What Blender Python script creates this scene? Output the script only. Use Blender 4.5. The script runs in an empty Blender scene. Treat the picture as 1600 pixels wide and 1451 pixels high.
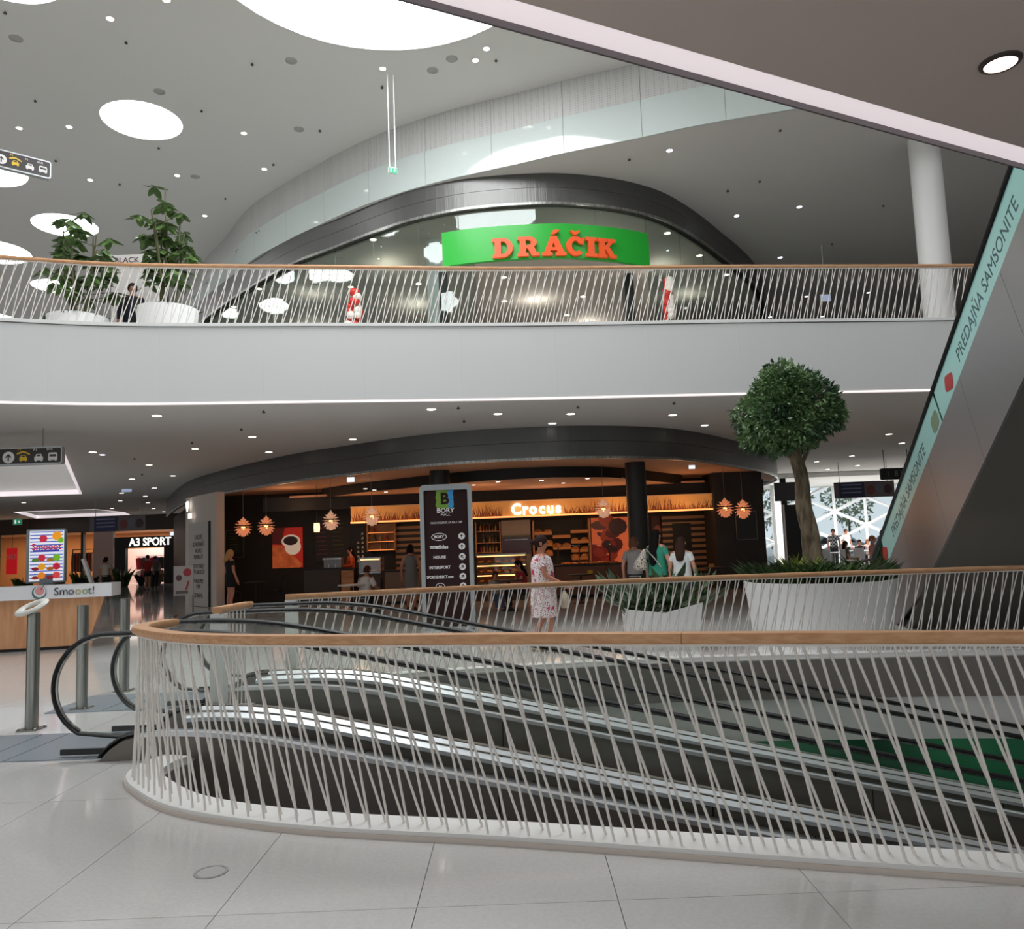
import bpy, bmesh, math, random
from math import sin, cos, pi, tan, atan2, sqrt, radians
from mathutils import Vector, Matrix
from mathutils.geometry import tessellate_polygon, delaunay_2d_cdt
random.seed(7)
SC = bpy.context.scene
COL = SC.collection

# ---------------------------------------------------------------- camera
FPX, CX, CY, RHO, EYE = 1250.0, 800.0, 725.5, 0.038, Vector((0, 0, 1.6))
TH = math.atan(124.5 / FPX)
FW = Vector((0, cos(TH), sin(TH)))
_U0 = Vector((0, -sin(TH), cos(TH)))
RT = Vector((1, 0, 0)) * cos(RHO) - _U0 * sin(RHO)
UP = Vector((1, 0, 0)) * sin(RHO) + _U0 * cos(RHO)
cam = bpy.data.cameras.new('camera')
cam.sensor_width = 36.0
cam.sensor_fit = 'HORIZONTAL'
cam.lens = 36.0 * FPX / 1600.0
cam.clip_start, cam.clip_end = 0.05, 400
camo = bpy.data.objects.new('camera', cam)
COL.objects.link(camo)
camo.matrix_world = Matrix(((RT.x, UP.x, -FW.x, 0), (RT.y, UP.y, -FW.y, 0), (RT.z, UP.z, -FW.z, 1.6), (0, 0, 0, 1)))
SC.camera = camo

# ---------------------------------------------------------------- world, exposure
w = bpy.data.worlds.new('world')
SC.world = w
w.use_nodes = True
w.node_tree.nodes['Background'].inputs[0].default_value = (0.93, 0.97, 1.0, 1)
w.node_tree.nodes['Background'].inputs[1].default_value = 1.0
SC.view_settings.view_transform = 'Standard'
SC.view_settings.look = 'None'
SC.view_settings.exposure = -0.1
SC.view_settings.gamma = 1.0
SC.view_settings.use_curve_mapping = False
SC.cycles.max_bounces = 4
SC.cycles.diffuse_bounces = 3
SC.cycles.glossy_bounces = 2
SC.cycles.transparent_max_bounces = 24
SKY_E = 9.6        # radiance of the daylight discs in the atrium ceiling

# ---------------------------------------------------------------- surveying: a photo pixel (1600x1451) on a known plane
def ray(px, py):
    return FW + RT * ((px - CX) / FPX) - UP * ((py - CY) / FPX)
def atz(px, py, z):
    d = ray(px, py)
    return EYE + d * ((z - EYE.z) / d.z)
def aty(px, py, Y):
    d = ray(px, py)
    return EYE + d * (Y / d.y)

# ---------------------------------------------------------------- materials
def lin(c):
    return tuple(((v / 12.92) if v <= 0.04045 else ((v + 0.055) / 1.055) ** 2.4) for v in (c[0] / 255, c[1] / 255, c[2] / 255)) + (1.0,)
MATS = {}
def mat(name, rgb, rough=0.5, metal=0.0, spec=0.5, emit=None, estr=0.0):
    if name in MATS:
        return MATS[name]
    m = bpy.data.materials.new(name)
    m.use_nodes = True
    b = m.node_tree.nodes['Principled BSDF']
    c = lin(rgb)
    b.inputs['Base Color'].default_value = c
    b.inputs['Roughness'].default_value = rough
    b.inputs['Metallic'].default_value = metal
    b.inputs['Specular IOR Level'].default_value = spec
    if emit is not None:
        b.inputs['Emission Color'].default_value = lin(emit)
        b.inputs['Emission Strength'].default_value = estr
    m.diffuse_color = c
    MATS[name] = m
    return m
def nd(m, t, **kw):
    n = m.node_tree.nodes.new(t)
    for k, v in kw.items():
        setattr(n, k, v)
    return n
def lk(m, a, b):
    m.node_tree.links.new(a, b)
def bsdf(m):
    return m.node_tree.nodes['Principled BSDF']
def noisy(m, rgb1, rgb2, scale=5.0, detail=4.0, bump=0.0, stretch=None, lo=0.35, hi=0.65, coord='Object', bscale=None):
    """two-tone noise colour and optional fine relief"""
    tc = nd(m, 'ShaderNodeTexCoord')
    src = tc.outputs[coord]
    if stretch:
        mp = nd(m, 'ShaderNodeMapping')
        mp.inputs['Scale'].default_value = stretch
        lk(m, src, mp.inputs[0]); src = mp.outputs[0]
    n = nd(m, 'ShaderNodeTexNoise')
    n.inputs['Scale'].default_value = scale
    n.inputs['Detail'].default_value = detail
    lk(m, src, n.inputs['Vector'])
    r = nd(m, 'ShaderNodeValToRGB')
    r.color_ramp.elements[0].position, r.color_ramp.elements[1].position = lo, hi
    r.color_ramp.elements[0].color, r.color_ramp.elements[1].color = lin(rgb1), lin(rgb2)
    lk(m, n.outputs['Fac'], r.inputs[0])
    lk(m, r.outputs[0], bsdf(m).inputs['Base Color'])
    if bump:
        bp = nd(m, 'ShaderNodeBump')
        bp.inputs['Strength'].default_value = bump
        bp.inputs['Distance'].default_value = 0.01
        lk(m, n.outputs['Fac'], bp.inputs['Height'])
        lk(m, bp.outputs[0], bsdf(m).inputs['Normal'])
    return m
def glassy(name, tint, refl=0.08, rough=0.02, back=0.45):
    """clear pane: tinted see-through plus mirror reflection that grows at grazing angles"""
    m = bpy.data.materials.new(name)
    m.use_nodes = True
    nt = m.node_tree
    nt.nodes.remove(bsdf(m))
    out = nt.nodes['Material Output']
    t = nd(m, 'ShaderNodeBsdfTransparent'); t.inputs[0].default_value = lin(tint)
    g = nd(m, 'ShaderNodeBsdfGlossy'); g.inputs['Roughness'].default_value = rough
    g.inputs[0].default_value = (0.9, 0.95, 0.93, 1)
    lw = nd(m, 'ShaderNodeLayerWeight'); lw.inputs[0].default_value = 0.25
    mr = nd(m, 'ShaderNodeMapRange')
    mr.inputs['To Min'].default_value = refl; mr.inputs['To Max'].default_value = back
    lk(m, lw.outputs['Fresnel'], mr.inputs[0])
    mx = nd(m, 'ShaderNodeMixShader')
    lk(m, mr.outputs[0], mx.inputs[0]); lk(m, t.outputs[0], mx.inputs[1]); lk(m, g.outputs[0], mx.inputs[2])
    lk(m, mx.outputs[0], out.inputs[0])
    MATS[name] = m
    return m
def emis(name, rgb, s):
    if name in MATS:
        return MATS[name]
    m = mat(name, rgb, 0.6, emit=rgb, estr=s)
    return m

WHITE = mat('white_paint', (236, 236, 233), 0.45)
CEIL = mat('ceiling_plaster', (222, 221, 217), 0.85, spec=0.2)
CEILG = mat('gallery_ceiling_plaster', (214, 211, 207), 0.85, spec=0.2)
FASCIA = mat('fascia_plaster', (216, 217, 216), 0.6)
PERF = mat('perforated_metal', (205, 205, 200), 0.5)
BAND = mat('dark_metal_band', (104, 104, 102), 0.38, 0.75)
WOOD = noisy(mat('beech_wood', (214, 164, 120), 0.42), (204, 150, 106), (222, 174, 130), 3.0, 5, stretch=(1, 14, 14))
BALU = mat('white_lacquered_rod', (240, 235, 228), 0.4)
STEEL = noisy(mat('brushed_steel', (150, 150, 146), 0.32, 0.9), (128, 128, 124), (172, 172, 168), 30, 3, stretch=(1, 1, 0.05))
DECK = mat('bright_steel_deck', (222, 225, 230), 0.3, 0.35)
CLAD = mat('dark_steel_cladding', (122, 117, 110), 0.42, 0.12)
ESCP = mat('grey_steel_panel', (146, 146, 146), 0.4, 0.45)
RUBBER = mat('black_rubber', (26, 27, 28), 0.45)
BLACK = mat('black_paint', (16, 15, 14), 0.6)
DARK = mat('dark_board', (38, 32, 30), 0.6)
LED = emis('led_strip', (255, 240, 243), 2.6)
LEDT = emis('led_thin_strip', (255, 242, 240), 1.0)
SKY = emis('daylight_disc', (250, 252, 255), SKY_E)
LAMP = emis('downlight_lens', (255, 246, 232), 5.0)
LAMPB = emis('cool_downlight_lens', (238, 242, 255), 5.0)
GLASS = glassy('clear_glass', (254, 255, 254), 0.008, 0.01, 0.16)
GLASSG = glassy('green_glass', (188, 222, 214), 0.06, 0.01, 0.45)
GLASSM = glassy('mirror_glass', (228, 234, 232), 0.05, 0.01, 0.5)
GLASSW = glassy('window_glass', (240, 246, 248), 0.04, 0.01, 0.3)

# ---------------------------------------------------------------- mesh helpers
class MB:
    def __init__(s):
        s.v = []; s.f = []; s.m = []; s.uv = {}
    def add(s, vs, fs, mi=0):
        o = len(s.v)
        s.v += [tuple(x) for x in vs]
        for f in fs:
            s.f.append(tuple(i + o for i in f)); s.m.append(mi)
        return s
    def box(s, c, d, rz=0.0, mi=0, M=None):
        x, y, z = d[0] / 2, d[1] / 2, d[2] / 2
        R = Matrix.Rotation(rz, 3, 'Z') if M is None else M
        vs = [Vector(c) + R @ Vector((a * x, b * y, e * z)) for a, b, e in
              ((-1, -1, -1), (1, -1, -1), (1, 1, -1), (-1, 1, -1), (-1, -1, 1), (1, -1, 1), (1, 1, 1), (-1, 1, 1))]
        return s.add(vs, [(0, 3, 2, 1), (4, 5, 6, 7), (0, 1, 5, 4), (1, 2, 6, 5), (2, 3, 7, 6), (3, 0, 4, 7)], mi)
    def tube(s, pts, r, n=8, mi=0, closed=False, caps=True, flat=None):
        """round (or flat=(w,h) oval) tube along pts; r number or list"""
        pts = [Vector(p) for p in pts]
        k = len(pts)
        rr = r if isinstance(r, (list, tuple)) else [r] * k
        rings = []
        prev = None
        for i, p in enumerate(pts):
            if closed:
                t = pts[(i + 1) % k] - pts[i - 1]
            else:
                t = pts[min(i + 1, k - 1)] - pts[max(i - 1, 0)]
            t.normalize()
            ref = Vector((0, 0, 1)) if abs(t.z) < 0.95 else Vector((1, 0, 0))
            if prev is not None:
                a = (prev - t * prev.dot(t))
                a = a.normalized() if a.length > 1e-6 else t.cross(ref).normalized()
            else:
                a = t.cross(ref).normalized()
            prev = a
            b = a.cross(t)
            sx, sy = flat if flat else (1, 1)
            rings.append([p + a * (cos(2 * pi * j / n) * rr[i] * sx) + b * (sin(2 * pi * j / n) * rr[i] * sy) for j in range(n)])
        vs = [v for rg in rings for v in rg]
        fs = []
        for i in range(k if closed else k - 1):
            for j in range(n):
                a0, a1 = i * n + j, i * n + (j + 1) % n
                b0, b1 = ((i + 1) % k) * n + j, ((i + 1) % k) * n + (j + 1) % n
                fs.append((a0, a1, b1, b0))
        if caps and not closed:
            fs.append(tuple(range(n - 1, -1, -1)))
            fs.append(tuple((k - 1) * n + j for j in range(n)))
        return s.add(vs, fs, mi)
    def cyl(s, p0, p1, r0, r1=None, n=16, mi=0):
        return s.tube([p0, p1], [r0, r0 if r1 is None else r1], n, mi)
    def lathe(s, prof, c=(0, 0, 0), n=24, mi=0, sx=1, sy=1, caps=True):
        """prof: (r, z) from bottom to top"""
        vs = []
        for r, z in prof:
            for j in range(n):
                a = 2 * pi * j / n
                vs.append((c[0] + cos(a) * r * sx, c[1] + sin(a) * r * sy, c[2] + z))
        fs = []
        for i in range(len(prof) - 1):
            for j in range(n):
                fs.append((i * n + j, i * n + (j + 1) % n, (i + 1) * n + (j + 1) % n, (i + 1) * n + j))
        if caps:
            fs.append(tuple(range(n - 1, -1, -1)))
            fs.append(tuple((len(prof) - 1) * n + j for j in range(n)))
        return s.add(vs, fs, mi)
    def prism(s, poly, z0, z1, holes=(), mi=0, sides=True):
        """horizontal slab with holes"""
        loops = [[Vector((x, y, 0)) for x, y in poly]] + [[Vector((x, y, 0)) for x, y in h] for h in holes]
        flat = [v for l in loops for v in l]
        tri = tessellate_polygon(loops)
        nv = len(flat)
        vs = [(v.x, v.y, z0) for v in flat] + [(v.x, v.y, z1) for v in flat]
        fs = []
        for t in tri:
            a, b, c = flat[t[0]], flat[t[1]], flat[t[2]]
            up = (b - a).cross(c - a).z > 0
            t = tuple(t) if up else tuple(reversed(t))
            fs.append(tuple(i + nv for i in t)); fs.append(tuple(reversed(t)))
        if sides:
            o = 0
            for l in loops:
                k = len(l)
                for i in range(k):
                    a, b = o + i, o + (i + 1) % k
                    fs.append((a, b, b + nv, a + nv))
                o += k
        return s.add(vs, fs, mi)
    def shape(s, poly, depth, M, mi=0, holes=()):
        """2-D outline (x,z) extruded by depth along local -y..0, placed by matrix M"""
        t = MB(); t.prism(poly, 0, depth, holes)
        R = Matrix(((1, 0, 0, 0), (0, 0, -1, 0), (0, 1, 0, 0), (0, 0, 0, 1)))
        return s.add([M @ (R @ Vector(v)) for v in t.v], t.f, mi)
    def wall(s, path, z0, z1, th=0.1, mi=0, closed=False):
        """vertical strip along a plan path, thickness th to the left of travel; z0/z1 number or per-point list"""
        P = [Vector((p[0], p[1])) for p in path]
        k = len(P)
        Z0 = z0 if isinstance(z0, (list, tuple)) else [z0] * k
        Z1 = z1 if isinstance(z1, (list, tuple)) else [z1] * k
        Q = offset(P, th)
        vs = []
        for i in range(k):
            vs += [(P[i].x, P[i].y, Z0[i]), (P[i].x, P[i].y, Z1[i]), (Q[i][0], Q[i][1], Z1[i]), (Q[i][0], Q[i][1], Z0[i])]
        fs = []
        for i in range(k - 1):
            a, b = i * 4, i * 4 + 4
            for j in range(4):
                fs.append((a + j, a + (j + 1) % 4, b + (j + 1) % 4, b + j))
        fs.append((0, 3, 2, 1)); e = (k - 1) * 4; fs.append((e, e + 1, e + 2, e + 3))
        return s.add(vs, fs, mi)
    def build(s, name, mt, parent=None, smooth=None, kind=None, label=None):
        me = mesh_of(s, name, mt, smooth)
        return place(name, me, parent, kind=kind, label=label)
def mesh_of(s, name, mt, smooth=None):
    me = bpy.data.meshes.new(name)
    me.from_pydata(s.v, [], s.f)
    for m in (mt if isinstance(mt, (list, tuple)) else [mt]):
        me.materials.append(m)
    if any(s.m):
        me.polygons.foreach_set('material_index', s.m)
    bm = bmesh.new(); bm.from_mesh(me)
    bmesh.ops.recalc_face_normals(bm, faces=bm.faces[:])
    bm.to_mesh(me); bm.free()
    if smooth:
        me.polygons.foreach_set('use_smooth', [True] * len(me.polygons))
        try:
            me.set_sharp_from_angle(angle=radians(smooth))
        except Exception:
            pass
    me.update()
    return me
def place(name, me, parent=None, loc=None, kind=None, label=None):
    o = bpy.data.objects.new(name, me)
    COL.objects.link(o)
    if parent is not None:
        o.parent = parent
        # meshes are built in world space under un-rotated empties: keep them where they are
        if loc is None:
            o.matrix_parent_inverse = Matrix.Translation(-parent_loc(parent))
    if loc is not None:
        o.location = loc
    if kind: o['kind'] = kind
    if label: o['label'] = label
    return o
def parent_loc(p):
    # parts that are meshes sit at the world origin, so only an Empty shifts its children
    return Vector(p.location) if (p is not None and p.type == 'EMPTY') else Vector((0, 0, 0))
def empty(name, loc, label=None, cat=None, group=None):
    o = bpy.data.objects.new(name, None)
    COL.objects.link(o)
    o.location = loc
    o.empty_display_size = 0.1
    tag(o, label, cat, group)
    return o
def tag(o, label=None, cat=None, group=None, kind=None):
    if label: o['label'] = label
    if cat: o['category'] = cat
    if group: o['group'] = group
    if kind: o['kind'] = kind
    return o
def struct(o, label=None):
    o['kind'] = 'structure'
    if label: o['label'] = label
    return o
def copy_tree(o, dx, parent=None):
    """copy of a thing and its parts, moved by dx (top level only)"""
    c = o.copy(); COL.objects.link(c)
    if parent is not None:
        c.parent = parent
    else:
        c.location = Vector(o.location) + Vector(dx)
    for ch in list(o.children):
        copy_tree(ch, None, c)
    return c
def offset(P, d):
    """plan path shifted d to the left"""
    k = len(P); out = []
    for i in range(k):
        a, b = P[max(i - 1, 0)], P[min(i + 1, k - 1)]
        t = Vector((b[0] - a[0], b[1] - a[1])).normalized()
        out.append((P[i][0] - t.y * d, P[i][1] + t.x * d))
    return out
def spline(pts, n=8):
    """Catmull-Rom through plan points"""
    P = [Vector(p) for p in pts]
    P = [P[0] * 2 - P[1]] + P + [P[-1] * 2 - P[-2]]
    out = []
    for i in range(1, len(P) - 2):
        for j in range(n):
            t = j / n
            a, b, c, d = P[i - 1], P[i], P[i + 1], P[i + 2]
            out.append(0.5 * ((2 * b) + (c - a) * t + (2 * a - 5 * b + 4 * c - d) * t * t + (3 * b - a - 3 * c + d) * t ** 3))
    out.append(P[-2])
    return out
def resample(P, step):
    P = [Vector(p) for p in P]
    L = [0]
    for a, b in zip(P, P[1:]):
        L.append(L[-1] + (b - a).length)
    n = max(2, int(round(L[-1] / step)) + 1)
    out = []; j = 0
    for i in range(n):
        s = L[-1] * i / (n - 1)
        while j < len(L) - 2 and L[j + 1] < s:
            j += 1
        t = (s - L[j]) / max(L[j + 1] - L[j], 1e-9)
        out.append(P[j].lerp(P[j + 1], t))
    return out
def frame(loc, rz=0.0, tilt=0.0):
    return Matrix.Translation(loc) @ Matrix.Rotation(rz, 4, 'Z') @ Matrix.Rotation(tilt, 4, 'X')
def text(body, loc, size, mt, parent, rz=0.0, name='lettering', extr=0.004, off=0.0, align='CENTER', M=None, xs=1.0, bevel=0.0):
    """flat or raised lettering standing upright, facing local -y"""
    cu = bpy.data.curves.new(name, 'FONT')
    cu.body = body; cu.size = size; cu.extrude = extr; cu.offset = off; cu.align_x = align; cu.align_y = 'CENTER'
    cu.resolution_u = 3
    if bevel:
        cu.bevel_depth = bevel; cu.bevel_resolution = 0
    cu.materials.append(mt)
    o = bpy.data.objects.new(name, cu)
    COL.objects.link(o)
    if M is None:
        M = frame(loc, rz)
    o.parent = parent
    o.matrix_parent_inverse = Matrix.Translation(-parent_loc(parent)) if parent is not None else Matrix()
    o.matrix_basis = M @ Matrix.Rotation(pi / 2, 4, 'X') @ Matrix.Diagonal((xs, 1, 1, 1))
    return o
def circ(r, n=24, cx=0, cy=0, sx=1, sy=1):
    return [(cx + cos(2 * pi * i / n) * r * sx, cy + sin(2 * pi * i / n) * r * sy) for i in range(n)]
def rrect(w, h, r, n=5, cx=0, cy=0):
    out = []
    for k, (sx, sy) in enumerate(((1, 1), (-1, 1), (-1, -1), (1, -1))):
        for i in range(n + 1):
            a = pi / 2 * k + pi / 2 * i / n
            out.append((cx + sx * (w / 2 - r) + cos(a) * r, cy + sy * (h / 2 - r) + sin(a) * r))
    return out
# ================================================================ STRUCTURE
Z1, ZF, Z2, Z3 = 4.3, 5.75, 10.45, 12.2       # gallery soffit, gallery floor, upper ceiling, atrium ceiling
FC = spline([(-16, 9.6), (-12.5, 11.6), (-10.2, 12.85), (-8.66, 13.42), (-6.78, 14.0), (-3.47, 14.47), (0.05, 14.95), (4.39, 15.32), (8.32, 15.72), (13, 16.15), (20, 16.8)], 6)
BC = spline([(-16.5, 38), (-14.0, 33), (-11.6, 28.6), (-9.4, 25.6), (-7.3, 23.2), (-5.8, 21.7), (-4.6, 20.8), (-3.0, 19.6), (-2.0, 19.02), (-0.9, 18.62), (0.3, 18.47), (1.4, 18.5), (2.5, 18.8), (3.43, 19.26), (4.3, 19.95), (5.38, 21.25), (6.4, 22.7), (7.3, 24.0), (8.15, 25.4), (9.0, 27.2), (9.7, 29.5), (10, 33)], 6)
GC = spline([(-26, 52), (-17, 37.6), (-14, 32.6), (-11, 28.2), (-9.37, 26), (-7.8, 23.7), (-6.3, 22.2), (-5.1, 21.15), (-3.95, 20.2), (-2.8, 19.42), (-1.48, 18.72), (-0.4, 18.28), (0.6, 17.9), (1.5, 17.52), (2.95, 17.02), (4.3, 16.52), (6.2, 16), (9, 15.25), (13, 14.2), (22, 12)], 6)
RF = spline([(-2.76, 6.5), (-2.82, 6.3), (-2.8, 6.02), (-2.6, 5.7), (-2.1, 5.22), (-1.24, 4.83), (-0.04, 4.52), (1.26, 4.13), (2.36, 3.8), (3.6, 3.38), (5.4, 2.75)], 8)
RB = spline([(-2.85, 9.95), (-0.87, 10.4), (1.5, 10.68), (3.25, 10.62), (5, 10.45), (6.4, 10.25), (8, 9.95), (10.5, 9.4)], 8)
xy = lambda P: [(p[0], p[1]) for p in P]

# ground floor with the travelator well cut out
well = offset(RF, 0.16) + [(12, 0.6), (12, 9.05)] + list(reversed(offset(RB, -0.13)))
well = well + [(-2.85, 9.75)]
FLT = noisy(mat('terrazzo_floor', (208, 207, 204), 0.14), (204, 203, 200), (213, 212, 209), 45, 3, lo=0.3, hi=0.7)
nz = nd(FLT, 'ShaderNodeTexNoise'); nz.inputs['Scale'].default_value = 1.3; nz.inputs['Detail'].default_value = 3
tcn = nd(FLT, 'ShaderNodeTexCoord'); lk(FLT, tcn.outputs['Object'], nz.inputs['Vector'])
mrr = nd(FLT, 'ShaderNodeMapRange'); mrr.inputs['To Min'].default_value = 0.04; mrr.inputs['To Max'].default_value = 0.11
lk(FLT, nz.outputs['Fac'], mrr.inputs[0]); lk(FLT, mrr.outputs[0], bsdf(FLT).inputs['Roughness'])
JOINT = mat('floor_joint', (132, 128, 122), 0.6)
# beyond the single tiles the far floor keeps its joints as material
FLB = mat('far_terrazzo', (208, 207, 204), 0.06)
bt = nd(FLB, 'ShaderNodeTexBrick')
bt.offset = 0.0; bt.inputs['Scale'].default_value = 1.0; bt.inputs['Brick Width'].default_value = 0.9
bt.inputs['Row Height'].default_value = 1.8; bt.inputs['Mortar Size'].default_value = 0.006
bt.inputs['Color1'].default_value = lin((206, 205, 202)); bt.inputs['Color2'].default_value = lin((211, 210, 207)); bt.inputs['Mortar'].default_value = lin((140, 136, 130))
tcb = nd(FLB, 'ShaderNodeTexCoord'); mpb = nd(FLB, 'ShaderNodeMapping'); mpb.inputs['Location'].default_value = (0.5, -0.1, 0)
lk(FLB, tcb.outputs['Object'], mpb.inputs[0]); lk(FLB, mpb.outputs[0], bt.inputs['Vector']); lk(FLB, bt.outputs['Color'], bsdf(FLB).inputs['Base Color'])
floor = struct(MB().prism([(-70, -14), (36, -14), (36, 43.6), (12, 43.6), (12, 70), (-70, 70)], -0.5, -0.012, [well]).build('floor', [JOINT]), 'polished pale grey terrazzo mall floor')
TX0, TX1, TY0, TY1 = -14.0, 13.0, -1.65, 19.95
# far floor ring around the tiled part
MB().prism([(-70, -14), (36, -14), (36, 43.6), (12, 43.6), (12, 70), (-70, 70)], -0.012, 0.0, [[(TX0, TY0), (TX1, TY0), (TX1, TY1), (TX0, TY1)]]).build('floor_surface', FLB, floor)
tile_cache = MB().box((0, 0, -0.005), (0.896, 1.796, 0.014))
tile_me = mesh_of(tile_cache, 'tile', FLT)
wv = [Vector(p) for p in well]
def pinp(x, y, poly):
    c = False; j = len(poly) - 1
    for i in range(len(poly)):
        a, b = poly[i], poly[j]
        if (a[1] > y) != (b[1] > y) and x < (b[0] - a[0]) * (y - a[1]) / (b[1] - a[1]) + a[0]:
            c = not c
        j = i
    return c
nxt, nyt = int(round((TX1 - TX0) / 0.9)), int(round((TY1 - TY0) / 1.8))
edge_pts = resample([Vector((p[0], p[1], 0)) for p in well] + [Vector((well[0][0], well[0][1], 0))], 0.12)
for i in range(nxt):
    for j in range(nyt):
        x0, y0 = TX0 + i * 0.9, TY0 + j * 1.8
        if y0 < 1.8 and j > 0 and False: continue
        x1, y1 = x0 + 0.9, y0 + 1.8
        cut = any(x0 - .02 < p.x < x1 + .02 and y0 - .02 < p.y < y1 + .02 for p in edge_pts)
        if not cut:
            if pinp((x0 + x1) / 2, (y0 + y1) / 2, well): continue
            place('tile', tile_me, floor, loc=((x0 + x1) / 2, (y0 + y1) / 2, 0))
        else:
            rect = [Vector((x0 + .002, y0 + .002)), Vector((x1 - .002, y0 + .002)), Vector((x1 - .002, y1 - .002)), Vector((x0 + .002, y1 - .002))]
            vs = rect + wv
            r = delaunay_2d_cdt(vs, [], [[0, 1, 2, 3], list(range(4, 4 + len(wv)))], 1, 1e-6)
            vo, fo, forig = r[0], r[2], r[5]
            keep = [f for f, og in zip(fo, forig) if 0 in og and 1 not in og]
            if not keep: continue
            mb = MB()
            used = sorted({q for f in keep for q in f}); ix = {q: k for k, q in enumerate(used)}
            n = len(used)
            ed = {}
            for f in keep:
                for a, b in zip(f, list(f[1:]) + [f[0]]):
                    ed[(a, b)] = True
            side = [(ix[a], ix[b], ix[b] + n, ix[a] + n) for a, b in ed if (b, a) not in ed]
            mb.add([(vo[q].x, vo[q].y, -0.012) for q in used] + [(vo[q].x, vo[q].y, 0.002) for q in used], [tuple(ix[q] + n for q in f) for f in keep] + side)
            mb.build('tile', FLT, floor)

# walls of the well and the level below
WELLW = mat('well_wall_paint', (242, 243, 240), 0.6)
GREEN = noisy(mat('lower_green_wall', (14, 84, 52), 0.5), (10, 70, 44), (18, 96, 60), 0.8, 2)
LOWD = mat('lower_level_dark', (44, 46, 44), 0.5)
rbb = offset(RB, -0.10)
struct(MB().wall(rbb, -1.02, -0.03, 0.2).build('wall_well_edge_back', WELLW), 'pale slab edge under the rear railing of the well')
rff = offset(RF, 0.13)
struct(MB().wall(rff, -1.02, -0.03, -0.2).build('wall_well_edge_front', WELLW))
struct(MB().box((4.5, 7, -5.6), (40, 22, 0.2)).build('floor_lower_level', LOWD))
struct(MB().box((8, 11.6, -3.3), (30, 0.2, 4.5)).build('wall_lower_green', GREEN), 'dark green wall on the level below')
struct(MB().box((8, 2.0, -3.3), (30, 0.2, 4.5)).build('wall_lower_near', LOWD))
struct(MB().box((-3.6, 7, -3.3), (0.2, 10, 4.5)).build('wall_lower_left', LOWD))
def lower_fill(x, y, e):  # added fill that brightens the green wall, no known fitting
    l = bpy.data.lights.new('lower_fill_light', 'AREA'); l.shape = 'RECTANGLE'; l.size, l.size_y = 3.0, 0.6; l.energy = e
    o = bpy.data.objects.new('lower_fill_light', l); COL.objects.link(o); o.location = (x, y, -1.1)
lower_fill(7.0, 11.0, 12); lower_fill(11.5, 11.0, 12); lower_fill(3, 11.0, 8)
struct(MB().box((17, 6.5, -2.85), (0.2, 11, 5.6)).build('wall_lower_right', LOWD))

# far gallery: slab, fascia, glowing edge, openings in its floor
hole1 = [xy([atz(98, 700, Z1)])[0], xy([atz(128, 771, Z1)])[0], (-23.5, 31.8), (-19.5, 17.2)]
hole2 = [(-29.4, 49.2), (-26.4, 42.2), (-22.3, 42.6), (-22.6, 46.5), (-23.6, 49.2)]
gal = xy(FC) + [(36, 17), (36, 43.4), (12, 43.4), (12, 60), (-70, 60), (-70, 9.6)]
struct(MB().prism(gal, Z1, ZF - 0.1, [hole1, hole2]).build('ceiling_ground_level', CEILG), 'plain grey plaster soffit under the far gallery')
struct(MB().prism(gal, ZF - 0.1, ZF, [hole1, hole2]).build('floor_gallery', FLB))
fas = struct(MB().wall(offset(FC, -0.02), Z1 + 0.05, ZF + 0.02, -0.06).build('wall_gallery_fascia', JOINT), 'long white fascia of the far gallery')
fp = resample([Vector((p[0], p[1], 0)) for p in offset(FC, -0.075)], 0.2)
SEG = 9
for i in range(0, len(fp) - SEG, SEG):            # smooth plaster boards with hairline joints
    q = fp[i:i + SEG + 1]
    q = [(p.x, p.y) for p in q]
    d = Vector((q[1][0] - q[0][0], q[1][1] - q[0][1])).normalized() * 0.0006
    q[0] = (q[0][0] + d.x, q[0][1] + d.y); q[-1] = (q[-1][0] - d.x, q[-1][1] - d.y)
    MB().wall(q, Z1 + 0.045, ZF - 0.045, -0.02).build('fascia_panel', FASCIA, fas)
MB().wall(offset(FC, -0.09), ZF - 0.03, ZF + 0.03, -0.03).build('capping', WHITE, fas)
ls = MB().wall(offset(FC, -0.05), Z1 + 0.004, Z1 + 0.036, -0.05).build('light_strip', LEDT)
tag(ls, 'thin glowing strip along the bottom edge of the far gallery', 'light strip')
for k, h in enumerate((hole1, hole2)):
    h3 = [Vector((a, b, 0)) for a, b in h]
    c = sum(h3, Vector()) / len(h3)
    hh = [(c + (p - c) * 0.998) for p in h3]; hh.append(hh[0])
    hp = xy(hh)
    mb = MB()
    hi = xy([(c + (p - c) * 0.975) for p in h3])
    mb.prism(xy(h3), Z1 - 0.02, Z1 + 0.16, [hi])
    o = mb.build('light_strip', mat('lit_cove', (238, 226, 228), 0.7, emit=(246, 234, 238), estr=0.72))
    tag(o, ('pinkish glowing edge of the ceiling opening behind the hanging sign', 'thin glowing edge of the distant ceiling opening above the banner')[k], 'light strip')

# upper ceiling (over the shops), atrium ceiling, drop between them
upc = xy(GC) + [(36, 10), (36, 43.4), (12, 43.4), (12, 56), (-26, 56)]
struct(MB().prism(upc, Z2, Z2 + 0.2).build('ceiling_upper_gallery', CEILG), 'smooth grey soffit above the upper shops')
drop = struct(MB().wall(offset(GC, 0.03), Z2 + 0.2, Z3, 0.1).build('wall_atrium_drop', WHITE), 'curved drop below the atrium ceiling')
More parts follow.
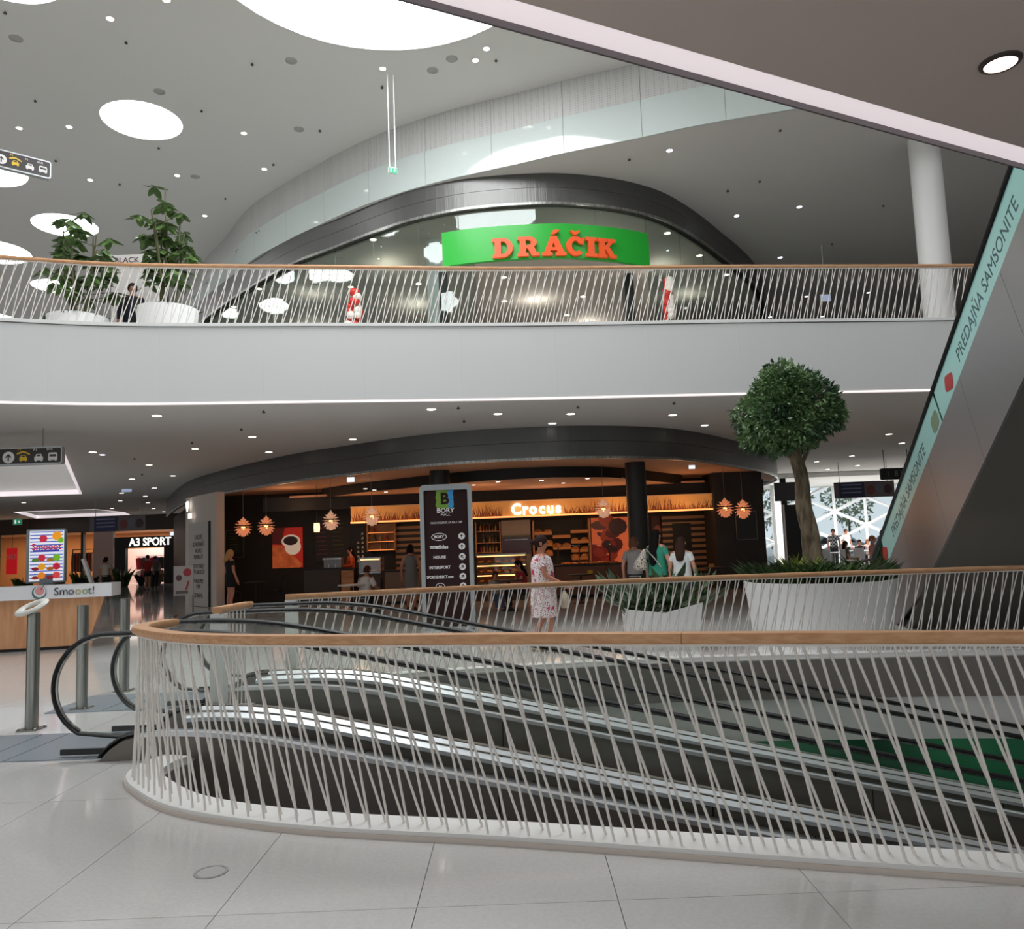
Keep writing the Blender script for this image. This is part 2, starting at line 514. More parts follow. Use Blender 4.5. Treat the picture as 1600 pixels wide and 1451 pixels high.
# perforated sheets above, back-painted glass panels below, one by one
pt = nd(PERF, 'ShaderNodeTexVoronoi')
tcp = nd(PERF, 'ShaderNodeTexCoord'); pt.inputs['Scale'].default_value = 17.0; pt.inputs['Randomness'].default_value = 0.0
lk(PERF, tcp.outputs['Object'], pt.inputs['Vector'])
rp = nd(PERF, 'ShaderNodeValToRGB'); rp.color_ramp.elements[0].position = 0.28; rp.color_ramp.elements[1].position = 0.36
rp.color_ramp.elements[0].color = lin((178, 177, 173)); rp.color_ramp.elements[1].color = lin((200, 200, 196))
lk(PERF, pt.outputs['Distance'], rp.inputs[0]); lk(PERF, rp.outputs[0], bsdf(PERF).inputs['Base Color'])
DGL = mat('back_painted_glass', (206, 216, 212), 0.06, spec=0.9)
gp = resample([Vector((p[0], p[1], 0)) for p in GC], 0.3)
SEG = 6
for i in range(0, len(gp) - SEG, SEG):
    q = [(p.x, p.y) for p in gp[i:i + SEG + 1]]
    d = Vector((q[1][0] - q[0][0], q[1][1] - q[0][1])).normalized() * 0.004
    q[0] = (q[0][0] + d.x, q[0][1] + d.y); q[-1] = (q[-1][0] - d.x, q[-1][1] - d.y)
    MB().wall(q, 11.3, Z3, 0.02).build('perforated_panel', PERF, drop)
    g = MB().wall(offset(q, -0.03), Z2 - 0.0, 11.32, 0.02).build('glass_panel', DGL, drop)
    if 6 < i // SEG < 20:
        fx = MB()
        for s in (0.12, 0.3):
            p = Vector((q[0][0], q[0][1], 0)) + Vector((q[1][0] - q[0][0], q[1][1] - q[0][1], 0)).normalized() * s
            t = Vector((q[1][0] - q[0][0], q[1][1] - q[0][1], 0)).normalized(); nrm = Vector((t.y, -t.x, 0))
            b = p + nrm * 0.03 + Vector((0, 0, 11.2))
            fx.cyl(b, b + nrm * 0.03, 0.022, n=8)
        fx.build('glass_fixing', STEEL, g)
def circum(a, b, c):
    ax, ay, bx, by, cx, cy = a[0], a[1], b[0], b[1], c[0], c[1]
    d = 2 * (ax * (by - cy) + bx * (cy - ay) + cx * (ay - by))
    ux = ((ax * ax + ay * ay) * (by - cy) + (bx * bx + by * by) * (cy - ay) + (cx * cx + cy * cy) * (ay - by)) / d
    uy = ((ax * ax + ay * ay) * (cx - bx) + (bx * bx + by * by) * (ax - cx) + (cx * cx + cy * cy) * (bx - ax)) / d
    return ux, uy, sqrt((ux - ax) ** 2 + (uy - ay) ** 2)
bigc = circum(atz(370, 0, Z3), atz(590, 78, Z3), atz(768, 42, Z3))
skies = [bigc + ('huge white daylight disc cut by the frame above the exit sign',),
         (-8.7, 18.55, 0.92, 'round white daylight disc above the taller gallery plant'),
         (-8.75, 13.2, 1.1, 'white daylight disc cut off by the top left corner'),
         (-13.95, 20.75, 0.98, 'white daylight disc behind the upper hanging sign'),
         (-13.9, 24.5, 0.95, 'white daylight disc seen through the smaller gallery plant'),
         (-17.5, 26.4, 1.2, 'white daylight disc at the left edge above the gallery rail'),
         (-17.4, 30.1, 0.85, 'white daylight disc seen through the gallery balusters')]
for gx, gy, gr in ((-5.5, 5.5, 1.0), (4.0, 7.5, 1.2), (9.0, 9.0, 1.6), (-12, 8.0, 1.6), (-24, 22, 1.6), (-23, 34, 1.6)):  # unseen discs added beyond the frame, sized for the brightness below
    skies.append((gx, gy, gr, None))
holes = [circ(r, 40, cx, cy) for cx, cy, r, _ in skies]
struct(MB().prism([(-70, -14), (36, -14), (36, 60), (-70, 60)], Z3, Z3 + 0.2, holes).build('ceiling_atrium', CEIL), 'smooth grey atrium ceiling with round daylight openings')
for cx, cy, r, lb in skies:
    o = MB().lathe([(r, 0), (r, 0.03)], (cx, cy, Z3 + 0.05), 40).build('skylight_disc', SKY)
    tag(o, lb or 'unseen daylight disc added beyond the frame to light the atrium', 'skylight', 'daylight discs')

# near gallery over the camera: slab with a lit cove along its edge
E0, E1 = atz(640, 0, Z1), atz(1600, 262, Z1)
ed = (E1 - E0).normalized(); en = Vector((ed.y, -ed.x, 0))     # inward (towards the camera)
A0, A1 = E0 - ed * 7, E1 + ed * 8
inn = lambda p, d: (p.x + en.x * d, p.y + en.y * d)
NEARC = mat('near_soffit_paint', (236, 220, 212), 0.8, spec=0.2)
escs, esce = Vector((3.02, 3.0, 0)), Vector((5.1, 10.0, 0))    # opening for the escalator (beyond the frame)
nl = [inn(A0, 0.20), inn(A1, 0.2), (22, -7), (-18, -7)]
struct(MB().prism(nl, Z1, ZF).build('ceiling_near_gallery', NEARC), 'brownish grey soffit of the near gallery')
cove = MB()
for (a, b) in ((A0, A1),):
    p = [(a.x, a.y), (b.x, b.y)]
    cove.prism([inn(a, 0.014), inn(b, 0.014), inn(b, 0.20), inn(a, 0.20)], Z1 + 0.02, Z1 + 0.06)
cv = cove.build('light_cove', mat('lit_cove', (238, 226, 228)))
tag(cv, 'broad pinkish white lit cove along the edge of the near soffit', 'light strip')
fz = MB()
for (a, b) in ((A0, A1),):
    fz.prism([inn(a, 0.0), inn(b, 0.0), inn(b, 0.014), inn(a, 0.014)], Z1 - 0.02, ZF)
    fz.prism([inn(a, 0.014), inn(b, 0.014), inn(b, 0.20), inn(a, 0.20)], Z1 + 0.06, ZF)
struct(fz.build('wall_near_fascia', mat('near_edge', (120, 114, 116), 0.6)), 'thin edge of the near gallery')

# curved dark metal bands of the round shop block, both levels
def band(z0, z1, nm, lab):
    base = struct(MB().wall(offset(BC, 0.05), z0 + 0.02, z1, 0.1).build(nm, BLACK), lab)
    bp = resample([Vector((p[0], p[1], 0)) for p in BC], 0.25)
    n = 12
    for i in range(0, len(bp) - n, n):
        q = [(p.x, p.y) for p in bp[i:i + n + 1]]
        zm = z0 + (z1 - z0) * 0.52
        MB().wall(q, z0, zm - 0.004, 0.03).build('metal_panel', BAND, base)
        MB().wall(q, zm + 0.004, z1, 0.03).build('metal_panel', BAND, base)
    MB().wall(offset(BC, -0.02), z0 - 0.03, z0 + 0.03, 0.05).build('bottom_trim', STEEL, base)
band(9.7, Z2, 'wall_band_upper', 'curved grey metal band above the toy shop')
band(3.55, Z1, 'wall_band_ground', 'curved dark grey metal band above the cafe')
# vertical fluting of the bands
wv_ = nd(BAND, 'ShaderNodeTexNoise'); tcw = nd(BAND, 'ShaderNodeTexCoord'); mpw = nd(BAND, 'ShaderNodeMapping')
mpw.inputs['Scale'].default_value = (40, 40, 0.4)
lk(BAND, tcw.outputs['Object'], mpw.inputs[0]); lk(BAND, mpw.outputs[0], wv_.inputs['Vector']); wv_.inputs['Scale'].default_value = 1.0; wv_.inputs['Detail'].default_value = 1
bpw = nd(BAND, 'ShaderNodeBump'); bpw.inputs['Strength'].default_value = 0.35; bpw.inputs['Distance'].default_value = 0.01
lk(BAND, wv_.outputs['Fac'], bpw.inputs['Height']); lk(BAND, bpw.outputs[0], bsdf(BAND).inputs['Normal'])
# outer shell far away
SHELL = mat('far_wall_paint', (150, 140, 130), 0.8)
struct(MB().box((24, 43.6, 9.2), (24, 0.3, 7)).build('wall_upper_back_right', SHELL))
struct(MB().box((-29, 59, 9), (84, 0.3, 7)).build('wall_upper_back', mat('upper_back_paint', (120, 118, 114), 0.8)))
struct(MB().box((-58, 30, 6), (0.3, 60, 12.4)).build('wall_far_left', SHELL))
struct(MB().box((34, 14, 6), (0.3, 58, 12.4)).build('wall_far_right', SHELL))
# ================================================================ RAILINGS
ROD = mesh_of(MB().tube([(0, 0, 0), (0, 0, 1)], 1.0, 8), 'baluster', BALU, 60)
def rod(p0, p1, r, parent):
    o = bpy.data.objects.new('baluster', ROD); COL.objects.link(o)
    d = Vector(p1) - Vector(p0)
    M = Matrix.Translation(p0) @ d.to_track_quat('Z', 'Y').to_matrix().to_4x4() @ Matrix.Diagonal((r, r, d.length, 1))
    o.parent = parent
    o.matrix_parent_inverse = Matrix.Translation(-parent_loc(parent))
    o.matrix_basis = M
    return o
def railing(path, z0, top, label, lean, spacing, side, rw=0.05, rh=0.028, rodr=0.0065, group=None, planks=2.4, kerb=0.22, kh=0.05, name='railing', posts=(), kout=0.5):
    """curved railing: kerb plate, two rows of leaning rods, wooden handrail in lengths. lean: metres the foot lags behind the head along the path (row1,row2)"""
    P = [Vector((p[0], p[1], 0)) for p in path]
    root = empty(name, (P[len(P) // 2].x, P[len(P) // 2].y, z0), label, 'railing', group)
    D = resample(P, 0.05)
    out = offset([(p.x, p.y) for p in D], -kerb * kout * side)
    kp = [(p[0], p[1]) for p in out]
    kb = MB().wall(kp, z0, z0 + kh, kerb * side).build('kerb_plate', WHITE, root)
    MB().wall(offset(kp, -0.012 * side), z0, z0 + kh * 0.55, 0.012 * side).build('kerb_edge', mat('kerb_edge', (214, 202, 192), 0.5), kb)
    # hand rail in lengths
    step = int(planks / 0.05); i = 0
    while i < len(D) - 1:
        j = min(i + step, len(D) - 1)
        if len(D) - 1 - j < step * 0.3: j = len(D) - 1
        seg = [p + Vector((0, 0, z0 + top)) for p in D[i:j + 1:2]]
        if (j - i) % 2: seg.append(D[j] + Vector((0, 0, z0 + top)))
        t0 = (seg[1] - seg[0]).normalized() * 0.0015
        seg[0] = seg[0] + t0; seg[-1] = seg[-1] - t0
        prof = [(rw, 0.4 * rh), (rw * 0.85, rh), (-rw * 0.85, rh), (-rw, 0.4 * rh), (-rw * 0.9, -rh * 0.6), (-rw * 0.6, -rh), (rw * 0.6, -rh), (rw * 0.9, -rh * 0.6)]
        mb = MB(); n = len(prof); vs = []
        for k, p in enumerate(seg):
            t = (seg[min(k + 1, len(seg) - 1)] - seg[max(k - 1, 0)]).normalized()
            nn = Vector((-t.y, t.x, 0))
            vs += [p + nn * a + Vector((0, 0, b)) for a, b in prof]
        fs = [(k * n + q, k * n + (q + 1) % n, (k + 1) * n + (q + 1) % n, (k + 1) * n + q) for k in range(len(seg) - 1) for q in range(n)]
        fs += [tuple(range(n - 1, -1, -1)), tuple((len(seg) - 1) * n + q for q in range(n))]
        mb.add(vs, fs).build('handrail', WOOD, root, smooth=50)
        i = j
    # flat under the handrail
    MB().wall(offset([(p.x, p.y) for p in D], -rw * 0.45), z0 + top - rh - 0.012, z0 + top - rh, rw * 0.9).build('rail_flat', BALU, root)
    L = 0.05
    tot = (len(D) - 1) * ((D[1] - D[0]).length)
    for row, ln in enumerate(lean):
        s = 0.06 + spacing * 0.35 * row
        nrm_off = (-0.045, 0.045)[row] * side
        while s < tot - 0.06:
            def pt(q):
                q = min(max(q, 0), tot - 1e-4) / ((D[1] - D[0]).length)
                k = int(q); a = D[k].lerp(D[min(k + 1, len(D) - 1)], q - k)
                t = (D[min(k + 1, len(D) - 1)] - D[k]).normalized() if k < len(D) - 1 else (D[k] - D[k - 1]).normalized()
                return a, Vector((-t.y, t.x, 0))
            h, _ = pt(s)
            f, nf = pt(s + ln)
            if 0 <= s + ln <= tot:
                rod(f + nf * nrm_off + Vector((0, 0, z0 + kh - 0.005)), h + nf * (nrm_off * 0.25) + Vector((0, 0, z0 + top - rh - 0.006)), rodr, root)
            s += spacing
    for px_, py_ in posts:
        MB().box((px_, py_, z0 + (top - 0.04) / 2), (0.13, 0.13, top - 0.04)).build('end_post', WHITE, root)
    return root
railing(RF, 0.0, 1.08, 'near curved railing of slanting white rods with beech handrail around the well', (0.20, 0.33), 0.115, 1, rw=0.062, rh=0.028, rodr=0.0075, kerb=0.24, kout=0.36)
railing(RB, 0.0, 1.06, 'railing of slanting white rods behind the moving walkways', (-0.17, -0.32), 0.115, -1, rw=0.05, rh=0.03, rodr=0.0075, kerb=0.2, posts=((-2.78, 9.97),))
railing([(-2.92, 7.86), (-2.9, 8.2), (-2.86, 8.62)], 0.0, 1.07, 'short railing with beech top between the two moving walkways', (-0.02, -0.06), 0.09, -1, rw=0.055, rh=0.03, rodr=0.0065, kerb=0.16, posts=((-2.92, 7.92),))
up = resample([Vector((p[0], p[1], 0)) for p in offset(FC, 0.1)], 0.1)
up = [p for p in up if -12.0 < p.x < 12.2]
railing(up, ZF, 1.16, 'long upper gallery railing of slanting white rods with brown wooden handrail', (-0.20, -0.36), 0.142, -1, rw=0.05, rh=0.03, rodr=0.0085, kerb=0.16)

# ================================================================ MOVING WALKWAYS (two, going down to the right)
def walkway(ya, yb, x0, label, group):
    """ya, yb: the two balustrade planes"""
    root = empty('moving_walkway', (-3.3, (ya + yb) / 2, 0), label, 'moving walkway', group)
    SL, XE = 0.224, 13.6
    def zt(x):
        u = x - x0; r = 0.55
        if u <= -r: return 0.0
        if u >= r: return -SL * u
        return -SL * (u + r) ** 2 / (4 * r)
    xs = [-2.95] + [x0 - 0.55 + 0.1 * i for i in range(12)] + [x0 + 1.2, 2, 5, 9, XE]
    xs = sorted(set(round(x, 3) for x in xs))
    w = yb - ya
    # tread band with grooved pallets
    PAL = mat('pallet_metal', (92, 94, 96), 0.45, 0.6)
    mb = MB()
    vs = []
    for x in xs:
        vs += [(x, ya + 0.1, zt(x)), (x, yb - 0.1, zt(x)), (x, yb - 0.1, zt(x) - 0.12), (x, ya + 0.1, zt(x) - 0.12)]
    fs = [(i * 4 + j, i * 4 + (j + 1) % 4, i * 4 + 4 + (j + 1) % 4, i * 4 + 4 + j) for i in range(len(xs) - 1) for j in range(4)] + [(0, 3, 2, 1), tuple(len(vs) - 4 + j for j in range(4))]
    mb.add(vs, fs).build('pallet_belt', PAL, root)
    pal = mesh_of(MB().box((0, 0, 0), (0.385, w - 0.24, 0.02)), 'pallet', mat('pallet_top', (104, 104, 102), 0.5, 0.3))
    x = x0 - 0.4
    while x < 10:
        o = bpy.data.objects.new('pallet', pal); COL.objects.link(o); o.parent = root
        o.matrix_parent_inverse = Matrix.Translation(-parent_loc(root))
        a = atan2(zt(x + 0.2) - zt(x - 0.2), 0.4)
        o.matrix_basis = Matrix.Translation((x, (ya + yb) / 2, zt(x) + 0.004)) @ Matrix.Rotation(-a, 4, 'Y')
        x += 0.4
    for s, y in ((-1, ya), (1, yb)):
        nm = 'balustrade'
        # outer cladding
        mb = MB(); vs = []
        xx = [-3.38, -3.3, -3.2, -3.08, -2.95] + xs[1:]
        top = [0.02, 0.10, 0.165, 0.195, 0.2] + [zt(x) + 0.2 for x in xs[1:]]
        for x, t in zip(xx, top):
            lo = 0.004 if x < -2.9 else zt(x) - 0.85
            vs += [(x, y - 0.09, t - 0.012), (x, y + 0.09, t - 0.012), (x, y + 0.09, lo), (x, y - 0.09, lo)]
        fs = [(i * 4 + j, i * 4 + (j + 1) % 4, i * 4 + 4 + (j + 1) % 4, i * 4 + 4 + j) for i in range(len(xx) - 1) for j in range(4)] + [(0, 3, 2, 1), tuple(len(vs) - 4 + j for j in range(4))]
        cl = mb.add(vs, fs).build('cladding', CLAD, root)
        for xj in (-0.2, 1.7, 3.6, 5.5, 7.4):
            MB().box((xj, y - 0.092 , zt(xj) - 0.32), (0.012, 0.004, 1.0)).build('cladding_joint', BLACK, cl)
        # bright deck strips on both sides of the glass
        for q in (-1, 1):
            inner = (q == -s)                      # side facing the treads: broad and sloping
            y0_, y1_ = y + q * 0.02, y + q * (0.15 if inner else 0.095)
            dz = -0.075 if inner else 0.0
            mb = MB(); vs = []
            for x, t in list(zip(xx, top))[3:]:
                vs += [(x, y0_, t - 0.02), (x, y1_, t - 0.02 + dz), (x, y1_, t + 0.016 + dz), (x, y0_, t + 0.016)]
            k = len(vs) // 4
            fs = [(i * 4 + j, i * 4 + (j + 1) % 4, i * 4 + 4 + (j + 1) % 4, i * 4 + 4 + j) for i in range(k - 1) for j in range(4)] + [(0, 3, 2, 1), tuple(len(vs) - 4 + j for j in range(4))]
            mb.add(vs, fs).build('deck_strip', DECK if (inner or s < 0) else CLAD, root)
        # black rubber edge on the newel front
        MB().tube([(a - .012, y, b + .012) for a, b in zip(xx[:5], top[:5])], 0.03, 6, flat=(3.3, 0.75)).build('newel_trim', RUBBER, root)
        # handrail loop
        cx, cz, r = x0 - 1.12, 0.575, 0.425
        cx = -3.38
        pts = [Vector((x, y, zt(x) + 1.0)) for x in reversed(xs[1:])] + [Vector((-2.9, y, 1.0)), Vector((cx + 0.2, y, 1.0))]
        for i in range(17):
            a = pi / 2 + pi * 0.83 * i / 16
            pts.append(Vector((cx + cos(a) * r, y, cz + sin(a) * r)))
        pts.append(Vector((-3.22, y, 0.165)))
        MB().tube(pts, 0.027, 8, flat=(1.2, 0.62)).build('handrail_belt', RUBBER, root, smooth=50)
        inner = [p + (Vector((0, 0, -0.022)) if i < len(xs) + 1 else (Vector((cx, y, cz)) - p).normalized() * 0.022) for i, p in enumerate(pts[:-1])]
        MB().tube(inner, 0.013, 6).build('handrail_guide', STEEL, root, smooth=50)
        # glass: newel pane and raking panes
        gp = [(p.x, p.z) for p in pts[len(xs) - 1:-1]]
        gp = [(-2.5, 0.2), (-2.5, 0.98)] + [(a if a < -2.9 else a, b) for a, b in gp] + [(-3.2, 0.19)]
        poly = [(a, b) for a, b in gp if True]
        M = Matrix.Translation((0, y + 0.004, 0))
        MB().shape(poly, 0.008, M).build('glass_pane', GLASS, root)
        ge = [-2.49, -0.9, 0.9, 2.7, 4.5, 6.3, 8.1]
        for a, b in zip(ge, ge[1:]):
            sx = [a + 0.004] + [x for x in xs if a < x < b] + [b - 0.004]
            poly = [(x, zt(x) + 0.2) for x in sx] + [(x, zt(x) + 0.98) for x in reversed(sx)]
            MB().shape(poly, 0.008, M).build('glass_pane', GLASS, root)
    # landing plates in front, black guard bars
    PLT = mat('landing_plate_metal', (150, 160, 168), 0.35, 0.35)
    for a, b in ((-5.05, -4.45), (-4.44, -4.2), (-4.19, -3.55), (-3.54, -2.97)):
        MB().box(((a + b) / 2, (ya + yb) / 2, 0.006), (b - a - 0.006, w + 0.02, 0.012)).build('landing_plate', PLT, root)
    for y in (ya + 0.06, yb - 0.06):
        MB().box((-3.52, y, 0.05), (0.5, 0.03, 0.045)).build('guard_bar', RUBBER, root)
    return root
walkway(6.66, 7.62, -2.42, 'nearer inclined moving walkway with glass sides going down behind the near railing', 'moving walkways')
walkway(8.68, 9.66, -1.95, 'farther inclined moving walkway going down below the rear railing', 'moving walkways')
# ================================================================ BOLLARDS, KIOSK, SIGNS
BOLL = noisy(mat('bollard_steel', (140, 140, 134), 0.3, 0.85), (120, 120, 114), (160, 160, 154), 25, 3, stretch=(1, 1, 0.04))
for k, (x, y, lb) in enumerate(((-4.72, 7.9, 'nearest steel bollard with a white ring leaning on its top'), (-4.76, 8.87, 'middle steel bollard by the walkway landing'), (-4.82, 9.94, 'farthest steel bollard of the three by the walkways'))):
    b = empty('bollard', (x, y, 0), lb, 'bollard', 'steel bollards by the moving walkways')
    MB().lathe([(0.058, 0.012), (0.058, 1.10), (0.055, 1.115), (0.0, 1.118)], (x, y, 0), 20, caps=False).build('tube', BOLL, b, smooth=50)
    pl = MB().prism(rrect(0.2, 0.2, 0.02, 3, x, y), 0.002, 0.014).build('base_plate', BOLL, b)
    for a, c in ((-1, -1), (1, -1), (1, 1), (-1, 1)):
        MB().lathe([(0.012, 0), (0.012, 0.012), (0.006, 0.016)], (x + a * 0.08, y + c * 0.08, 0.014), 6).build('bolt', STEEL, pl)
# the white ring on the first bollard
mb = MB(); R, n1, n2 = 0.105, 28, 8
M = Matrix.Translation((-4.73, 7.88, 1.165)) @ Matrix.Rotation(radians(-16), 4, 'Y') @ Matrix.Rotation(radians(24), 4, 'X')
vs = []
for i in range(n1):
    a = 2 * pi * i / n1
    for j in range(n2):
        b = 2 * pi * j / n2
        rr = R + cos(b) * 0.038
        vs.append(M @ Vector((cos(a) * rr * 1.15, sin(a) * rr, sin(b) * 0.022)))
fs = [(i * n2 + j, ((i + 1) % n1) * n2 + j, ((i + 1) % n1) * n2 + (j + 1) % n2, i * n2 + (j + 1) % n2) for i in range(n1) for j in range(n2)]
o = mb.add(vs, fs).build('sensor_ring', mat('ring_plastic', (226, 226, 218), 0.4), smooth=60)
tag(o, 'white oval plastic ring tilted on top of the nearest bollard', 'ring')

# ---- juice kiosk
def front(px, py): return atz(px, py, 0)
k0, k1 = Vector((-14.6, 13.6, 0)), Vector((-7.82, 14.95, 0))
kd = (k1 - k0).normalized(); kn = Vector((kd.y, -kd.x, 0)); ka = atan2(kd.y, kd.x)
kio = empty('juice_kiosk', (k1.x - kd.x * 2, k1.y - kd.y * 2, 0), 'beech fronted juice kiosk counter with a white top band', 'kiosk')
KW = noisy(mat('kiosk_beech', (204, 148, 104), 0.4), (196, 138, 94), (212, 158, 112), 2.0, 4, stretch=(6, 6, 0.6))
KWH = mat('kiosk_white', (232, 233, 236), 0.35)
def kp(s, d, z): return k1 + kd * s - kn * d + Vector((0, 0, z))
# panels of the front with a splayed right end
xs_ = [-6.8, -5.1, -3.4, -1.7, -0.1]
for a, b in zip(xs_, xs_[1:]):
    mb = MB(); e = 0.28 if b > -0.2 else 0.0
    vs = [kp(a + .004, 0, 0.06), kp(b - .004, 0, 0.06), kp(b + e - .004, -0.0, 0.93), kp(a + .004, -0.0, 0.93), kp(a + .004, 0.04, 0.06), kp(b - .004, 0.04, 0.06), kp(b + e - .004, 0.04, 0.93), kp(a + .004, 0.04, 0.93)]
    mb.add(vs, [(0, 1, 2, 3), (7, 6, 5, 4), (0, 4, 5, 1), (1, 5, 6, 2), (2, 6, 7, 3), (3, 7, 4, 0)]).build('front_panel', KW, kio)
mb = MB()
vs = [kp(-0.1, 0.04, 0.06), kp(-0.45, 1.2, 0.06), kp(-0.17, 1.2, 0.93), kp(0.18, 0.04, 0.93), kp(-0.14, 0.04, 0.06), kp(-0.49, 1.2, 0.06), kp(-0.21, 1.2, 0.93), kp(0.14, 0.04, 0.93)]
mb.add(vs, [(0, 1, 2, 3), (7, 6, 5, 4), (0, 4, 5, 1), (1, 5, 6, 2), (2, 6, 7, 3), (3, 7, 4, 0)]).build('side_panel', KW, kio)
MB().box(kp(-3.45, 0.12, 0.03), (6.6, 0.1, 0.06), ka).build('plinth', DARK, kio)
for a, b in ((-6.8, -2.72), (-2.71, 0.32)):
    MB().box(kp((a + b) / 2, 0.25 - (0.04 if b > 0 else 0), 1.05), (b - a, 0.6, 0.24), ka).build('counter_band', KWH, kio)
MB().box(kp(-3.4, 0.9, 1.0), (6.0, 0.7, 0.1), ka).build('worktop', mat('kiosk_worktop', (150, 150, 152), 0.4), kio)
MB().box(kp(-5.45, 0.72, 1.2), (2.4, 0.5, 0.08), ka).build('tray_well', mat('tray_grey', (120, 122, 126), 0.4), kio)
tm = Matrix.Translation(kp(-0.48, -0.10, 1.05)) @ Matrix.Rotation(ka, 4, 'Z')
lt = text('Sm', None, 0.2, mat('logo_dark', (60, 70, 80), 0.5), kio, M=tm @ Matrix.Translation((-0.055, 0, 0)), extr=0.003)
for q, (c, rgb) in enumerate((('o', (60, 70, 80)), ('o', (196, 170, 120)), ('o', (150, 176, 120)))):
    text(c, None, 0.2, mat('logo_%d' % q, rgb, 0.5), kio, M=tm @ Matrix.Translation((0.115 + q * 0.118, 0, 0)), extr=0.003)
text('t!', None, 0.2, mat('logo_dark', (60, 70, 80)), kio, M=tm @ Matrix.Translation((0.46, 0, 0)), extr=0.003)
lm = tm @ Matrix.Translation((-0.42, 0, 0.0))
MB().shape(circ(0.12, 24), 0.004, lm).build('logo_disc', mat('logo_teal', (70, 110, 104), 0.5), kio)
MB().shape(circ(0.1, 24, 0.01, 0.015), 0.007, lm).build('logo_disc', KWH, kio)
MB().shape(circ(0.075, 20, 0.01, 0.03), 0.009, lm).build('logo_disc', mat('logo_pink', (222, 150, 150), 0.5), kio)
mb = MB(); mb.tube([lm @ Vector(p) for p in ((0.03, -0.006, 0.05), (0.1, -0.006, 0.17), (0.22, -0.006, 0.15))], 0.008, 5); mb.build('logo_straw', mat('logo_dark', (60, 70, 80)), kio)
# illuminated menu sign on the kiosk
sp = aty(71, 868, 15.6)
sa = radians(14)
sg = empty('menu_lightbox', (sp.x, sp.y, 1.17), 'illuminated juice menu sign with blue stripes and fruit circles on the kiosk', 'sign')
SM = Matrix.Translation(sp) @ Matrix.Rotation(sa, 4, 'Z')
MB().shape(rrect(0.68, 1.04, 0.02), 0.14, SM @ Matrix.Translation((0, 0.15, 0))).build('case', mat('sign_grey_case', (130, 142, 148), 0.4), sg)
SF = mat('sign_face', (240, 242, 248), 0.4, emit=(240, 242, 248), estr=0.55)
MB().shape(rrect(0.6, 0.97, 0.005), 0.01, SM @ Matrix.Translation((0.02, 0.008, 0))).build('face', SF, sg)
for i in range(15):
    z = 0.45 - i * 0.063
    MB().shape([(-0.27, z), (0.31, z), (0.31, z + 0.022), (-0.27, z + 0.022)], 0.002, SM @ Matrix.Translation((0, -0.003, 0))).build('stripe', emis('sign_blue', (96, 120, 210), 0.35), sg)
text('Smooot', None, 0.17, emis('sign_crimson', (196, 44, 78), 0.4), sg, M=SM @ Matrix.Translation((0.02, -0.012, 0.17)), extr=0.002, off=0.004, xs=0.95)
MB().shape([(-0.22, 0.075), (0.24, 0.075), (0.24, 0.115), (-0.22, 0.115)], 0.004, SM @ Matrix.Translation((0, -0.006, 0))).build('title_bar', emis('sign_navy', (60, 70, 180), 0.35), sg)
cols = [(208, 40, 66), (120, 190, 40), (240, 166, 30), (200, 30, 60), (244, 140, 30), (226, 70, 70)]
for i in range(6):
    cx_, cz_ = (-0.06 if i % 2 == 0 else 0.2), -0.04 - (i // 2) * 0.17
    MB().shape(circ(0.066, 20, cx_, cz_), 0.006, SM @ Matrix.Translation((0, -0.008, 0))).build('fruit_circle', emis('sign_fruit_%d' % i, cols[i], 0.45), sg)
    MB().shape(circ(0.05, 12, cx_ - 0.11, cz_ - 0.04, 1.3, 0.7), 0.005, SM @ Matrix.Translation((0, -0.008, 0))).build('fruit_pile', emis('sign_pile_%d' % i, tuple(int(c * 0.75) for c in cols[(i + 1) % 6]), 0.3), sg)
MB().shape(circ(0.085, 20, 0.2, 0.38), 0.006, SM @ Matrix.Translation((0, -0.008, 0))).build('orange_circle', emis('sign_orange', (246, 160, 30), 0.5), sg)
MB().shape(circ(0.05, 20, 0.27, 0.29), 0.006, SM @ Matrix.Translation((0, -0.01, 0))).build('lime_circle', emis('sign_fruit_1', cols[1], 0.45), sg)
MB().shape(circ(0.07, 20, -0.04, 0.33), 0.006, SM @ Matrix.Translation((0, -0.009, 0))).build('cherry_circle', emis('sign_fruit_0', cols[0], 0.45), sg)
MB().box((sp.x, sp.y + 0.08, 1.235), (0.24, 0.16, 0.26), sa).build('stand', mat('sign_grey_case', (130, 142, 148)), sg)
# greenery and a small board on the counter
def tuft(name, c, n, rad, h, mt, label, cat, blade=(0.03, 0.18), parent=None, droop=0.5):
    mb = MB()
    for i in range(n):
        a, r = random.uniform(0, 2 * pi), rad * sqrt(random.random())
        b = Vector((c[0] + cos(a) * r, c[1] + sin(a) * r, c[2]))
        d = Vector((cos(a) * droop * random.uniform(.2, 1), sin(a) * droop * random.uniform(.2, 1), 1)).normalized()
        L = h * random.uniform(.6, 1.1); wv2 = d.cross(Vector((cos(a + 1.2), sin(a + 1.2), 0.1))).normalized() * blade[0]
        m = b + d * L * 0.55; t = b + d * L + Vector((cos(a), sin(a), -0.4)) * L * 0.22
        mb.add([b - wv2 * .3, b + wv2 * .3, m + wv2, t, m - wv2], [(0, 1, 2, 4), (4, 2, 3)])
    o = mb.build(name, mt, parent)
    if label: tag(o, label, cat)
    return o
LEAF = noisy(mat('dark_leaf', (44, 66, 34), 0.4), (30, 50, 26), (66, 92, 44), 3, 2)
LEAF2 = noisy(mat('mid_leaf', (62, 88, 42), 0.4), (44, 68, 32), (84, 112, 54), 3, 2)
kg = kp(-3.7, 0.55, 1.17)
kpot = empty('counter_greenery', kg, 'low green plant trough at the left end of the kiosk counter', 'plant')
MB().box(kg + Vector((0, 0, 0.045)), (1.3, 0.3, 0.09), ka).build('trough', DARK, kpot)
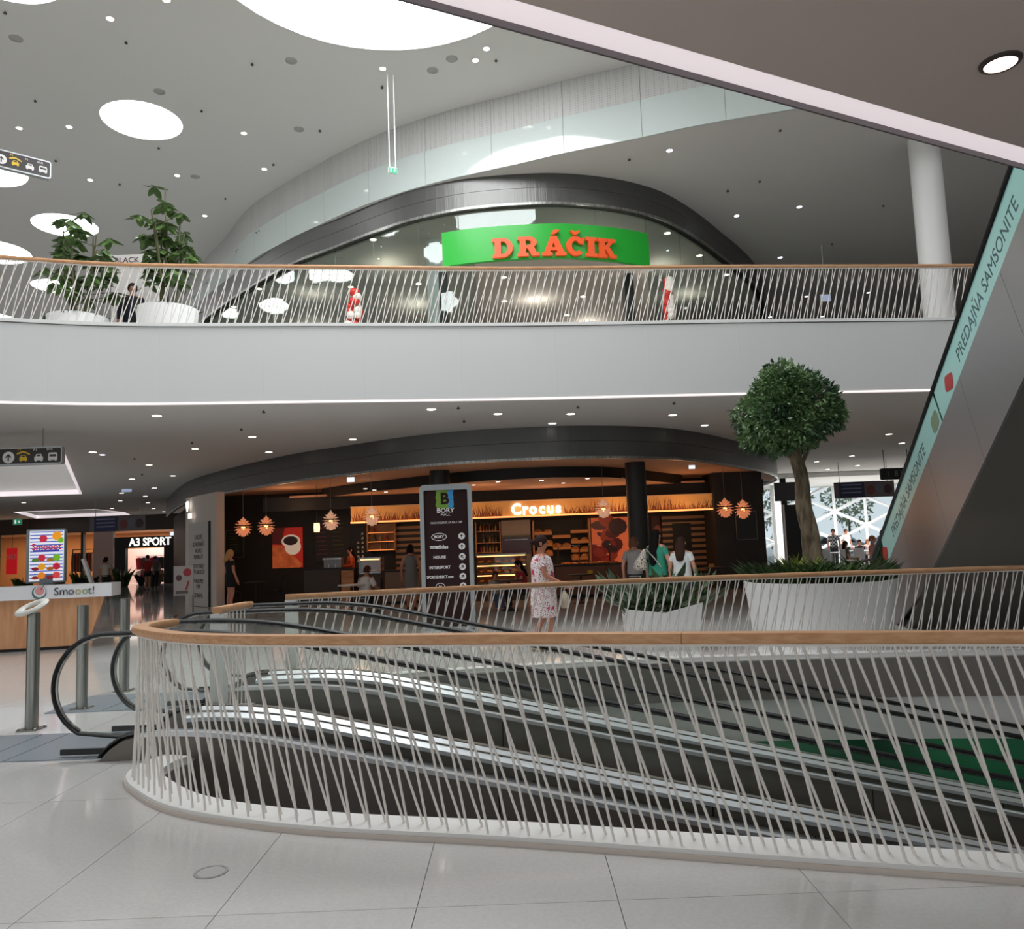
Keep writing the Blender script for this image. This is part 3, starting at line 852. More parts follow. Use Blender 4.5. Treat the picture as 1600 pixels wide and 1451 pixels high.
for q in (-0.45, -0.15, 0.15, 0.45):
    tuft('foliage', kg + kd * q + Vector((0, 0, 0.08)), 60, 0.16, 0.2, LEAF2, None, None, parent=kpot)
o = MB().box(kp(-0.35, 0.8, 1.37), (0.05, 0.4, 0.55), ka + 0.3, M=(Matrix.Rotation(ka + 0.2, 3, 'Z') @ Matrix.Rotation(radians(-18), 3, 'Y'))).build('menu_board', mat('board_grey', (190, 188, 184), 0.5))
tag(o, 'pale tilted menu board on the kiosk counter end', 'board')

# ---- hanging direction signs
PLATE = mat('sign_plate_dark', (44, 36, 34), 0.4)
SWH = mat('sign_white', (228, 226, 224), 0.5)
SYE = mat('sign_yellow', (226, 190, 40), 0.5)
def arrow(mb, M, r, ang):
    """dark arrow on the round field"""
    c, s = cos(ang), sin(ang)
    rot = lambda p: (p[0] * c - p[1] * s, p[0] * s + p[1] * c)
    sh = [(-.12, -.7), (.12, -.7), (.12, .2), (.42, -.1), (.58, .06), (0, .66), (-.58, .06), (-.42, -.1), (-.12, .2)]
    mb.shape([rot((x * r, y * r)) for x, y in sh], 0.004, M)
def car(M, s, mt, parent, bus=False):
    body = [(-.5, -.3), (-.5, .1), (-.36, .16), (-.28, .44), (.28, .44), (.36, .16), (.5, .1), (.5, -.3)] if not bus else [(-.5, -.34), (-.5, .3), (-.4, .5), (.4, .5), (.5, .3), (.5, -.34)]
    win = [(-.24, .16), (-.19, .36), (.19, .36), (.24, .16)] if not bus else [(-.38, .04), (-.38, .3), (.38, .3), (.38, .04)]
    MB().shape([(x * s, y * s) for x, y in body], 0.004, M, holes=[[(x * s, y * s) for x, y in win]]).build('vehicle_symbol', mt, parent)
    MB().shape([(x * s, y * s) for x, y in ((-.42, -.44), (-.42, -.3), (-.24, -.3), (-.24, -.44))], 0.004, M).build('wheel_symbol', mt, parent)
    MB().shape([(x * s, y * s) for x, y in ((.24, -.44), (.24, -.3), (.42, -.3), (.42, -.44))], 0.004, M).build('wheel_symbol', mt, parent)
def dirsign(c, rz, wdt, hgt, ceil, label, rods, ls=1.0):
    r = empty('direction_sign', c, label, 'sign')
    M = Matrix.Translation(c) @ Matrix.Rotation(rz, 4, 'Z')
    MB().shape(rrect(wdt, hgt, 0.05), 0.12, M @ Matrix.Translation((0, 0.12, 0))).build('frame', mat('sign_alu_frame', (176, 180, 182), 0.35, 0.4), r)
    MB().shape(rrect(wdt - 0.05, hgt - 0.06, 0.03), 0.012, M @ Matrix.Translation((0, 0.006, 0))).build('plate', PLATE, r)
    F = M @ Matrix.Translation((wdt / 2, -0.006, 0))
    u = hgt * ls
    MB().shape(circ(0.33 * u, 24), 0.004, F @ Matrix.Translation((-2.95 * u, 0, -0.02))).build('arrow_field', SWH, r)
    mb = MB(); arrow(mb, F @ Matrix.Translation((-2.95 * u, -0.004, -0.02)), 0.3 * u, 0); mb.build('arrow', PLATE, r)
    car(F @ Matrix.Translation((-2.13 * u, 0, -0.12 * u)), 0.42 * u, SYE, r)
    MB().shape([(-.36 * u, .04 * u), (0, .15 * u), (.36 * u, .0), (.36 * u, .09 * u), (0, .24 * u), (-.36 * u, .13 * u)], 0.004, F @ Matrix.Translation((-2.13 * u, 0, 0.05 * u))).build('roof_symbol', SYE, r)
    text('P1', None, 0.2 * u, SYE, r, M=F @ Matrix.Translation((-2.35 * u, 0, 0.37 * u)), extr=0.002)
    car(F @ Matrix.Translation((-1.28 * u, 0, -0.12 * u)), 0.48 * u, SWH, r)
    text('P1', None, 0.2 * u, SWH, r, M=F @ Matrix.Translation((-1.48 * u, 0, 0.33 * u)), extr=0.002)
    car(F @ Matrix.Translation((-0.5 * u, 0, -0.1 * u)), 0.5 * u, SWH, r, True)
    text('BUS', None, 0.2 * u, SWH, r, M=F @ Matrix.Translation((-0.68 * u, 0, 0.35 * u)), extr=0.002)
    for q in rods:
        p = M @ Vector((q, 0.06, hgt / 2))
        MB().cyl(p, (p.x, p.y, ceil), 0.009, n=8).build('hanger_rod', STEEL, r)
    return r
p = aty(47, 712, 16.0)
rgt = aty(96, 712, 16.0)
dirsign(Vector((rgt.x - 0.85, 16.0, p.z)), radians(1.5), 1.7, 0.36, Z1, 'dark hanging direction sign with arrow, cars and bus under the gallery soffit', (-0.6, 0.43))
rgt = aty(80, 268, 15.6)
dirsign(Vector((rgt.x - 0.86 * cos(radians(42)), 15.6 - 0.86 * sin(radians(42)), rgt.z + 0.02)), radians(42), 1.72, 0.37, Z3, 'dark hanging direction sign high up at the left below the atrium ceiling', (-0.6,), 0.8)

# ---- mall directory totem
tb = atz(702, 985, 0)
TY = tb.y
tw_l, tw_r = aty(662, 860, TY).x, aty(744, 860, TY).x
th = aty(702, 756, TY).z
tot = empty('directory_totem', (tb.x, TY, 0), 'tall dark directory totem with grey rounded frame listing shops', 'totem')
wt = tw_r - tw_l
TM = Matrix.Translation((tb.x, TY, th / 2))
GREYF = mat('totem_frame_grey', (150, 156, 158), 0.4)
MB().shape(rrect(wt, th, 0.1), 0.22, TM @ Matrix.Translation((0, 0.22, 0)), holes=[rrect(wt - 0.16, th - 0.18, 0.03, 5, 0, -0.02)]).build('frame', GREYF, tot)
MB().shape(rrect(wt - 0.15, th - 0.17, 0.03, 5, 0, -0.02), 0.14, TM @ Matrix.Translation((0, 0.19, 0))).build('panel', mat('totem_panel', (50, 34, 34), 0.8, spec=0.1), tot)
TF = TM @ Matrix.Translation((0, 0.048, th / 2))
def tz(py): return aty(702, py, TY).z - th
def wob(w_, h_, n=36):
    out = []
    for i in range(n):
        a = 2 * pi * i / n
        c_, s_ = cos(a), sin(a)
        k = 1 / max(abs(c_), abs(s_))
        out.append((c_ * k * w_ / 2 * (1 + 0.05 * sin(9 * a)), s_ * k * h_ / 2 * (1 + 0.05 * cos(7 * a))))
    return out
zl = tz(779)
MB().shape(wob(0.34, 0.36), 0.006, TF @ Matrix.Translation((-0.02, 0, zl))).build('logo_green', mat('logo_green', (106, 148, 44), 0.5), tot)
MB().shape([(0.06 * 1, -0.17), (0.15, -0.18), (0.165, -0.05), (0.15, 0.06), (0.17, 0.18), (0.06, 0.17)], 0.008, TF @ Matrix.Translation((-0.01, 0, zl))).build('logo_blue', mat('logo_blue', (50, 140, 200), 0.5), tot)
text('B', None, 0.30, mat('totem_panel', (52, 38, 38)), tot, M=TF @ Matrix.Translation((-0.02, -0.008, zl + 0.0)), extr=0.002, off=0.012)
text('BORY', None, 0.12, SWH, tot, M=TF @ Matrix.Translation((-0.01, 0, tz(797))), extr=0.002, off=0.003, xs=1.1)
text('MALL', None, 0.07, SWH, tot, M=TF @ Matrix.Translation((-0.01, 0, tz(803.5))), extr=0.002, xs=1.1)
text('NACHÁDZATE SA NA 1. NP', None, 0.058, SWH, tot, M=TF @ Matrix.Translation((0.0, 0, tz(816))), extr=0.002, xs=0.85)
rows = ((838, 'BORY', 0), (854, 'adidas', 0), (870, 'HOUSE', pi / 4), (886, 'INTERSPORT', -pi / 4), (901, 'SPORTSDIRECT.com', -pi / 4), (916, 'H', 0))
for py_, s_, an in rows:
    z_ = tz(py_)
    MB().shape(circ(0.064, 24), 0.004, TF @ Matrix.Translation((0.29, 0, z_))).build('arrow_field', SWH, tot)
    mb = MB(); arrow(mb, TF @ Matrix.Translation((0.29, -0.004, z_)), 0.06, an); mb.build('arrow', mat('totem_panel', (52, 38, 38)), tot)
    if s_ in ('BORY', 'H'):
        MB().shape(circ(0.15 if s_ == 'BORY' else 0.09, 28, 0, 0, 1, 0.5 if s_ == 'BORY' else 0.8), 0.003, TF @ Matrix.Translation((-0.15, 0, z_)), holes=[circ(0.138 if s_ == 'BORY' else 0.078, 28, 0, 0, 1, 0.46 if s_ == 'BORY' else 0.78)]).build('oval_ring', SWH, tot)
    xs2 = {'SPORTSDIRECT.com': 0.78, 'INTERSPORT': 0.95}.get(s_, 1.0)
    text(s_, None, 0.075 if s_ != 'adidas' else 0.1, SWH, tot, M=TF @ Matrix.Translation((-0.15 + (0.05 if s_ == 'adidas' else 0), 0, z_)), extr=0.002, off=0.0025, xs=xs2)
    if s_ == 'adidas':
        for q in range(3):
            MB().shape([(-0.33, -0.022 + q * 0.018), (-0.16, -0.022 + q * 0.018), (-0.16, -0.01 + q * 0.018), (-0.33, -0.01 + q * 0.018)], 0.003, TF @ Matrix.Translation((0, 0, z_))).build('bar_mark', SWH, tot)

# ================================================================ ESCALATOR going up at the right
ea, eb = aty(1361, 874, 15.0), aty(1573, 265, 8.15)
eh = Vector((eb.x - ea.x, eb.y - ea.y, 0)); run = eh.length; eh.normalize()
slope = (eb.z - ea.z) / run
er = Vector((-eh.y, eh.x, 0))
if er.x < 0: er = -er                          # to the right
esc = empty('escalator', (ea.x, ea.y, 0), 'steel clad escalator rising towards the near gallery with lettered glass side', 'escalator')
def ep(s, z, side=0.0):
    """s metres along plan from ea, z above the handrail line"""
    q = ea + eh * s + er * side
    return Vector((q.x, q.y, ea.z + slope * s + z))
S1 = (ZF + 0.95 - ea.z) / slope
gl_h, cl_h = 0.70, 2.16                        # below the handrail: foot of the glass, foot of the cladding
cuts = [-1.6 + i * 1.45 for i in range(int((S1 + 1.6) / 1.45) + 1)]
def quadstrip(name, s0, s1, z0, z1, side, th, mt, skew=0.0, clip=True):
    mb = MB()
    pts = [ep(s0, z0, side), ep(s1, z0, side), ep(s1 - skew, z1, side), ep(s0 - skew, z1, side)]
    if clip:
        for p in pts: p.z = max(p.z, 0.004)
    pts += [p + er * th for p in pts]
    mb.add(pts, [(0, 1, 2, 3), (7, 6, 5, 4), (0, 4, 5, 1), (1, 5, 6, 2), (2, 6, 7, 3), (3, 7, 4, 0)])
    return mb.build(name, mt, esc)
for a, b in zip(cuts, cuts[1:]):
    quadstrip('side_panel', a + 0.003, b - 0.003, -cl_h, -gl_h - 0.02, 0.0, 0.03, ESCP, skew=0.55)
    quadstrip('side_panel', a + 0.003, b - 0.003, -cl_h, -gl_h - 0.02, 2.07, 0.03, ESCP, skew=0.55)
UND = mat('escalator_underside', (120, 116, 108), 0.6)
mb = MB()
pts = [ep(-1.6, -cl_h, 0.03), ep(S1, -cl_h, 0.03), ep(S1, -cl_h, 2.1), ep(-1.6, -cl_h, 2.1)]
for p in pts: p.z = max(p.z, 0.004)
# underside kinks where it meets the floor
sk = (cl_h - ea.z) / slope
pts = [ep(sk, -cl_h, 0.03), ep(S1, -cl_h, 0.03), ep(S1, -cl_h, 2.1), ep(sk, -cl_h, 2.1)]
pts += [p + Vector((0, 0, 0.04)) for p in pts]
mb.add(pts, [(0, 1, 2, 3), (7, 6, 5, 4), (0, 4, 5, 1), (1, 5, 6, 2), (2, 6, 7, 3), (3, 7, 4, 0)]).build('underside', UND, esc)
for side in (0.05, 2.0):
    hr = [ep(-1.2 + 0.0, 0, side)]
    hr = []
    zflat = 1.0
    sf = (zflat - ea.z) / slope
    cxs = sf - 0.9
    for i in range(12):
        a = -pi * 0.4 - pi * 0.6 * i / 11 - 0.0
        q = ea + eh * (cxs + 0.4 * cos(a + pi / 1.0 * 0 + 0)) + er * side
        hr.append(Vector((q.x, q.y, 0.6 + 0.4 * sin(a))) if False else Vector((ea.x + eh.x * (cxs - 0.4 * sin(pi * i / 11)) + er.x * side, ea.y + eh.y * (cxs - 0.4 * sin(pi * i / 11)) + er.y * side, 0.6 - 0.4 * cos(pi * i / 11))))
    hr += [ep(sf + 0.1, 0.02, side), ep(sf + 1, 0, side), ep(S1, 0, side)]
    MB().tube(hr, 0.04, 8, flat=(1.2, 0.8)).build('handrail_belt', RUBBER, esc, smooth=50)
    quadstrip('glass_pane', sf + 0.1, sf + 1.5, -gl_h, -0.03, side, 0.012, GLASSG)
    s = sf + 1.504
    while s < S1 - 1.4:
        quadstrip('glass_pane', s, s + 1.9, -gl_h, -0.03, side, 0.012, GLASSG); s += 1.904
# steps
s = 0.0
stp = MB().box((0, 0, 0), (0.4, 1.5, 0.2)); stm = mesh_of(stp, 'step', CLAD)
sst = (0.2 - (ea.z - 0.98)) / slope
ang = atan2(eh.y, eh.x)
while sst < S1 - 0.4:
    q = ep(sst, -1.08, 1.03)
    o = bpy.data.objects.new('step', stm); COL.objects.link(o); o.parent = esc
    o.matrix_parent_inverse = Matrix.Translation(-parent_loc(esc))
    o.matrix_basis = Matrix.Translation(q) @ Matrix.Rotation(ang, 4, 'Z')
    sst += 0.4
# film with lettering on the glass: turquoise, red suitcases
FILM = mat('turquoise_film', (158, 206, 200), 0.35)
ux = (eh + Vector((0, 0, slope))).normalized(); uz = er.cross(ux) * -1
nz_ = -er
uy = nz_.cross(ux)
if uy.z < 0: uy = -uy
def FMat(s, z):
    q = ep(s, z, 0.046)
    M = Matrix.Identity(4)
    # local x along the slope, local z up across it, local -y outwards
    for i in range(3):
        M[i][0], M[i][1], M[i][2], M[i][3] = ux[i], -nz_[i], uy[i], q[i]
    return M
cth = 1 / sqrt(1 + slope * slope)
gm = -0.03 - (gl_h - 0.03) / 2
for s0, s1_ in ((0.8, 4.1), (4.15, 7.5), (7.55, 9.2)):
    M = FMat((s0 + s1_) / 2, gm)
    L = (s1_ - s0) / cth
    MB().shape([(-L / 2, -0.28), (L / 2, -0.28), (L / 2, 0.28), (-L / 2, 0.28)], 0.003, M).build('film', FILM, esc)
INK = mat('film_ink', (56, 84, 92), 0.5)
RED = mat('suitcase_red', (170, 52, 52), 0.45)
text('PREDAJŇA SAMSONITE', None, 0.28, INK, esc, M=FMat(2.4, gm - 0.02) @ Matrix.Translation((0, -0.004, 0)), extr=0.001, xs=0.82)
text('PREDAJŇA SAMSONITE', None, 0.28, INK, esc, M=FMat(6.0, gm - 0.02) @ Matrix.Translation((0, -0.004, 0)), extr=0.001, xs=0.82)
for s_, c_ in ((0.85, RED), (4.62, RED), (7.8, mat('suitcase_coral', (226, 84, 60), 0.45))):
    M = FMat(s_, gm - 0.03) @ Matrix.Translation((0, -0.005, 0)) @ Matrix.Rotation(0.5, 4, 'Y')
    MB().shape(rrect(0.30, 0.22, 0.06), 0.003, M).build('suitcase_print', c_, esc)
for s_ in (3.95, 8.25):
    M = FMat(s_, gm - 0.05) @ Matrix.Translation((0, -0.005, 0))
    MB().shape(rrect(0.30, 0.26, 0.08), 0.003, M).build('suitcase_print', mat('suitcase_olive', (120, 138, 110), 0.5), esc)
# ================================================================ PLANTERS AND TREES
POT = mat('white_planter', (240, 241, 240), 0.4)
SOIL = mat('soil', (46, 38, 30), 0.9)
BARK = noisy(mat('bark', (112, 98, 78), 0.85), (84, 72, 56), (140, 124, 100), 6, 4, bump=0.5, stretch=(2, 2, 0.7))
pc = atz(1278, 990, 0)
PY = 12.15
pxl, pxr = aty(1166, 915, PY).x, aty(1392, 915, PY).x
PX, PR = (pxl + pxr) / 2, (pxr - pxl) / 2
PH = aty(1278, 912, PY - PR * 0.95).z
big = empty('big_planter', (PX, PY, 0), 'large round white planter holding the ball shaped tree', 'planter')
MB().lathe([(PR * 0.9, 0.0), (PR * 0.93, 0.3), (PR * 0.97, 0.7), (PR, PH - 0.02), (PR, PH), (PR - 0.05, PH), (PR - 0.06, PH - 0.12)], (PX, PY, 0), 56, caps=False).build('pot', POT, big, smooth=40)
MB().lathe([(PR - 0.06, PH - 0.14), (PR - 0.06, PH - 0.1)], (PX, PY, 0), 40).build('soil', SOIL, big)
MB().lathe([(PR * 0.86, 0.0), (PR * 0.86, 0.03)], (PX, PY, 0), 40).build('foot', DARK, big)
und_mb = MB()
for i in range(15):
    a = 2 * pi * i / 15
    q = (PX + cos(a) * PR * 0.66, PY + sin(a) * PR * 0.66, PH - 0.1)
    ug = tuft('undergrowth', q, 110, 0.26, random.uniform(0.36, 0.5), LEAF, None, None, blade=(0.028, 0.1), droop=0.9)
    und_mb.add([tuple(v.co) for v in ug.data.vertices], [tuple(f.vertices) for f in ug.data.polygons])
    bpy.data.objects.remove(ug)
und_o = und_mb.build('undergrowth', LEAF)
tag(und_o, 'dense dark green undergrowth filling the large round planter', 'undergrowth', kind='stuff')
for i, (px_, py_) in enumerate(((1238, 862), (1258, 862))):
    q = aty(px_, py_, PY - 0.2)
    o = tuft('yellow_green_plant', (q.x, q.y, PH - 0.1), 40, 0.07, q.z - PH + 0.1, mat('lime_leaf', (128, 142, 60), 0.45), 'pale lime green leafy plant %s the tree trunk' % ('just left of', 'right beside')[i], 'plant', blade=(0.025, 0.06), droop=0.25)
# ball tree
tb0 = aty(1276, 890, PY); tb1 = aty(1258, 800, PY); tb2 = aty(1250, 735, PY); tb3 = aty(1236, 690, PY)
cc = aty(1235, 645, PY)
CR_ = 84 * PY / 1250
tree = empty('ball_tree', (tb0.x, PY, PH - 0.1), 'ficus tree with dense round dark crown standing in the round planter', 'tree')
mb = MB()
for k, ph in enumerate((0.0, 2.1, 4.2)):            # plaited trunk: three stems winding together
    pts = []; rr = []
    for i in range(19):
        t = i / 18
        p = tb0.lerp(tb1, t / 0.5) if t < 0.5 else (tb1.lerp(tb2, (t - .5) / .35) if t < 0.85 else tb2.lerp(tb3, (t - .85) / .15))
        if i == 0: p = Vector((tb0.x + 0.02, PY, PH - 0.12))
        a = ph + t * 5.0
        r = 0.055 * (1 - 0.3 * t)
        pts.append(p + Vector((cos(a) * r, sin(a) * r, 0))); rr.append(0.105 - 0.045 * t)
    mb.tube(pts, rr, 10)
mb.build('trunk', BARK, tree, smooth=60)
br = MB()
for i in range(16):
    d = Vector((random.gauss(0, 1), random.gauss(0, 1), random.gauss(0.25, 0.7))).normalized()
    e = cc + Vector((d.x * CR_ * 0.85, d.y * CR_ * 0.85, d.z * CR_ * 0.85))
    s0 = tb2.lerp(tb3, random.random())
    m_ = s0.lerp(e, 0.5) + Vector((0, 0, 0.1))
    br.tube([s0, m_, e], [0.035, 0.02, 0.006], 5)
br.build('branch', BARK, tree)
def leafball(n, seed, c, R, lobes, size, clip=None):
    rnd = random.Random(seed); mb = MB()
    for i in range(n):
        lc, lr = lobes[rnd.randrange(len(lobes))]
        d = Vector((rnd.gauss(0, 1), rnd.gauss(0, 1), rnd.gauss(0, 1))).normalized()
        p = lc + d * lr * (0.55 + 0.5 * rnd.random() ** 0.6)
        ax = (d + Vector((rnd.gauss(0, .6), rnd.gauss(0, .6), rnd.gauss(-0.1, .6)))).normalized()
        sd = ax.cross(Vector((rnd.gauss(0, 1), rnd.gauss(0, 1), rnd.gauss(0, 1)))).normalized()
        L, W = size * rnd.uniform(.7, 1.3), size * 0.26
        nn = ax.cross(sd) * W * 0.4
        mb.add([p, p + ax * L * .45 + sd * W + nn, p + ax * L, p + ax * L * .45 - sd * W + nn], [(0, 1, 2), (0, 2, 3)])
    return mb
rnd = random.Random(3)
lobes = [(cc + Vector((0, 0, 0.05)), CR_ * 0.78)]
for i in range(26):
    d = Vector((rnd.gauss(0, 1), rnd.gauss(0, 1), rnd.gauss(0, 0.9))).normalized()
    if d.z < -0.4 and d.x > 0: d.x = -d.x
    lobes.append((cc + d * CR_ * rnd.uniform(.6, .76), CR_ * rnd.uniform(0.24, 0.36)))
FIC = noisy(mat('ficus_leaf', (84, 114, 78), 0.3), (62, 92, 60), (116, 148, 92), 2.5, 2)
o = leafball(15000, 5, cc, CR_, lobes * 1 + [lobes[0]] * 9, 0.085).build('crown', FIC, tree, kind='stuff')
# small white planter with leafy plant between railing and shop
q0, q1 = aty(980, 955, 11.7), aty(1098, 955, 11.7)
sx, sw = (q0.x + q1.x) / 2, q1.x - q0.x
sh = q0.z + 0.03
sp_ = empty('small_planter', (sx, 12.0, 0), 'low angular white planter with broad leaved plants behind the rear railing', 'planter')
mb = MB()
ring0 = [(sx - sw * .44, 11.72), (sx + sw * .42, 11.72), (sx + sw * .46, 12.3), (sx - sw * .46, 12.3)]
ring1 = [(sx - sw * .5, 11.66), (sx - sw * .02, 11.60), (sx + sw * .5, 11.66), (sx + sw * .5, 12.36), (sx - sw * .5, 12.36)]
vs = [(x, y, 0) for x, y in (ring0[0], ((ring0[0][0] + ring0[1][0]) / 2, 11.7), ring0[1], ring0[2], ring0[3])] + [(x, y, sh + dz) for (x, y), dz in zip(ring1, (0.0, -0.06, 0.06, 0.03, 0.0))]
mb.add(vs, [(0, 1, 6, 5), (1, 2, 7, 6), (2, 3, 8, 7), (3, 4, 9, 8), (4, 0, 5, 9), (4, 3, 2, 1, 0)])
mb.build('pot', POT, sp_)
MB().prism([(x * 0.86 + sx * 0.14, y * 0.8 + 12.0 * 0.2) for x, y in ring1], sh - 0.2, sh - 0.16).build('soil', SOIL, sp_)
BL = mesh_of(MB().add([(0, 0, 0), (-.05, 0, .1), (-.062, .012, .2), (-.03, .03, .32), (0, .05, .4), (.03, .03, .32), (.062, .012, .2), (.05, 0, .1), (0, -.012, .2)],
                      [(0, 1, 8, 7), (1, 2, 8), (2, 3, 8), (3, 4, 8), (4, 5, 8), (5, 6, 8), (6, 7, 8)]), 'leaf', noisy(mat('broad_leaf', (52, 76, 44), 0.35), (34, 56, 34), (72, 98, 56), 2, 2))
def leaf(parent, p, d, scale, me, roll=0.0, name='leaf'):
    o = bpy.data.objects.new(name, me); COL.objects.link(o)
    d = Vector(d).normalized()
    M = Matrix.Translation(p) @ d.to_track_quat('Z', 'Y').to_matrix().to_4x4() @ Matrix.Rotation(roll, 4, 'Z') @ Matrix.Diagonal((scale, scale, scale, 1))
    o.parent = parent; o.matrix_parent_inverse = Matrix.Translation(-parent_loc(parent)); o.matrix_basis = M
    return o
for k in range(4):
    cx_ = sx - sw * 0.42 + k * sw * 0.28
    pl = empty('leafy_plant', (cx_, 12.0, sh - 0.1), 'broad leaved green plant, %s from the left in the angular white planter' % ('first', 'second', 'third', 'fourth')[k], 'plant', 'plants in the angular planter')
    st = MB(); rn = random.Random(k + 20)
    for i in range(34):
        a = rn.uniform(0, 2 * pi); r0 = rn.uniform(0, 0.1)
        d = Vector((cos(a) * rn.uniform(.2, 1.3), sin(a) * rn.uniform(.2, 1.0), rn.uniform(.4, 1.2))).normalized()
        b = Vector((cx_ + cos(a) * r0, 12.0 + sin(a) * r0, sh - 0.1)); e = b + d * rn.uniform(0.1, 0.5)
        st.tube([b, e], 0.006, 4)
        leaf(pl, e, d + Vector((cos(a), sin(a), -0.2)) * 0.4, rn.uniform(.6, 1.0), BL, rn.uniform(-.6, .6))
    st.build('stem', LEAF2, pl)
# ---- two umbrella trees in tall white pots on the gallery
SL_ = mesh_of(MB().add([(0, 0, 0), (-.055, 0, .07), (-.075, .01, .15), (-.05, .025, .23), (0, .04, .29), (.05, .025, .23), (.075, .01, .15), (.055, 0, .07), (0, -.014, .15)],
                       [(0, 1, 8, 7), (1, 2, 8), (2, 3, 8), (3, 4, 8), (4, 5, 8), (5, 6, 8), (6, 7, 8)]), 'leaf', noisy(mat('umbrella_leaf', (84, 114, 58), 0.3), (56, 86, 44), (118, 148, 80), 2, 2))
def umbrella(px_l, px_r, py_top, pxc, py_hi, Y, label_p, label_t, seed, crown):
    l, r_ = aty(px_l, 490, Y), aty(px_r, 490, Y)
    cx_, R = (l.x + r_.x) / 2, (r_.x - l.x) / 2
    H = aty(pxc, py_top, Y - R * .8).z
    pt_ = empty('tall_planter', (cx_, Y, ZF), label_p, 'planter', 'white gallery planters')
    MB().lathe([(R * .8, 0), (R * .92, (H - ZF) * .5), (R, (H - ZF) * .96), (R, H - ZF), (R - .06, H - ZF), (R - .07, H - ZF - .1)], (cx_, Y, ZF), 36, caps=False).build('pot', POT, pt_, smooth=40)
    MB().lathe([(R - .07, H - ZF - .12), (R - .07, H - ZF - .08)], (cx_, Y, ZF), 30).build('soil', SOIL, pt_)
    top = aty(pxc, py_hi, Y)
    t = empty('umbrella_tree', (cx_, Y, H - .1), label_t, 'tree', 'gallery umbrella trees')
    rn = random.Random(seed)
    st = MB(); tips = []
    hgt = top.z - H
    for k in range(7):
        a = rn.uniform(0, 2 * pi)
        e = Vector((top.x + rn.gauss(0, 0.12) if k == 0 else cx_ + cos(a) * crown * rn.uniform(.25, .72), Y + sin(a) * crown * .6, H + hgt * (0.93 if k == 0 else rn.uniform(.5, .86))))
        b = Vector((cx_ + cos(a) * .12, Y + sin(a) * .12, H - .1))
        m_ = b.lerp(e, .5) + Vector((rn.gauss(0, .05), rn.gauss(0, .05), 0))
        st.tube([b, m_, e], [.028, .022, .012], 6)
        for q in range(6):
            f = .32 + .68 * q / 5
            p = b.lerp(m_, f * 2) if f < .5 else m_.lerp(e, f * 2 - 1)
            aa = rn.uniform(0, 2 * pi)
            ee = p + Vector((cos(aa), sin(aa), .35)) * rn.uniform(.18, .5) * (1.25 - .45 * f)
            st.tube([p, ee], .007, 4); tips.append((ee, aa))
    st.build('stem', mat('green_stem', (92, 92, 60), 0.7), t)
    for e, aa in tips:
        n_ = rn.randint(5, 7)
        for i in range(n_):
            b_ = aa + 2 * pi * i / n_
            d = Vector((cos(b_), sin(b_), rn.uniform(-1.5, -.35)))
            leaf(t, e, d, rn.uniform(.8, 1.2), SL_, rn.uniform(-.3, .3))
    for i in range(9):
        a = 2 * pi * i / 9 + rn.random()
        tuft('undergrowth', (cx_ + cos(a) * R * .7, Y + sin(a) * R * .7, H - .1), 34, .12, .18, LEAF, None, None, blade=(.03, .1), parent=pt_, droop=1.2)
umbrella(78, 166, 487, 112, 322, 15.75, 'white gallery planter nearer the left edge', 'smaller bushy umbrella tree on the gallery left of the white board', 11, 0.75)
umbrella(216, 308, 473, 272, 283, 15.75, 'white gallery planter under the taller plant', 'taller umbrella tree on the gallery right of the white board', 29, 0.72)
# ================================================================ CAFE (ground floor of the round block)
WARM = mat('warm_plaster', (196, 150, 122), 0.8)
def bcx(x0, x1, off=0.0, step=0.2):
    P = resample([Vector((p[0], p[1], 0)) for p in offset(BC, off)], step)
    return [(p.x, p.y) for p in P if x0 <= p.x <= x1]
cut = [(p[0], p[1]) for p in offset(BC, 0.15) if p[1] < 29.5]
struct(MB().prism(cut + [(9.6, 29.5), (-11.9, 29.5)], 3.56, 3.66).build('ceiling_cafe_ring', WARM), 'warm beige ring soffit of the cafe')
c2 = [p for p in offset(BC, 2.2) if p[1] < 25.2]
struct(MB().wall(c2, 3.28, 3.56, 0.08).build('wall_cafe_bulkhead', BLACK), 'black curved bulkhead inside the cafe')
struct(MB().prism([(p[0], p[1]) for p in offset(BC, 2.3) if p[1] < 25.0] + [(6, 25.0), (-7, 25.0)], 3.30, 3.36).build('ceiling_cafe_inner', WARM), 'warm beige inner ceiling of the cafe')
DARKW = noisy(mat('cafe_dark_wall', (32, 28, 26), 0.7), (28, 24, 22), (38, 33, 30), 1.5, 2)
xl = lambda px_, Y: aty(px_, 850, Y).x
zz = lambda px_, py_, Y: aty(px_, py_, Y).z
YB = 26.6                                          # back wall of the cafe
struct(MB().box(((xl(336, YB) + xl(1130, YB)) / 2, YB + 0.1, 1.78), (xl(1130, YB) - xl(336, YB), 0.2, 3.56)).build('wall_cafe_back', DARKW), 'black back wall of the cafe')
struct(MB().box(((xl(1120, 24.6) + xl(1197, 24.6)) / 2, 25.3, 1.78), (xl(1197, 24.6) - xl(1120, 24.6), 1.4, 3.56)).build('wall_cafe_right', DARKW), 'black pier at the right of the cafe')
struct(MB().box((0, 25.13, 3.12), (xl(1130, 25) - xl(440, 25) + 2.0, 0.1, 0.44)).build('wall_cafe_header', BLACK))
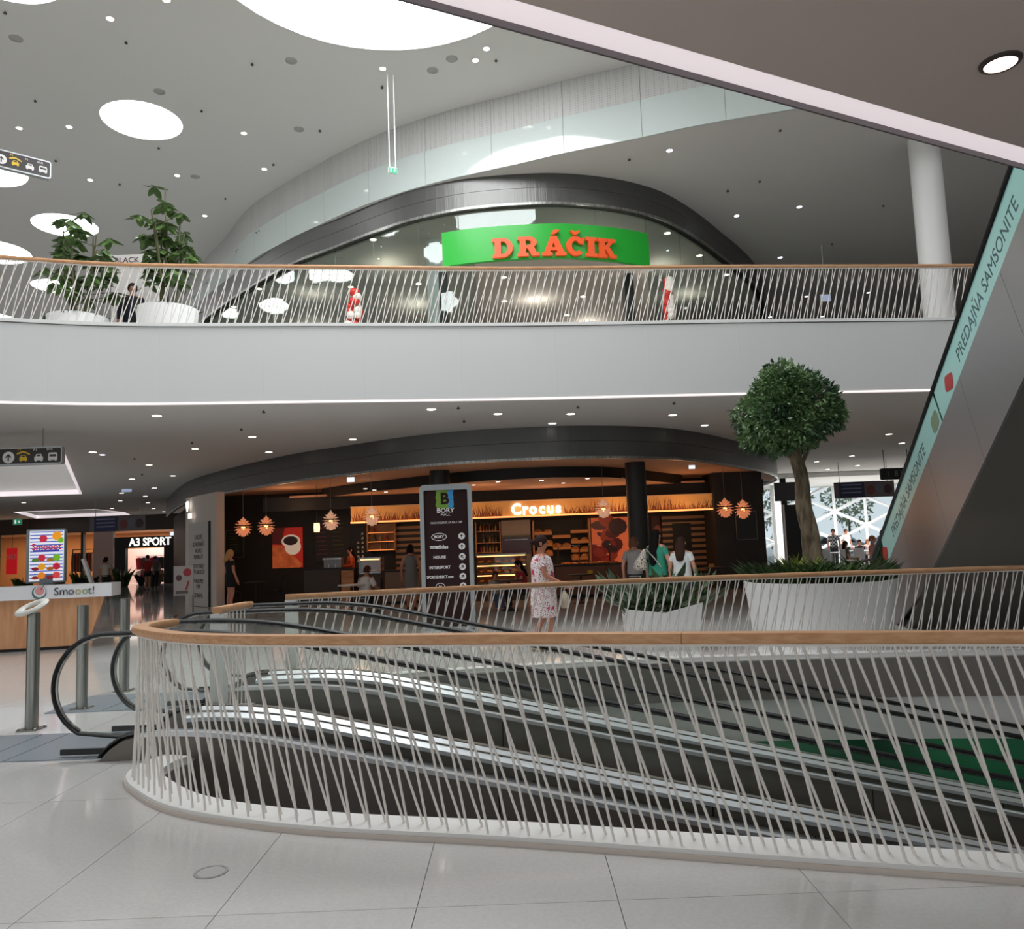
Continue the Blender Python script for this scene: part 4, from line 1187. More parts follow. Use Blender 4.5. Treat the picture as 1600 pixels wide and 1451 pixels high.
# lit graphic band with painted crocus blades and the name
GY = 24.85
gx0, gx1 = xl(549, GY), xl(1119, GY)
gz1, gz0 = 2.93, 2.43
gb = empty('graphic_band', ((gx0 + gx1) / 2, GY, gz0), 'warm lit wooden shop band with painted grass blades above the bakery', 'shop sign')
GBM = noisy(mat('band_ochre', (206, 150, 84), 0.6, emit=(214, 140, 70), estr=0.22), (186, 122, 62), (220, 168, 100), 0.7, 3)
MB().box(((gx0 + gx1) / 2, GY + 0.1, (gz0 + gz1) / 2), (gx1 - gx0, 0.2, gz1 - gz0)).build('board', GBM, gb)
MB().box(((gx0 + gx1) / 2, GY - 0.03, gz0 + 0.02), (gx1 - gx0, 0.08, 0.05)).build('lit_ledge', emis('warm_ledge', (255, 170, 100), 1.3), gb)
MB().box(((gx0 + gx1) / 2, GY - 0.02, gz1), (gx1 - gx0, 0.08, 0.03)).build('top_edge', mat('pale_edge', (220, 190, 150), 0.5), gb)
bl = MB(); rn = random.Random(4)
gx = gx0 + 0.05
while gx < gx1 - 0.05:
    if not (-0.2 < gx - xl(842, GY) + 0.9 < 1.75):
        h = rn.uniform(.12, .4) * (0.7 + 0.5 * sin(gx * 1.7) ** 2); tx = gx + rn.gauss(0, .09)
        bl.add([(gx - .014, GY - .004, gz0 + .05), (gx + .014, GY - .004, gz0 + .05), (tx, GY - .006, gz0 + .05 + h)], [(0, 1, 2)])
    gx += rn.uniform(.012, .03)
bl.build('painted_grass', mat('painted_grass', (120, 56, 30), 0.7), gb, kind='stuff')
cs = empty('cafe_name_letters', (xl(842, GY), GY - .06, 2.6), 'glowing white cafe name lettering on the bakery band', 'shop sign')
lw_ = (xl(880, GY) - xl(803, GY))
for i, ch in enumerate('Crocus'):
    fx = (0.075, 0.255, 0.415, 0.595, 0.765, 0.93)[i]
    text(ch, None, 0.47, emis('letter_white', (255, 252, 245), 2.2), cs, M=Matrix.Translation((xl(803, GY) + lw_ * fx, GY - .07, zz(842, 795, GY) + 0.0)), name='letter', extr=0.03, off=0.018, xs=0.93)
# pillars
for px_, Yp, w_ in ((691, 20.6, 0.52), (1000, 20.4, 0.52)):
    struct(MB().lathe([(w_ / 2, 0), (w_ / 2, 3.56)], (xl(px_, Yp) - 0.02, Yp, 0), 28).build('column', mat('column_black', (26, 22, 18), 0.5), smooth=50), 'black round cafe column')
# wall picture: coffee cup poster, built flat as the poster it is
def poster(px0, px1, py0, py1, Y, label, mt, cat='poster'):
    x0, x1 = xl(px0, Y), xl(px1, Y); cpx, cpy = (px0 + px1) / 2, (py0 + py1) / 2
    z0_, z1_ = zz(cpx, py1, Y), zz(cpx, py0, Y)
    r = empty('poster', ((x0 + x1) / 2, Y, z0_), label, cat)
    MB().box(((x0 + x1) / 2, Y, (z0_ + z1_) / 2), (x1 - x0, 0.06, z1_ - z0_)).build('panel', mt, r)
    return r, Matrix.Translation(((x0 + x1) / 2, Y - 0.034, (z0_ + z1_) / 2)), x1 - x0, z1_ - z0_
CRO = noisy(mat('poster_croissant', (196, 92, 44), 0.6, emit=(210, 90, 40), estr=0.25), (140, 44, 20), (224, 130, 70), 3, 4)
r, PM, pw, ph_ = poster(426, 473, 824, 887, YB - 0.06, 'backlit poster of a coffee cup and croissant on the black wall', emis('poster_red', (186, 40, 28), 0.3))
MB().shape([(-.5 * pw, -.5 * ph_), (.42 * pw, -.5 * ph_), (.5 * pw, -.42 * ph_), (.1 * pw, -.12 * ph_), (-.2 * pw, .06 * ph_), (-.5 * pw, .08 * ph_)], .004, PM).build('croissant_print', CRO, r)
MB().shape([(-.5 * pw, .1 * ph_), (-.2 * pw, .08 * ph_), (-.08 * pw, .5 * ph_), (-.5 * pw, .5 * ph_)], .004, PM).build('cloth_print', mat('poster_dark', (126, 40, 34), 0.6), r)
MB().shape(circ(.27 * pw, 20, .18 * pw, .02 * ph_, 1, 1), .005, PM @ Matrix.Translation((0, -.002, 0))).build('cup_print', emis('poster_cream', (236, 214, 190), 0.3), r)
MB().shape(circ(.31 * pw, 24, .12 * pw, .16 * ph_, 1, .7), .006, PM @ Matrix.Translation((0, -.004, 0))).build('cup_print', emis('poster_cream', (236, 214, 190), 0.3), r)
MB().shape(circ(.24 * pw, 24, .11 * pw, .17 * ph_, 1, .62), .007, PM @ Matrix.Translation((0, -.006, 0))).build('coffee_print', mat('poster_coffee', (60, 26, 14), 0.5), r)
r, PM, pw, ph_ = poster(925, 986, 808, 897, YB - 0.06, 'orange red poster of dark glossy fruit behind the bakery counter', emis('poster_orange', (214, 104, 62), 0.35))
rn = random.Random(9)
for i in range(44):
    a, b = rn.uniform(-.42, .2), rn.uniform(-.42, .4)
    MB().shape(circ(rn.uniform(.08, .2) * pw, 9, a * pw, b * ph_, rn.uniform(.7, 1.4), rn.uniform(.6, 1.2)), .003, PM @ Matrix.Translation((0, -.0015 * i, 0)) @ Matrix.Rotation(rn.uniform(0, .6), 4, 'Y')).build('fruit_print', mat('fruit_%d' % (i % 4), ((96, 14, 10), (150, 34, 20), (60, 10, 8), (176, 60, 30))[i % 4], 0.4), r)
r, PM, pw, ph_ = poster(1019, 1036, 806, 862, YB - 0.06, 'narrow reddish portrait poster beside the black column', mat('poster_brown', (60, 30, 24), 0.6))
MB().shape(circ(.36 * pw, 18, .05 * pw, .1 * ph_, 1, 1.3), .004, PM).build('face_print', mat('poster_skin', (150, 84, 62), 0.6), r)
# framed boards on the black walls
for px0, px1, py0, py1, Y, lb in ((352, 381, 828, 871, YB - .05, 'thin framed black menu board on the left cafe wall'), (1152, 1185, 798, 843, 24.55, 'thin framed black board on the right cafe pier')):
    x0, x1 = xl(px0, Y), xl(px1, Y); cpx = (px0 + px1) / 2
    z0_, z1_ = zz(cpx, py1, Y), zz(cpx, py0, Y)
    r = empty('menu_board', ((x0 + x1) / 2, Y, z0_), lb, 'board')
    M = Matrix.Translation(((x0 + x1) / 2, Y, (z0_ + z1_) / 2))
    MB().shape(rrect(x1 - x0, z1_ - z0_, .01, 2), .05, M @ Matrix.Translation((0, .04, 0)), holes=[rrect(x1 - x0 - .04, z1_ - z0_ - .04, .005, 2)]).build('frame', mat('thin_frame', (92, 88, 80), 0.5), r)
    MB().shape(rrect(x1 - x0 - .035, z1_ - z0_ - .035, .005, 2), .02, M @ Matrix.Translation((0, .03, 0))).build('slate', mat('slate_black', (20, 22, 18), 0.6), r)
    if px0 < 500:
        for q in range(8):
            z_ = (z1_ - z0_) * (.36 - q * .1)
            MB().shape([(-.2, z_), (random.uniform(.0, .2), z_), (random.uniform(.0, .2), z_ + .02), (-.2, z_ + .02)], .003, M @ Matrix.Translation((0, .008, 0))).build('chalk_line', mat('chalk_green', (70, 92, 50), 0.8), r)
x0, x1 = xl(494, YB), xl(548, YB)
r = empty('chalkboard', ((x0 + x1) / 2, YB - .05, 1.3), 'wide chalkboard with pink and green writing behind the cafe counter', 'board')
MB().box(((x0 + x1) / 2, YB - .04, 2.0), (x1 - x0, .05, 1.5)).build('slate', mat('slate_grey', (46, 42, 40), 0.7), r)
for q in range(16):
    cx_ = x0 + .2 + (q // 8) * .55; z_ = 2.5 - (q % 8) * .14
    MB().box((cx_ + random.uniform(-.05, .05), YB - .068, z_), (random.uniform(.25, .4), .004, .025)).build('chalk_line', mat('chalk_pink', (120, 60, 66), 0.8) if q < 8 else mat('chalk_olive', (90, 88, 54), 0.8), r)

# ---- counters, cases and shelves
OAK = noisy(mat('cafe_oak', (176, 118, 70), 0.5), (160, 102, 58), (190, 132, 82), 2, 4, stretch=(1, 1, 6))
def counter(px0, px1, Y, z, label, front, top, depth=.7, kick=True):
    x0, x1 = xl(px0, Y), xl(px1, Y)
    r = empty('counter', ((x0 + x1) / 2, Y, 0), label, 'counter')
    n = max(1, int((x1 - x0) / .7)); w_ = (x1 - x0) / n
    MB().box(((x0 + x1) / 2, Y + depth / 2 + .02, (z - .06) / 2 + .04), (x1 - x0 - .02, depth - .06, z - .14)).build('carcass', DARK, r)
    for i in range(n):
        MB().box((x0 + w_ * (i + .5), Y, z / 2 + .02), (w_ - .008, .03, z - .14)).build('front_panel', front, r)
    MB().box(((x0 + x1) / 2, Y + depth / 2, z - .025), (x1 - x0 + .06, depth + .08, .05)).build('worktop', top, r)
    MB().box(((x0 + x1) / 2, Y + depth / 2 + .06, .05), (x1 - x0 - .06, depth - .16, .1)).build('plinth', BLACK, r)
    return r
counter(474, 531, 24.2, 1.1, 'dark counter block with black top at the left of the bar', mat('counter_dark', (58, 48, 42), 0.6), BLACK)
counter(532, 552, 24.1, 1.06, 'narrow oak clad counter end beside the barista', OAK, BLACK)
counter(600, 660, 23.4, 0.98, 'low counter with dark top below the striped wall', mat('counter_taupe', (120, 96, 78), 0.6), BLACK)
counter(866, 985, 23.2, 0.95, 'brown bakery counter with a spread of pastries', mat('counter_brown', (110, 72, 52), 0.6), BLACK)
WL = emis('warm_strip', (255, 176, 104), 4.0)
def bun(me_name, c, s, mt, parent=None, label=None, cat=None, group=None):
    o = MB().lathe([(s * .3, 0), (s * .85, .12 * s), (s, .4 * s), (s * .75, .75 * s), (s * .3, .92 * s), (0, .95 * s)], c, 10, caps=False).build(me_name, mt, parent, smooth=60)
    if label: tag(o, label, cat, group)
    return o
CRUST = noisy(mat('bread_crust', (196, 120, 56), 0.6), (160, 84, 34), (222, 156, 84), 8, 3)
def case(px0, px1, py0, py1, Y, label, shelves, depth=.6):
    x0, x1 = xl(px0, Y), xl(px1, Y); cpx = (px0 + px1) / 2
    z0_, z1_ = zz(cpx, py1, Y), zz(cpx, py0, Y)
    r = empty('display_case', ((x0 + x1) / 2, Y, max(z0_ - .0, 0)), label, 'display case')
    MB().box(((x0 + x1) / 2, Y + depth, (z0_ + z1_) / 2), (x1 - x0, .03, z1_ - z0_)).build('back', mat('case_back', (150, 84, 46), 0.6), r)
    for xx_ in (x0, x1):
        MB().box((xx_, Y + depth / 2, (z0_ + z1_) / 2), (.02, depth, z1_ - z0_)).build('side_pane', GLASSW, r)
    MB().box(((x0 + x1) / 2, Y, (z0_ + z1_) / 2), (x1 - x0 - .02, .01, z1_ - z0_)).build('front_pane', GLASSW, r)
    MB().box(((x0 + x1) / 2, Y + depth / 2, z1_), (x1 - x0, depth, .04)).build('top', STEEL, r)
    for k in range(shelves):
        zk = z0_ + (z1_ - z0_) * k / shelves + .02
        sh_ = MB().box(((x0 + x1) / 2, Y + depth / 2, zk), (x1 - x0 - .05, depth - .06, .02)).build('shelf', STEEL, r)
        MB().box(((x0 + x1) / 2, Y + .06, zk + (z1_ - z0_) / shelves - .06), (x1 - x0 - .08, .03, .03)).build('light_bar', WL, sh_)
        n = int((x1 - x0) / .24)
        for i in range(n):
            bun('bread_loaf', (x0 + .16 + i * .24, Y + .25, zk + .015), random.uniform(.08, .11), CRUST, None, 'round crusty loaf on a lit display case shelf', 'bread', 'loaves in the display cases')
    zb = max(z0_, .2)
    MB().box(((x0 + x1) / 2, Y + depth / 2, zb / 2), (x1 - x0, depth, zb - .02)).build('base', mat('case_base', (70, 54, 46), 0.6), r)
    return r
case(560, 594, 872, 896, 24.0, 'small glass pastry case glowing beside the barista', 1)
case(742, 822, 866, 912, 23.4, 'glass bread case with three glowing shelves behind the seated guests', 3)
# espresso machine
x0, x1 = xl(506, 24.35), xl(533, 24.35)
r = empty('espresso_machine', ((x0 + x1) / 2, 24.5, 1.1), 'grey espresso machine on the dark counter', 'coffee machine')
MB().box(((x0 + x1) / 2, 24.5, 1.22), (x1 - x0, .4, .24)).build('body', mat('machine_grey', (112, 110, 108), 0.35, 0.4), r)
MB().box(((x0 + x1) / 2, 24.46, 1.37), (x1 - x0 + .04, .44, .05)).build('cup_tray', STEEL, r)
for q in (.3, .7):
    MB().cyl((x0 + (x1 - x0) * q, 24.3, 1.2), (x0 + (x1 - x0) * q, 24.3, 1.1), .03, n=10).build('group_head', STEEL, r)
# lit glass shelves with bottles, striped slat wall
def bottle_me(nm, mt, h=.26, r_=.04):
    return mesh_of(MB().lathe([(r_, 0), (r_, h * .58), (r_ * .35, h * .75), (r_ * .35, h * .97), (r_ * .4, h)], (0, 0, 0), 8), nm, mt, 50)
BOT = [bottle_me('bottle', mat('bottle_%d' % i, c, 0.2), h) for i, (c, h) in enumerate((((120, 70, 30), .24), ((160, 120, 60), .2), ((60, 60, 50), .28), ((150, 40, 30), .22)))]
def shelfunit(px0, px1, pys, Y, label, lit, bots, back=None, depth=.32, bl=None, group=None, side=OAK):
    x0, x1 = xl(px0, Y), xl(px1, Y); cpx = (px0 + px1) / 2
    zs = [zz(cpx, p, Y) for p in pys]
    r = empty('shelf_unit', ((x0 + x1) / 2, Y + depth / 2, min(zs) - .04), label, 'shelf')
    zt_, zb_ = max(zs) + .3, min(zs) - .04
    if back: MB().box(((x0 + x1) / 2, Y + depth, (zt_ + zb_) / 2), (x1 - x0, .03, zt_ - zb_)).build('back_panel', back, r)
    for xx_ in (x0, x1):
        MB().box((xx_, Y + depth / 2, (zt_ + zb_) / 2), (.04, depth, zt_ - zb_)).build('upright', side, r)
    for z_ in zs:
        s_ = MB().box(((x0 + x1) / 2, Y + depth / 2, z_), (x1 - x0 - .04, depth - .02, .03)).build('shelf_board', OAK, r)
        if lit: MB().box(((x0 + x1) / 2, Y + .0, z_ - .0), (x1 - x0 - .06, .012, .02)).build('light_bar', emis('amber_strip', (240, 140, 70), 1.2), s_)
        if bots:
            n = int((x1 - x0 - .1) / bots)
            for i in range(n):
                if random.random() < .12: continue
                o = place('bottle', random.choice(BOT), None, loc=(x0 + .1 + bots * (i + .5), Y + depth * random.uniform(.35, .6), z_ + .016))
                tag(o, bl, 'bottle', group)
    return r
shelfunit(574, 617, (832, 846, 859), YB - .4, 'amber lit glass shelves with a few bottles left of the directory totem', True, .2, mat('shelf_back_taupe', (150, 112, 84), 0.7), bl='small bottle on the amber lit shelves left of the totem', group='bottles on the amber shelves')
shelfunit(744, 782, (830, 848, 863), YB - .4, 'bottle shelves right of the directory totem', False, .1, mat('shelf_back_dark', (66, 54, 46), 0.7), bl='drinks bottle on the shelves right of the totem', group='bottles right of the totem')
def slats(px0, px1, py0, py1, Y, label, pitch=.2, door=None):
    x0, x1 = xl(px0, Y), xl(px1, Y); cpx = (px0 + px1) / 2
    z0_, z1_ = zz(cpx, py1, Y), zz(cpx, py0, Y)
    r = empty('slat_screen', ((x0 + x1) / 2, Y, z0_), label, 'screen')
    MB().box(((x0 + x1) / 2, Y + .05, (z0_ + z1_) / 2), (x1 - x0, .03, z1_ - z0_)).build('backing', BLACK, r)
    z = z0_ + pitch / 2; k = 0
    while z < z1_:
        segs = [(x0, x1)]
        if door and z < door[2]: segs = [(x0, door[0]), (door[1], x1)]
        for a, b in segs:
            MB().box(((a + b) / 2, Y + .015, z), (b - a, .03, pitch * .5)).build('slat', mat('slat_taupe', (150, 112, 78), 0.6), r)
        z += pitch
    if door: MB().box(((door[0] + door[1]) / 2, Y + .02, (z0_ + door[2]) / 2), (door[1] - door[0], .04, door[2] - z0_)).build('dark_door', BLACK, r)
    return r
slats(618, 660, 822, 892, YB - .2, 'striped slat screen left of the directory totem', .19)
yd = YB - .3
slats(1036, 1119, 803, 922, yd, 'wide striped wooden slat screen with a dark door on the right', .19, (xl(1052, yd), xl(1081, yd), zz(1066, 817, yd)))
# coffee cup pyramid on a dark board
r = empty('cup_wall', (xl(563, YB), YB - .06, 1.1), 'triangular display of small white cups on the dark wall', 'display')
for i in range(7):
    for j in range(min(2, 1 + i // 2)):
        MB().cyl((xl(568 - j * 7, YB), YB - .14, zz(566, 834 + i * 7, YB) - .03), (xl(568 - j * 7, YB), YB - .14, zz(566, 834 + i * 7, YB) + .05), .045, .02, 8).build('cup', mat('cup_white', (214, 200, 180), 0.4), r)
MB().box((xl(564, YB), YB - .04, 1.75), (.75, .06, 1.5)).build('board', BLACK, r)
# steel cupboard with oven
Yo = YB - .45
x0, x1 = xl(784, Yo), xl(830, Yo)
r = empty('oven_cabinet', ((x0 + x1) / 2, Yo + .2, 0), 'grey steel cupboard above a dark red oven', 'cabinet')
zA, zB, zC = zz(807, 812, Yo), zz(807, 838, Yo), zz(807, 866, Yo)
MB().box(((x0 + x1) / 2, Yo + .22, zA / 2), (x1 - x0, .36, zA - .01)).build('body', mat('cabinet_grey', (138, 122, 106), 0.5), r)
for i in range(3):
    w_ = (x1 - x0) / 3
    MB().box((x0 + w_ * (i + .5), Yo + .03, (zA + zB) / 2 + .02), (w_ - .012, .02, zA - zB - .06)).build('cupboard_door', mat('cabinet_door_grey', (150, 134, 118), 0.4), r)
od = MB().box(((x0 + x1) / 2, Yo + .02, (zB + zC) / 2), (x1 - x0 - .04, .04, zB - zC - .04)).build('oven_door', mat('oven_glass', (64, 22, 18), 0.2), r)
MB().box(((x0 + x1) / 2, Yo - .02, zB - .1), (x1 - x0 - .2, .03, .03)).build('oven_handle', STEEL, od)
MB().box(((x0 + x1) / 2, Yo + .01, zB + .02), (x1 - x0 - .02, .05, .05)).build('green_bar', mat('oven_bar_green', (96, 100, 66), 0.5), r)
# bread shelves: stepped trays with loaves
Yb = YB - .55
x0, x1 = xl(834, Yb), xl(922, Yb)
r = empty('bread_shelf', ((x0 + x1) / 2, Yb + .3, 0), 'oak bread shelf with three columns of slanted trays', 'shelf')
ztop, zlo = zz(878, 811, Yb), zz(878, 884, Yb)
MB().box(((x0 + x1) / 2, Yb + .5, (ztop) / 2), (x1 - x0, .03, ztop - .01)).build('back_panel', mat('bread_back', (44, 42, 38), 0.7), r)
for xx_ in (x0, x1):
    MB().box((xx_, Yb + .25, ztop / 2), (.06, .5, ztop - .01)).build('upright', OAK, r)
w_ = (x1 - x0 - .06) / 3
for c in range(3):
    for k, py_ in enumerate(((832, 850, 865), (838, 856), (831, 847, 861, 873))[c]):
        cx_ = x0 + .03 + w_ * (c + .5)
        z_ = zz(878, py_, Yb)
        tr = MB().box((cx_, Yb + .22, z_ - .02), (w_ - .02, .44, .025)).build('tray', OAK, r)
        MB().box((cx_, Yb, z_ - .0), (w_ - .02, .02, .1)).build('tray_lip', mat('oak_lip', (196, 128, 66), 0.5), tr)
        if k > 0 or c == 0:
            for q in range(2):
                bun('bread_loaf', (cx_ + (-.16, .16)[q], Yb + .12, z_ + .01), random.uniform(.13, .17), CRUST, None, 'round crusty loaf on the slanted oak trays', 'bread', 'loaves on the oak bread shelf')
# pastries on the counter, name cards, glasses
rn = random.Random(12)
for i in range(46):
    cx_ = xl(878, 23.3) + rn.uniform(0, 1) * (xl(982, 23.3) - xl(878, 23.3))
    bun('pastry', (cx_, 23.25 + rn.uniform(0, .5), .952), rn.uniform(.045, .07), mat('pastry_%d' % (i % 3), ((210, 120, 44), (190, 84, 36), (226, 160, 84))[i % 3], 0.5), None, 'small glazed pastry on the brown bakery counter', 'pastry', 'pastries on the bakery counter')
for px_ in (872, 905):
    r = empty('sneeze_guard', (xl(px_ + 25, 23.6), 23.6, .95), 'slanted glass guard over the pastries, %s one' % ('left' if px_ < 900 else 'right'), 'glass guard')
    for q in (0, .9):
        MB().cyl((xl(px_, 23.6) + q, 23.9, .95), (xl(px_, 23.6) + q, 23.6, 1.5), .02, n=6).build('post', STEEL, r)
    MB().box((xl(px_, 23.6) + .45, 23.7, 1.5), (1.0, .3, .012)).build('pane', GLASSW, r)
# bistro tables and bentwood chairs
def table(x, y, label, h=.75, r_=.34, top=DARK):
    t = empty('bistro_table', (x, y, 0), label, 'table')
    MB().lathe([(r_, h - .03), (r_, h)], (x, y, 0), 24).build('top', top, t)
    MB().cyl((x, y, .02), (x, y, h - .03), .03, n=10).build('column', BLACK, t)
    MB().lathe([(.22, 0), (.2, .02), (.04, .05)], (x, y, 0), 20).build('base', BLACK, t)
    return t
def chair(x, y, rz, label):
    t = empty('bentwood_chair', (x, y, 0), label, 'chair', 'black bentwood chairs')
    R = Matrix.Translation((x, y, 0)) @ Matrix.Rotation(rz, 4, 'Z')
    P = lambda a, b, c: R @ Vector((a, b, c))
    m = MB(); m.add([P(*v) for v in MB().lathe([(.19, .44), (.2, .46), (.19, .475)], n=16).v], MB().lathe([(.19, .44), (.2, .46), (.19, .475)], n=16).f); m.build('seat', BLACK, t)
    for a, b in ((-.15, -.14), (.15, -.14), (-.15, .14), (.15, .14)):
        MB().tube([P(a, b, .45), P(a * 1.25, b * 1.25, 0)], [.016, .011], 6).build('leg', BLACK, t)
    MB().tube([P(-.19, .15, .44)] + [P(-.2 * cos(pi * i / 10), .2, .62 + .28 * sin(pi * i / 10)) for i in range(11)] + [P(.19, .15, .44)], .014, 6).build('back_hoop', BLACK, t)
    MB().tube([P(-.1, .16, .46)] + [P(-.1 * cos(pi * i / 8), .19, .6 + .2 * sin(pi * i / 8)) for i in range(9)] + [P(.1, .16, .46)], .011, 6).build('inner_hoop', BLACK, t)
tw = atz(0, 0, 9)
spots = (('left wall', 400, 24.9), ('guests in the middle', 793, 19.6), ('bakery counter', 905, 21.3), ('right pier', 1118, 22.6), ('seated guest in white', 548, 20.3))
for k, (n_, px_, Y) in enumerate(spots):
    x = xl(px_, Y)
    table(x, Y, 'small round bistro table near the %s' % n_, top=mat('table_white', (214, 208, 200), 0.5) if k == 4 else DARK)
    if k not in (1,):
        chair(x + .55, Y + .05, -pi / 2 if k != 4 else pi * 1.5, 'black bentwood chair right of the table near the %s' % n_)
    if k not in (1, 4):
        chair(x - .55, Y - .1, pi / 2, 'black bentwood chair left of the table near the %s' % n_)
for px_, Y, c in ((920, 21.3, (206, 160, 20)), (1110, 22.6, (220, 130, 30))):
    o = MB().box((xl(px_, Y), Y, .80), (.13, .08, .09)).build('table_card', mat('card_%d' % px_, c, 0.5)); tag(o, 'small %s menu card on a bistro table' % ('yellow' if px_ < 1000 else 'orange'), 'card')
# ---- pendant lamps like artichokes
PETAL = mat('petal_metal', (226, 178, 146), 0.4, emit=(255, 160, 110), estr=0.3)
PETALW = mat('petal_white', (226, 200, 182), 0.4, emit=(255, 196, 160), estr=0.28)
def artichoke(px_, py_, Y, label, pm, ceil):
    c = aty(px_, py_, Y); R = 13.5 * Y / 1250
    r = empty('artichoke_lamp', c, label, 'pendant lamp', 'artichoke pendant lamps')
    lf = mesh_of(MB().add([(-.26, 0, 0), (.26, 0, 0), (.34, .5, 0), (.2, .85, -.03), (0, 1.0, -.05), (-.2, .85, -.03), (-.34, .5, 0), (0, .5, .08)], [(0, 1, 2, 7), (7, 2, 3, 4), (0, 7, 6), (6, 7, 4, 5)]), 'petal', pm)
    rows = 8
    for k in range(rows):
        t_ = k / (rows - 1)
        th_ = radians(14 + k * 19)
        n = (5, 8, 11, 13, 13, 12, 9, 5)[k]
        for i in range(n):
            a = 2 * pi * (i + .5 * (k % 2)) / n
            d = Vector((cos(a) * sin(th_), sin(a) * sin(th_), cos(th_)))
            dn = Vector((cos(a) * cos(th_), sin(a) * cos(th_), -sin(th_)))
            tip = (d * (1.0 - .35 * t_) + dn * (.15 + .75 * t_)).normalized()
            tx = Vector((-sin(a), cos(a), 0))
            nz2 = tx.cross(tip)
            o = bpy.data.objects.new('petal', lf); COL.objects.link(o); o.parent = r
            s_ = R * .5
            M = Matrix.Identity(4)
            b0 = d * R * .62
            for q in range(3):
                M[q][0], M[q][1], M[q][2], M[q][3] = tx[q] * s_, tip[q] * s_, nz2[q] * s_, b0[q]
            o.matrix_basis = M
    MB().lathe([(R * .16, -.02), (R * .16, .08), (R * .05, .12)], (c.x, c.y, c.z + R * .8), 10).build('cap', pm, r)
    b = MB().lathe([(R * .16, -R * .2), (R * .24, 0), (R * .16, R * .22)], c, 12).build('bulb', emis('bulb_warm', (255, 190, 120), 3.0), r)
    MB().cyl(c + Vector((0, 0, R * .8)), (c.x, c.y, ceil), .006, n=5).build('cord', mat('lamp_cord', (120, 110, 100), 0.6), r)
    return r
for px_, py_, Y, lb, pm in ((380, 825, 24.2, 'leftmost artichoke pendant lamp before the black wall', PETAL), (416, 823, 23.2, 'artichoke pendant lamp beside the coffee poster', PETAL), (517, 815, 21.3, 'artichoke pendant lamp above the dark counter', PETALW), (581, 808, 20.4, 'artichoke pendant lamp in front of the band end', PETALW), (943, 796, 20.6, 'artichoke pendant lamp between the lettering and the column', PETALW), (1133, 795, 22.8, 'left one of the two artichoke lamps at the right pier', PETAL), (1161, 797, 23.2, 'right one of the two artichoke lamps at the right pier', PETAL)):
    artichoke(px_, py_, Y, lb, pm, 3.56)
c = aty(495, 824, 23.5)
r = empty('tube_lamp', c, 'small glowing cylinder pendant lamp left of an artichoke lamp', 'pendant lamp')
MB().lathe([(.08, -.13), (.09, 0), (.08, .13)], c, 14).build('shade', emis('tube_warm', (255, 180, 130), 3.0), r)
MB().cyl(c + Vector((0, 0, .13)), (c.x, c.y, 3.56), .006, n=5).build('cord', BLACK, r)
def warm_light(name, loc, energy, size=.3, rgb=(1, .56, .28)):
    l = bpy.data.lights.new(name, 'POINT'); l.energy = energy; l.color = rgb; l.shadow_soft_size = size
    o = bpy.data.objects.new(name, l); COL.objects.link(o); o.location = loc
    return o
for px_ in (560, 700, 860, 960, 1070):
    warm_light('counter_light', (xl(px_, 24.2), 24.2, 2.3), 22)
warm_light('lounge_light', (xl(450, 24.2), 24.2, 3.0), 14)
warm_light('ceiling_wash', (xl(760, 22.8), 22.6, 2.7), 12)

# ================================================================ TOY SHOP (upper floor of the round block)
TOYC = mat('toy_shop_ceiling', (176, 170, 160), 0.8)
cut = [(p[0], p[1]) for p in offset(BC, 0.2) if p[1] < 32]
struct(MB().prism(cut + [(9.7, 32), (-13, 32)], 9.68, 9.75).build('ceiling_toy_shop', TOYC), 'dim ceiling inside the toy shop')
struct(MB().box((-1.5, 31.6, 7.7), (23, .2, 3.9)).build('wall_toy_shop_back', mat('toy_back', (120, 100, 84), 0.8)))
ins = resample([Vector((p[0], p[1], 0)) for p in offset(BC, 0.12)], 0.15)
n = 10
sf_ = struct(MB().wall([(p.x, p.y) for p in ins if p.y < 31], ZF, ZF + .08, .06).build('trim_shopfront', STEEL), 'sill of the curved glass shopfront')
for i in range(0, len(ins) - n, n):
    q = [(p.x, p.y) for p in ins[i:i + n + 1]]
    if q[0][1] > 31 or q[-1][1] > 31: continue
    if q[0][0] > -1.5 and q[-1][0] < 3.7:
        MB().wall(q, 8.35, 9.69, .012).build('glass_pane', GLASSM, sf_)
    else:
        MB().wall(q, ZF + .08, 9.69, .012).build('glass_pane', GLASSM, sf_)
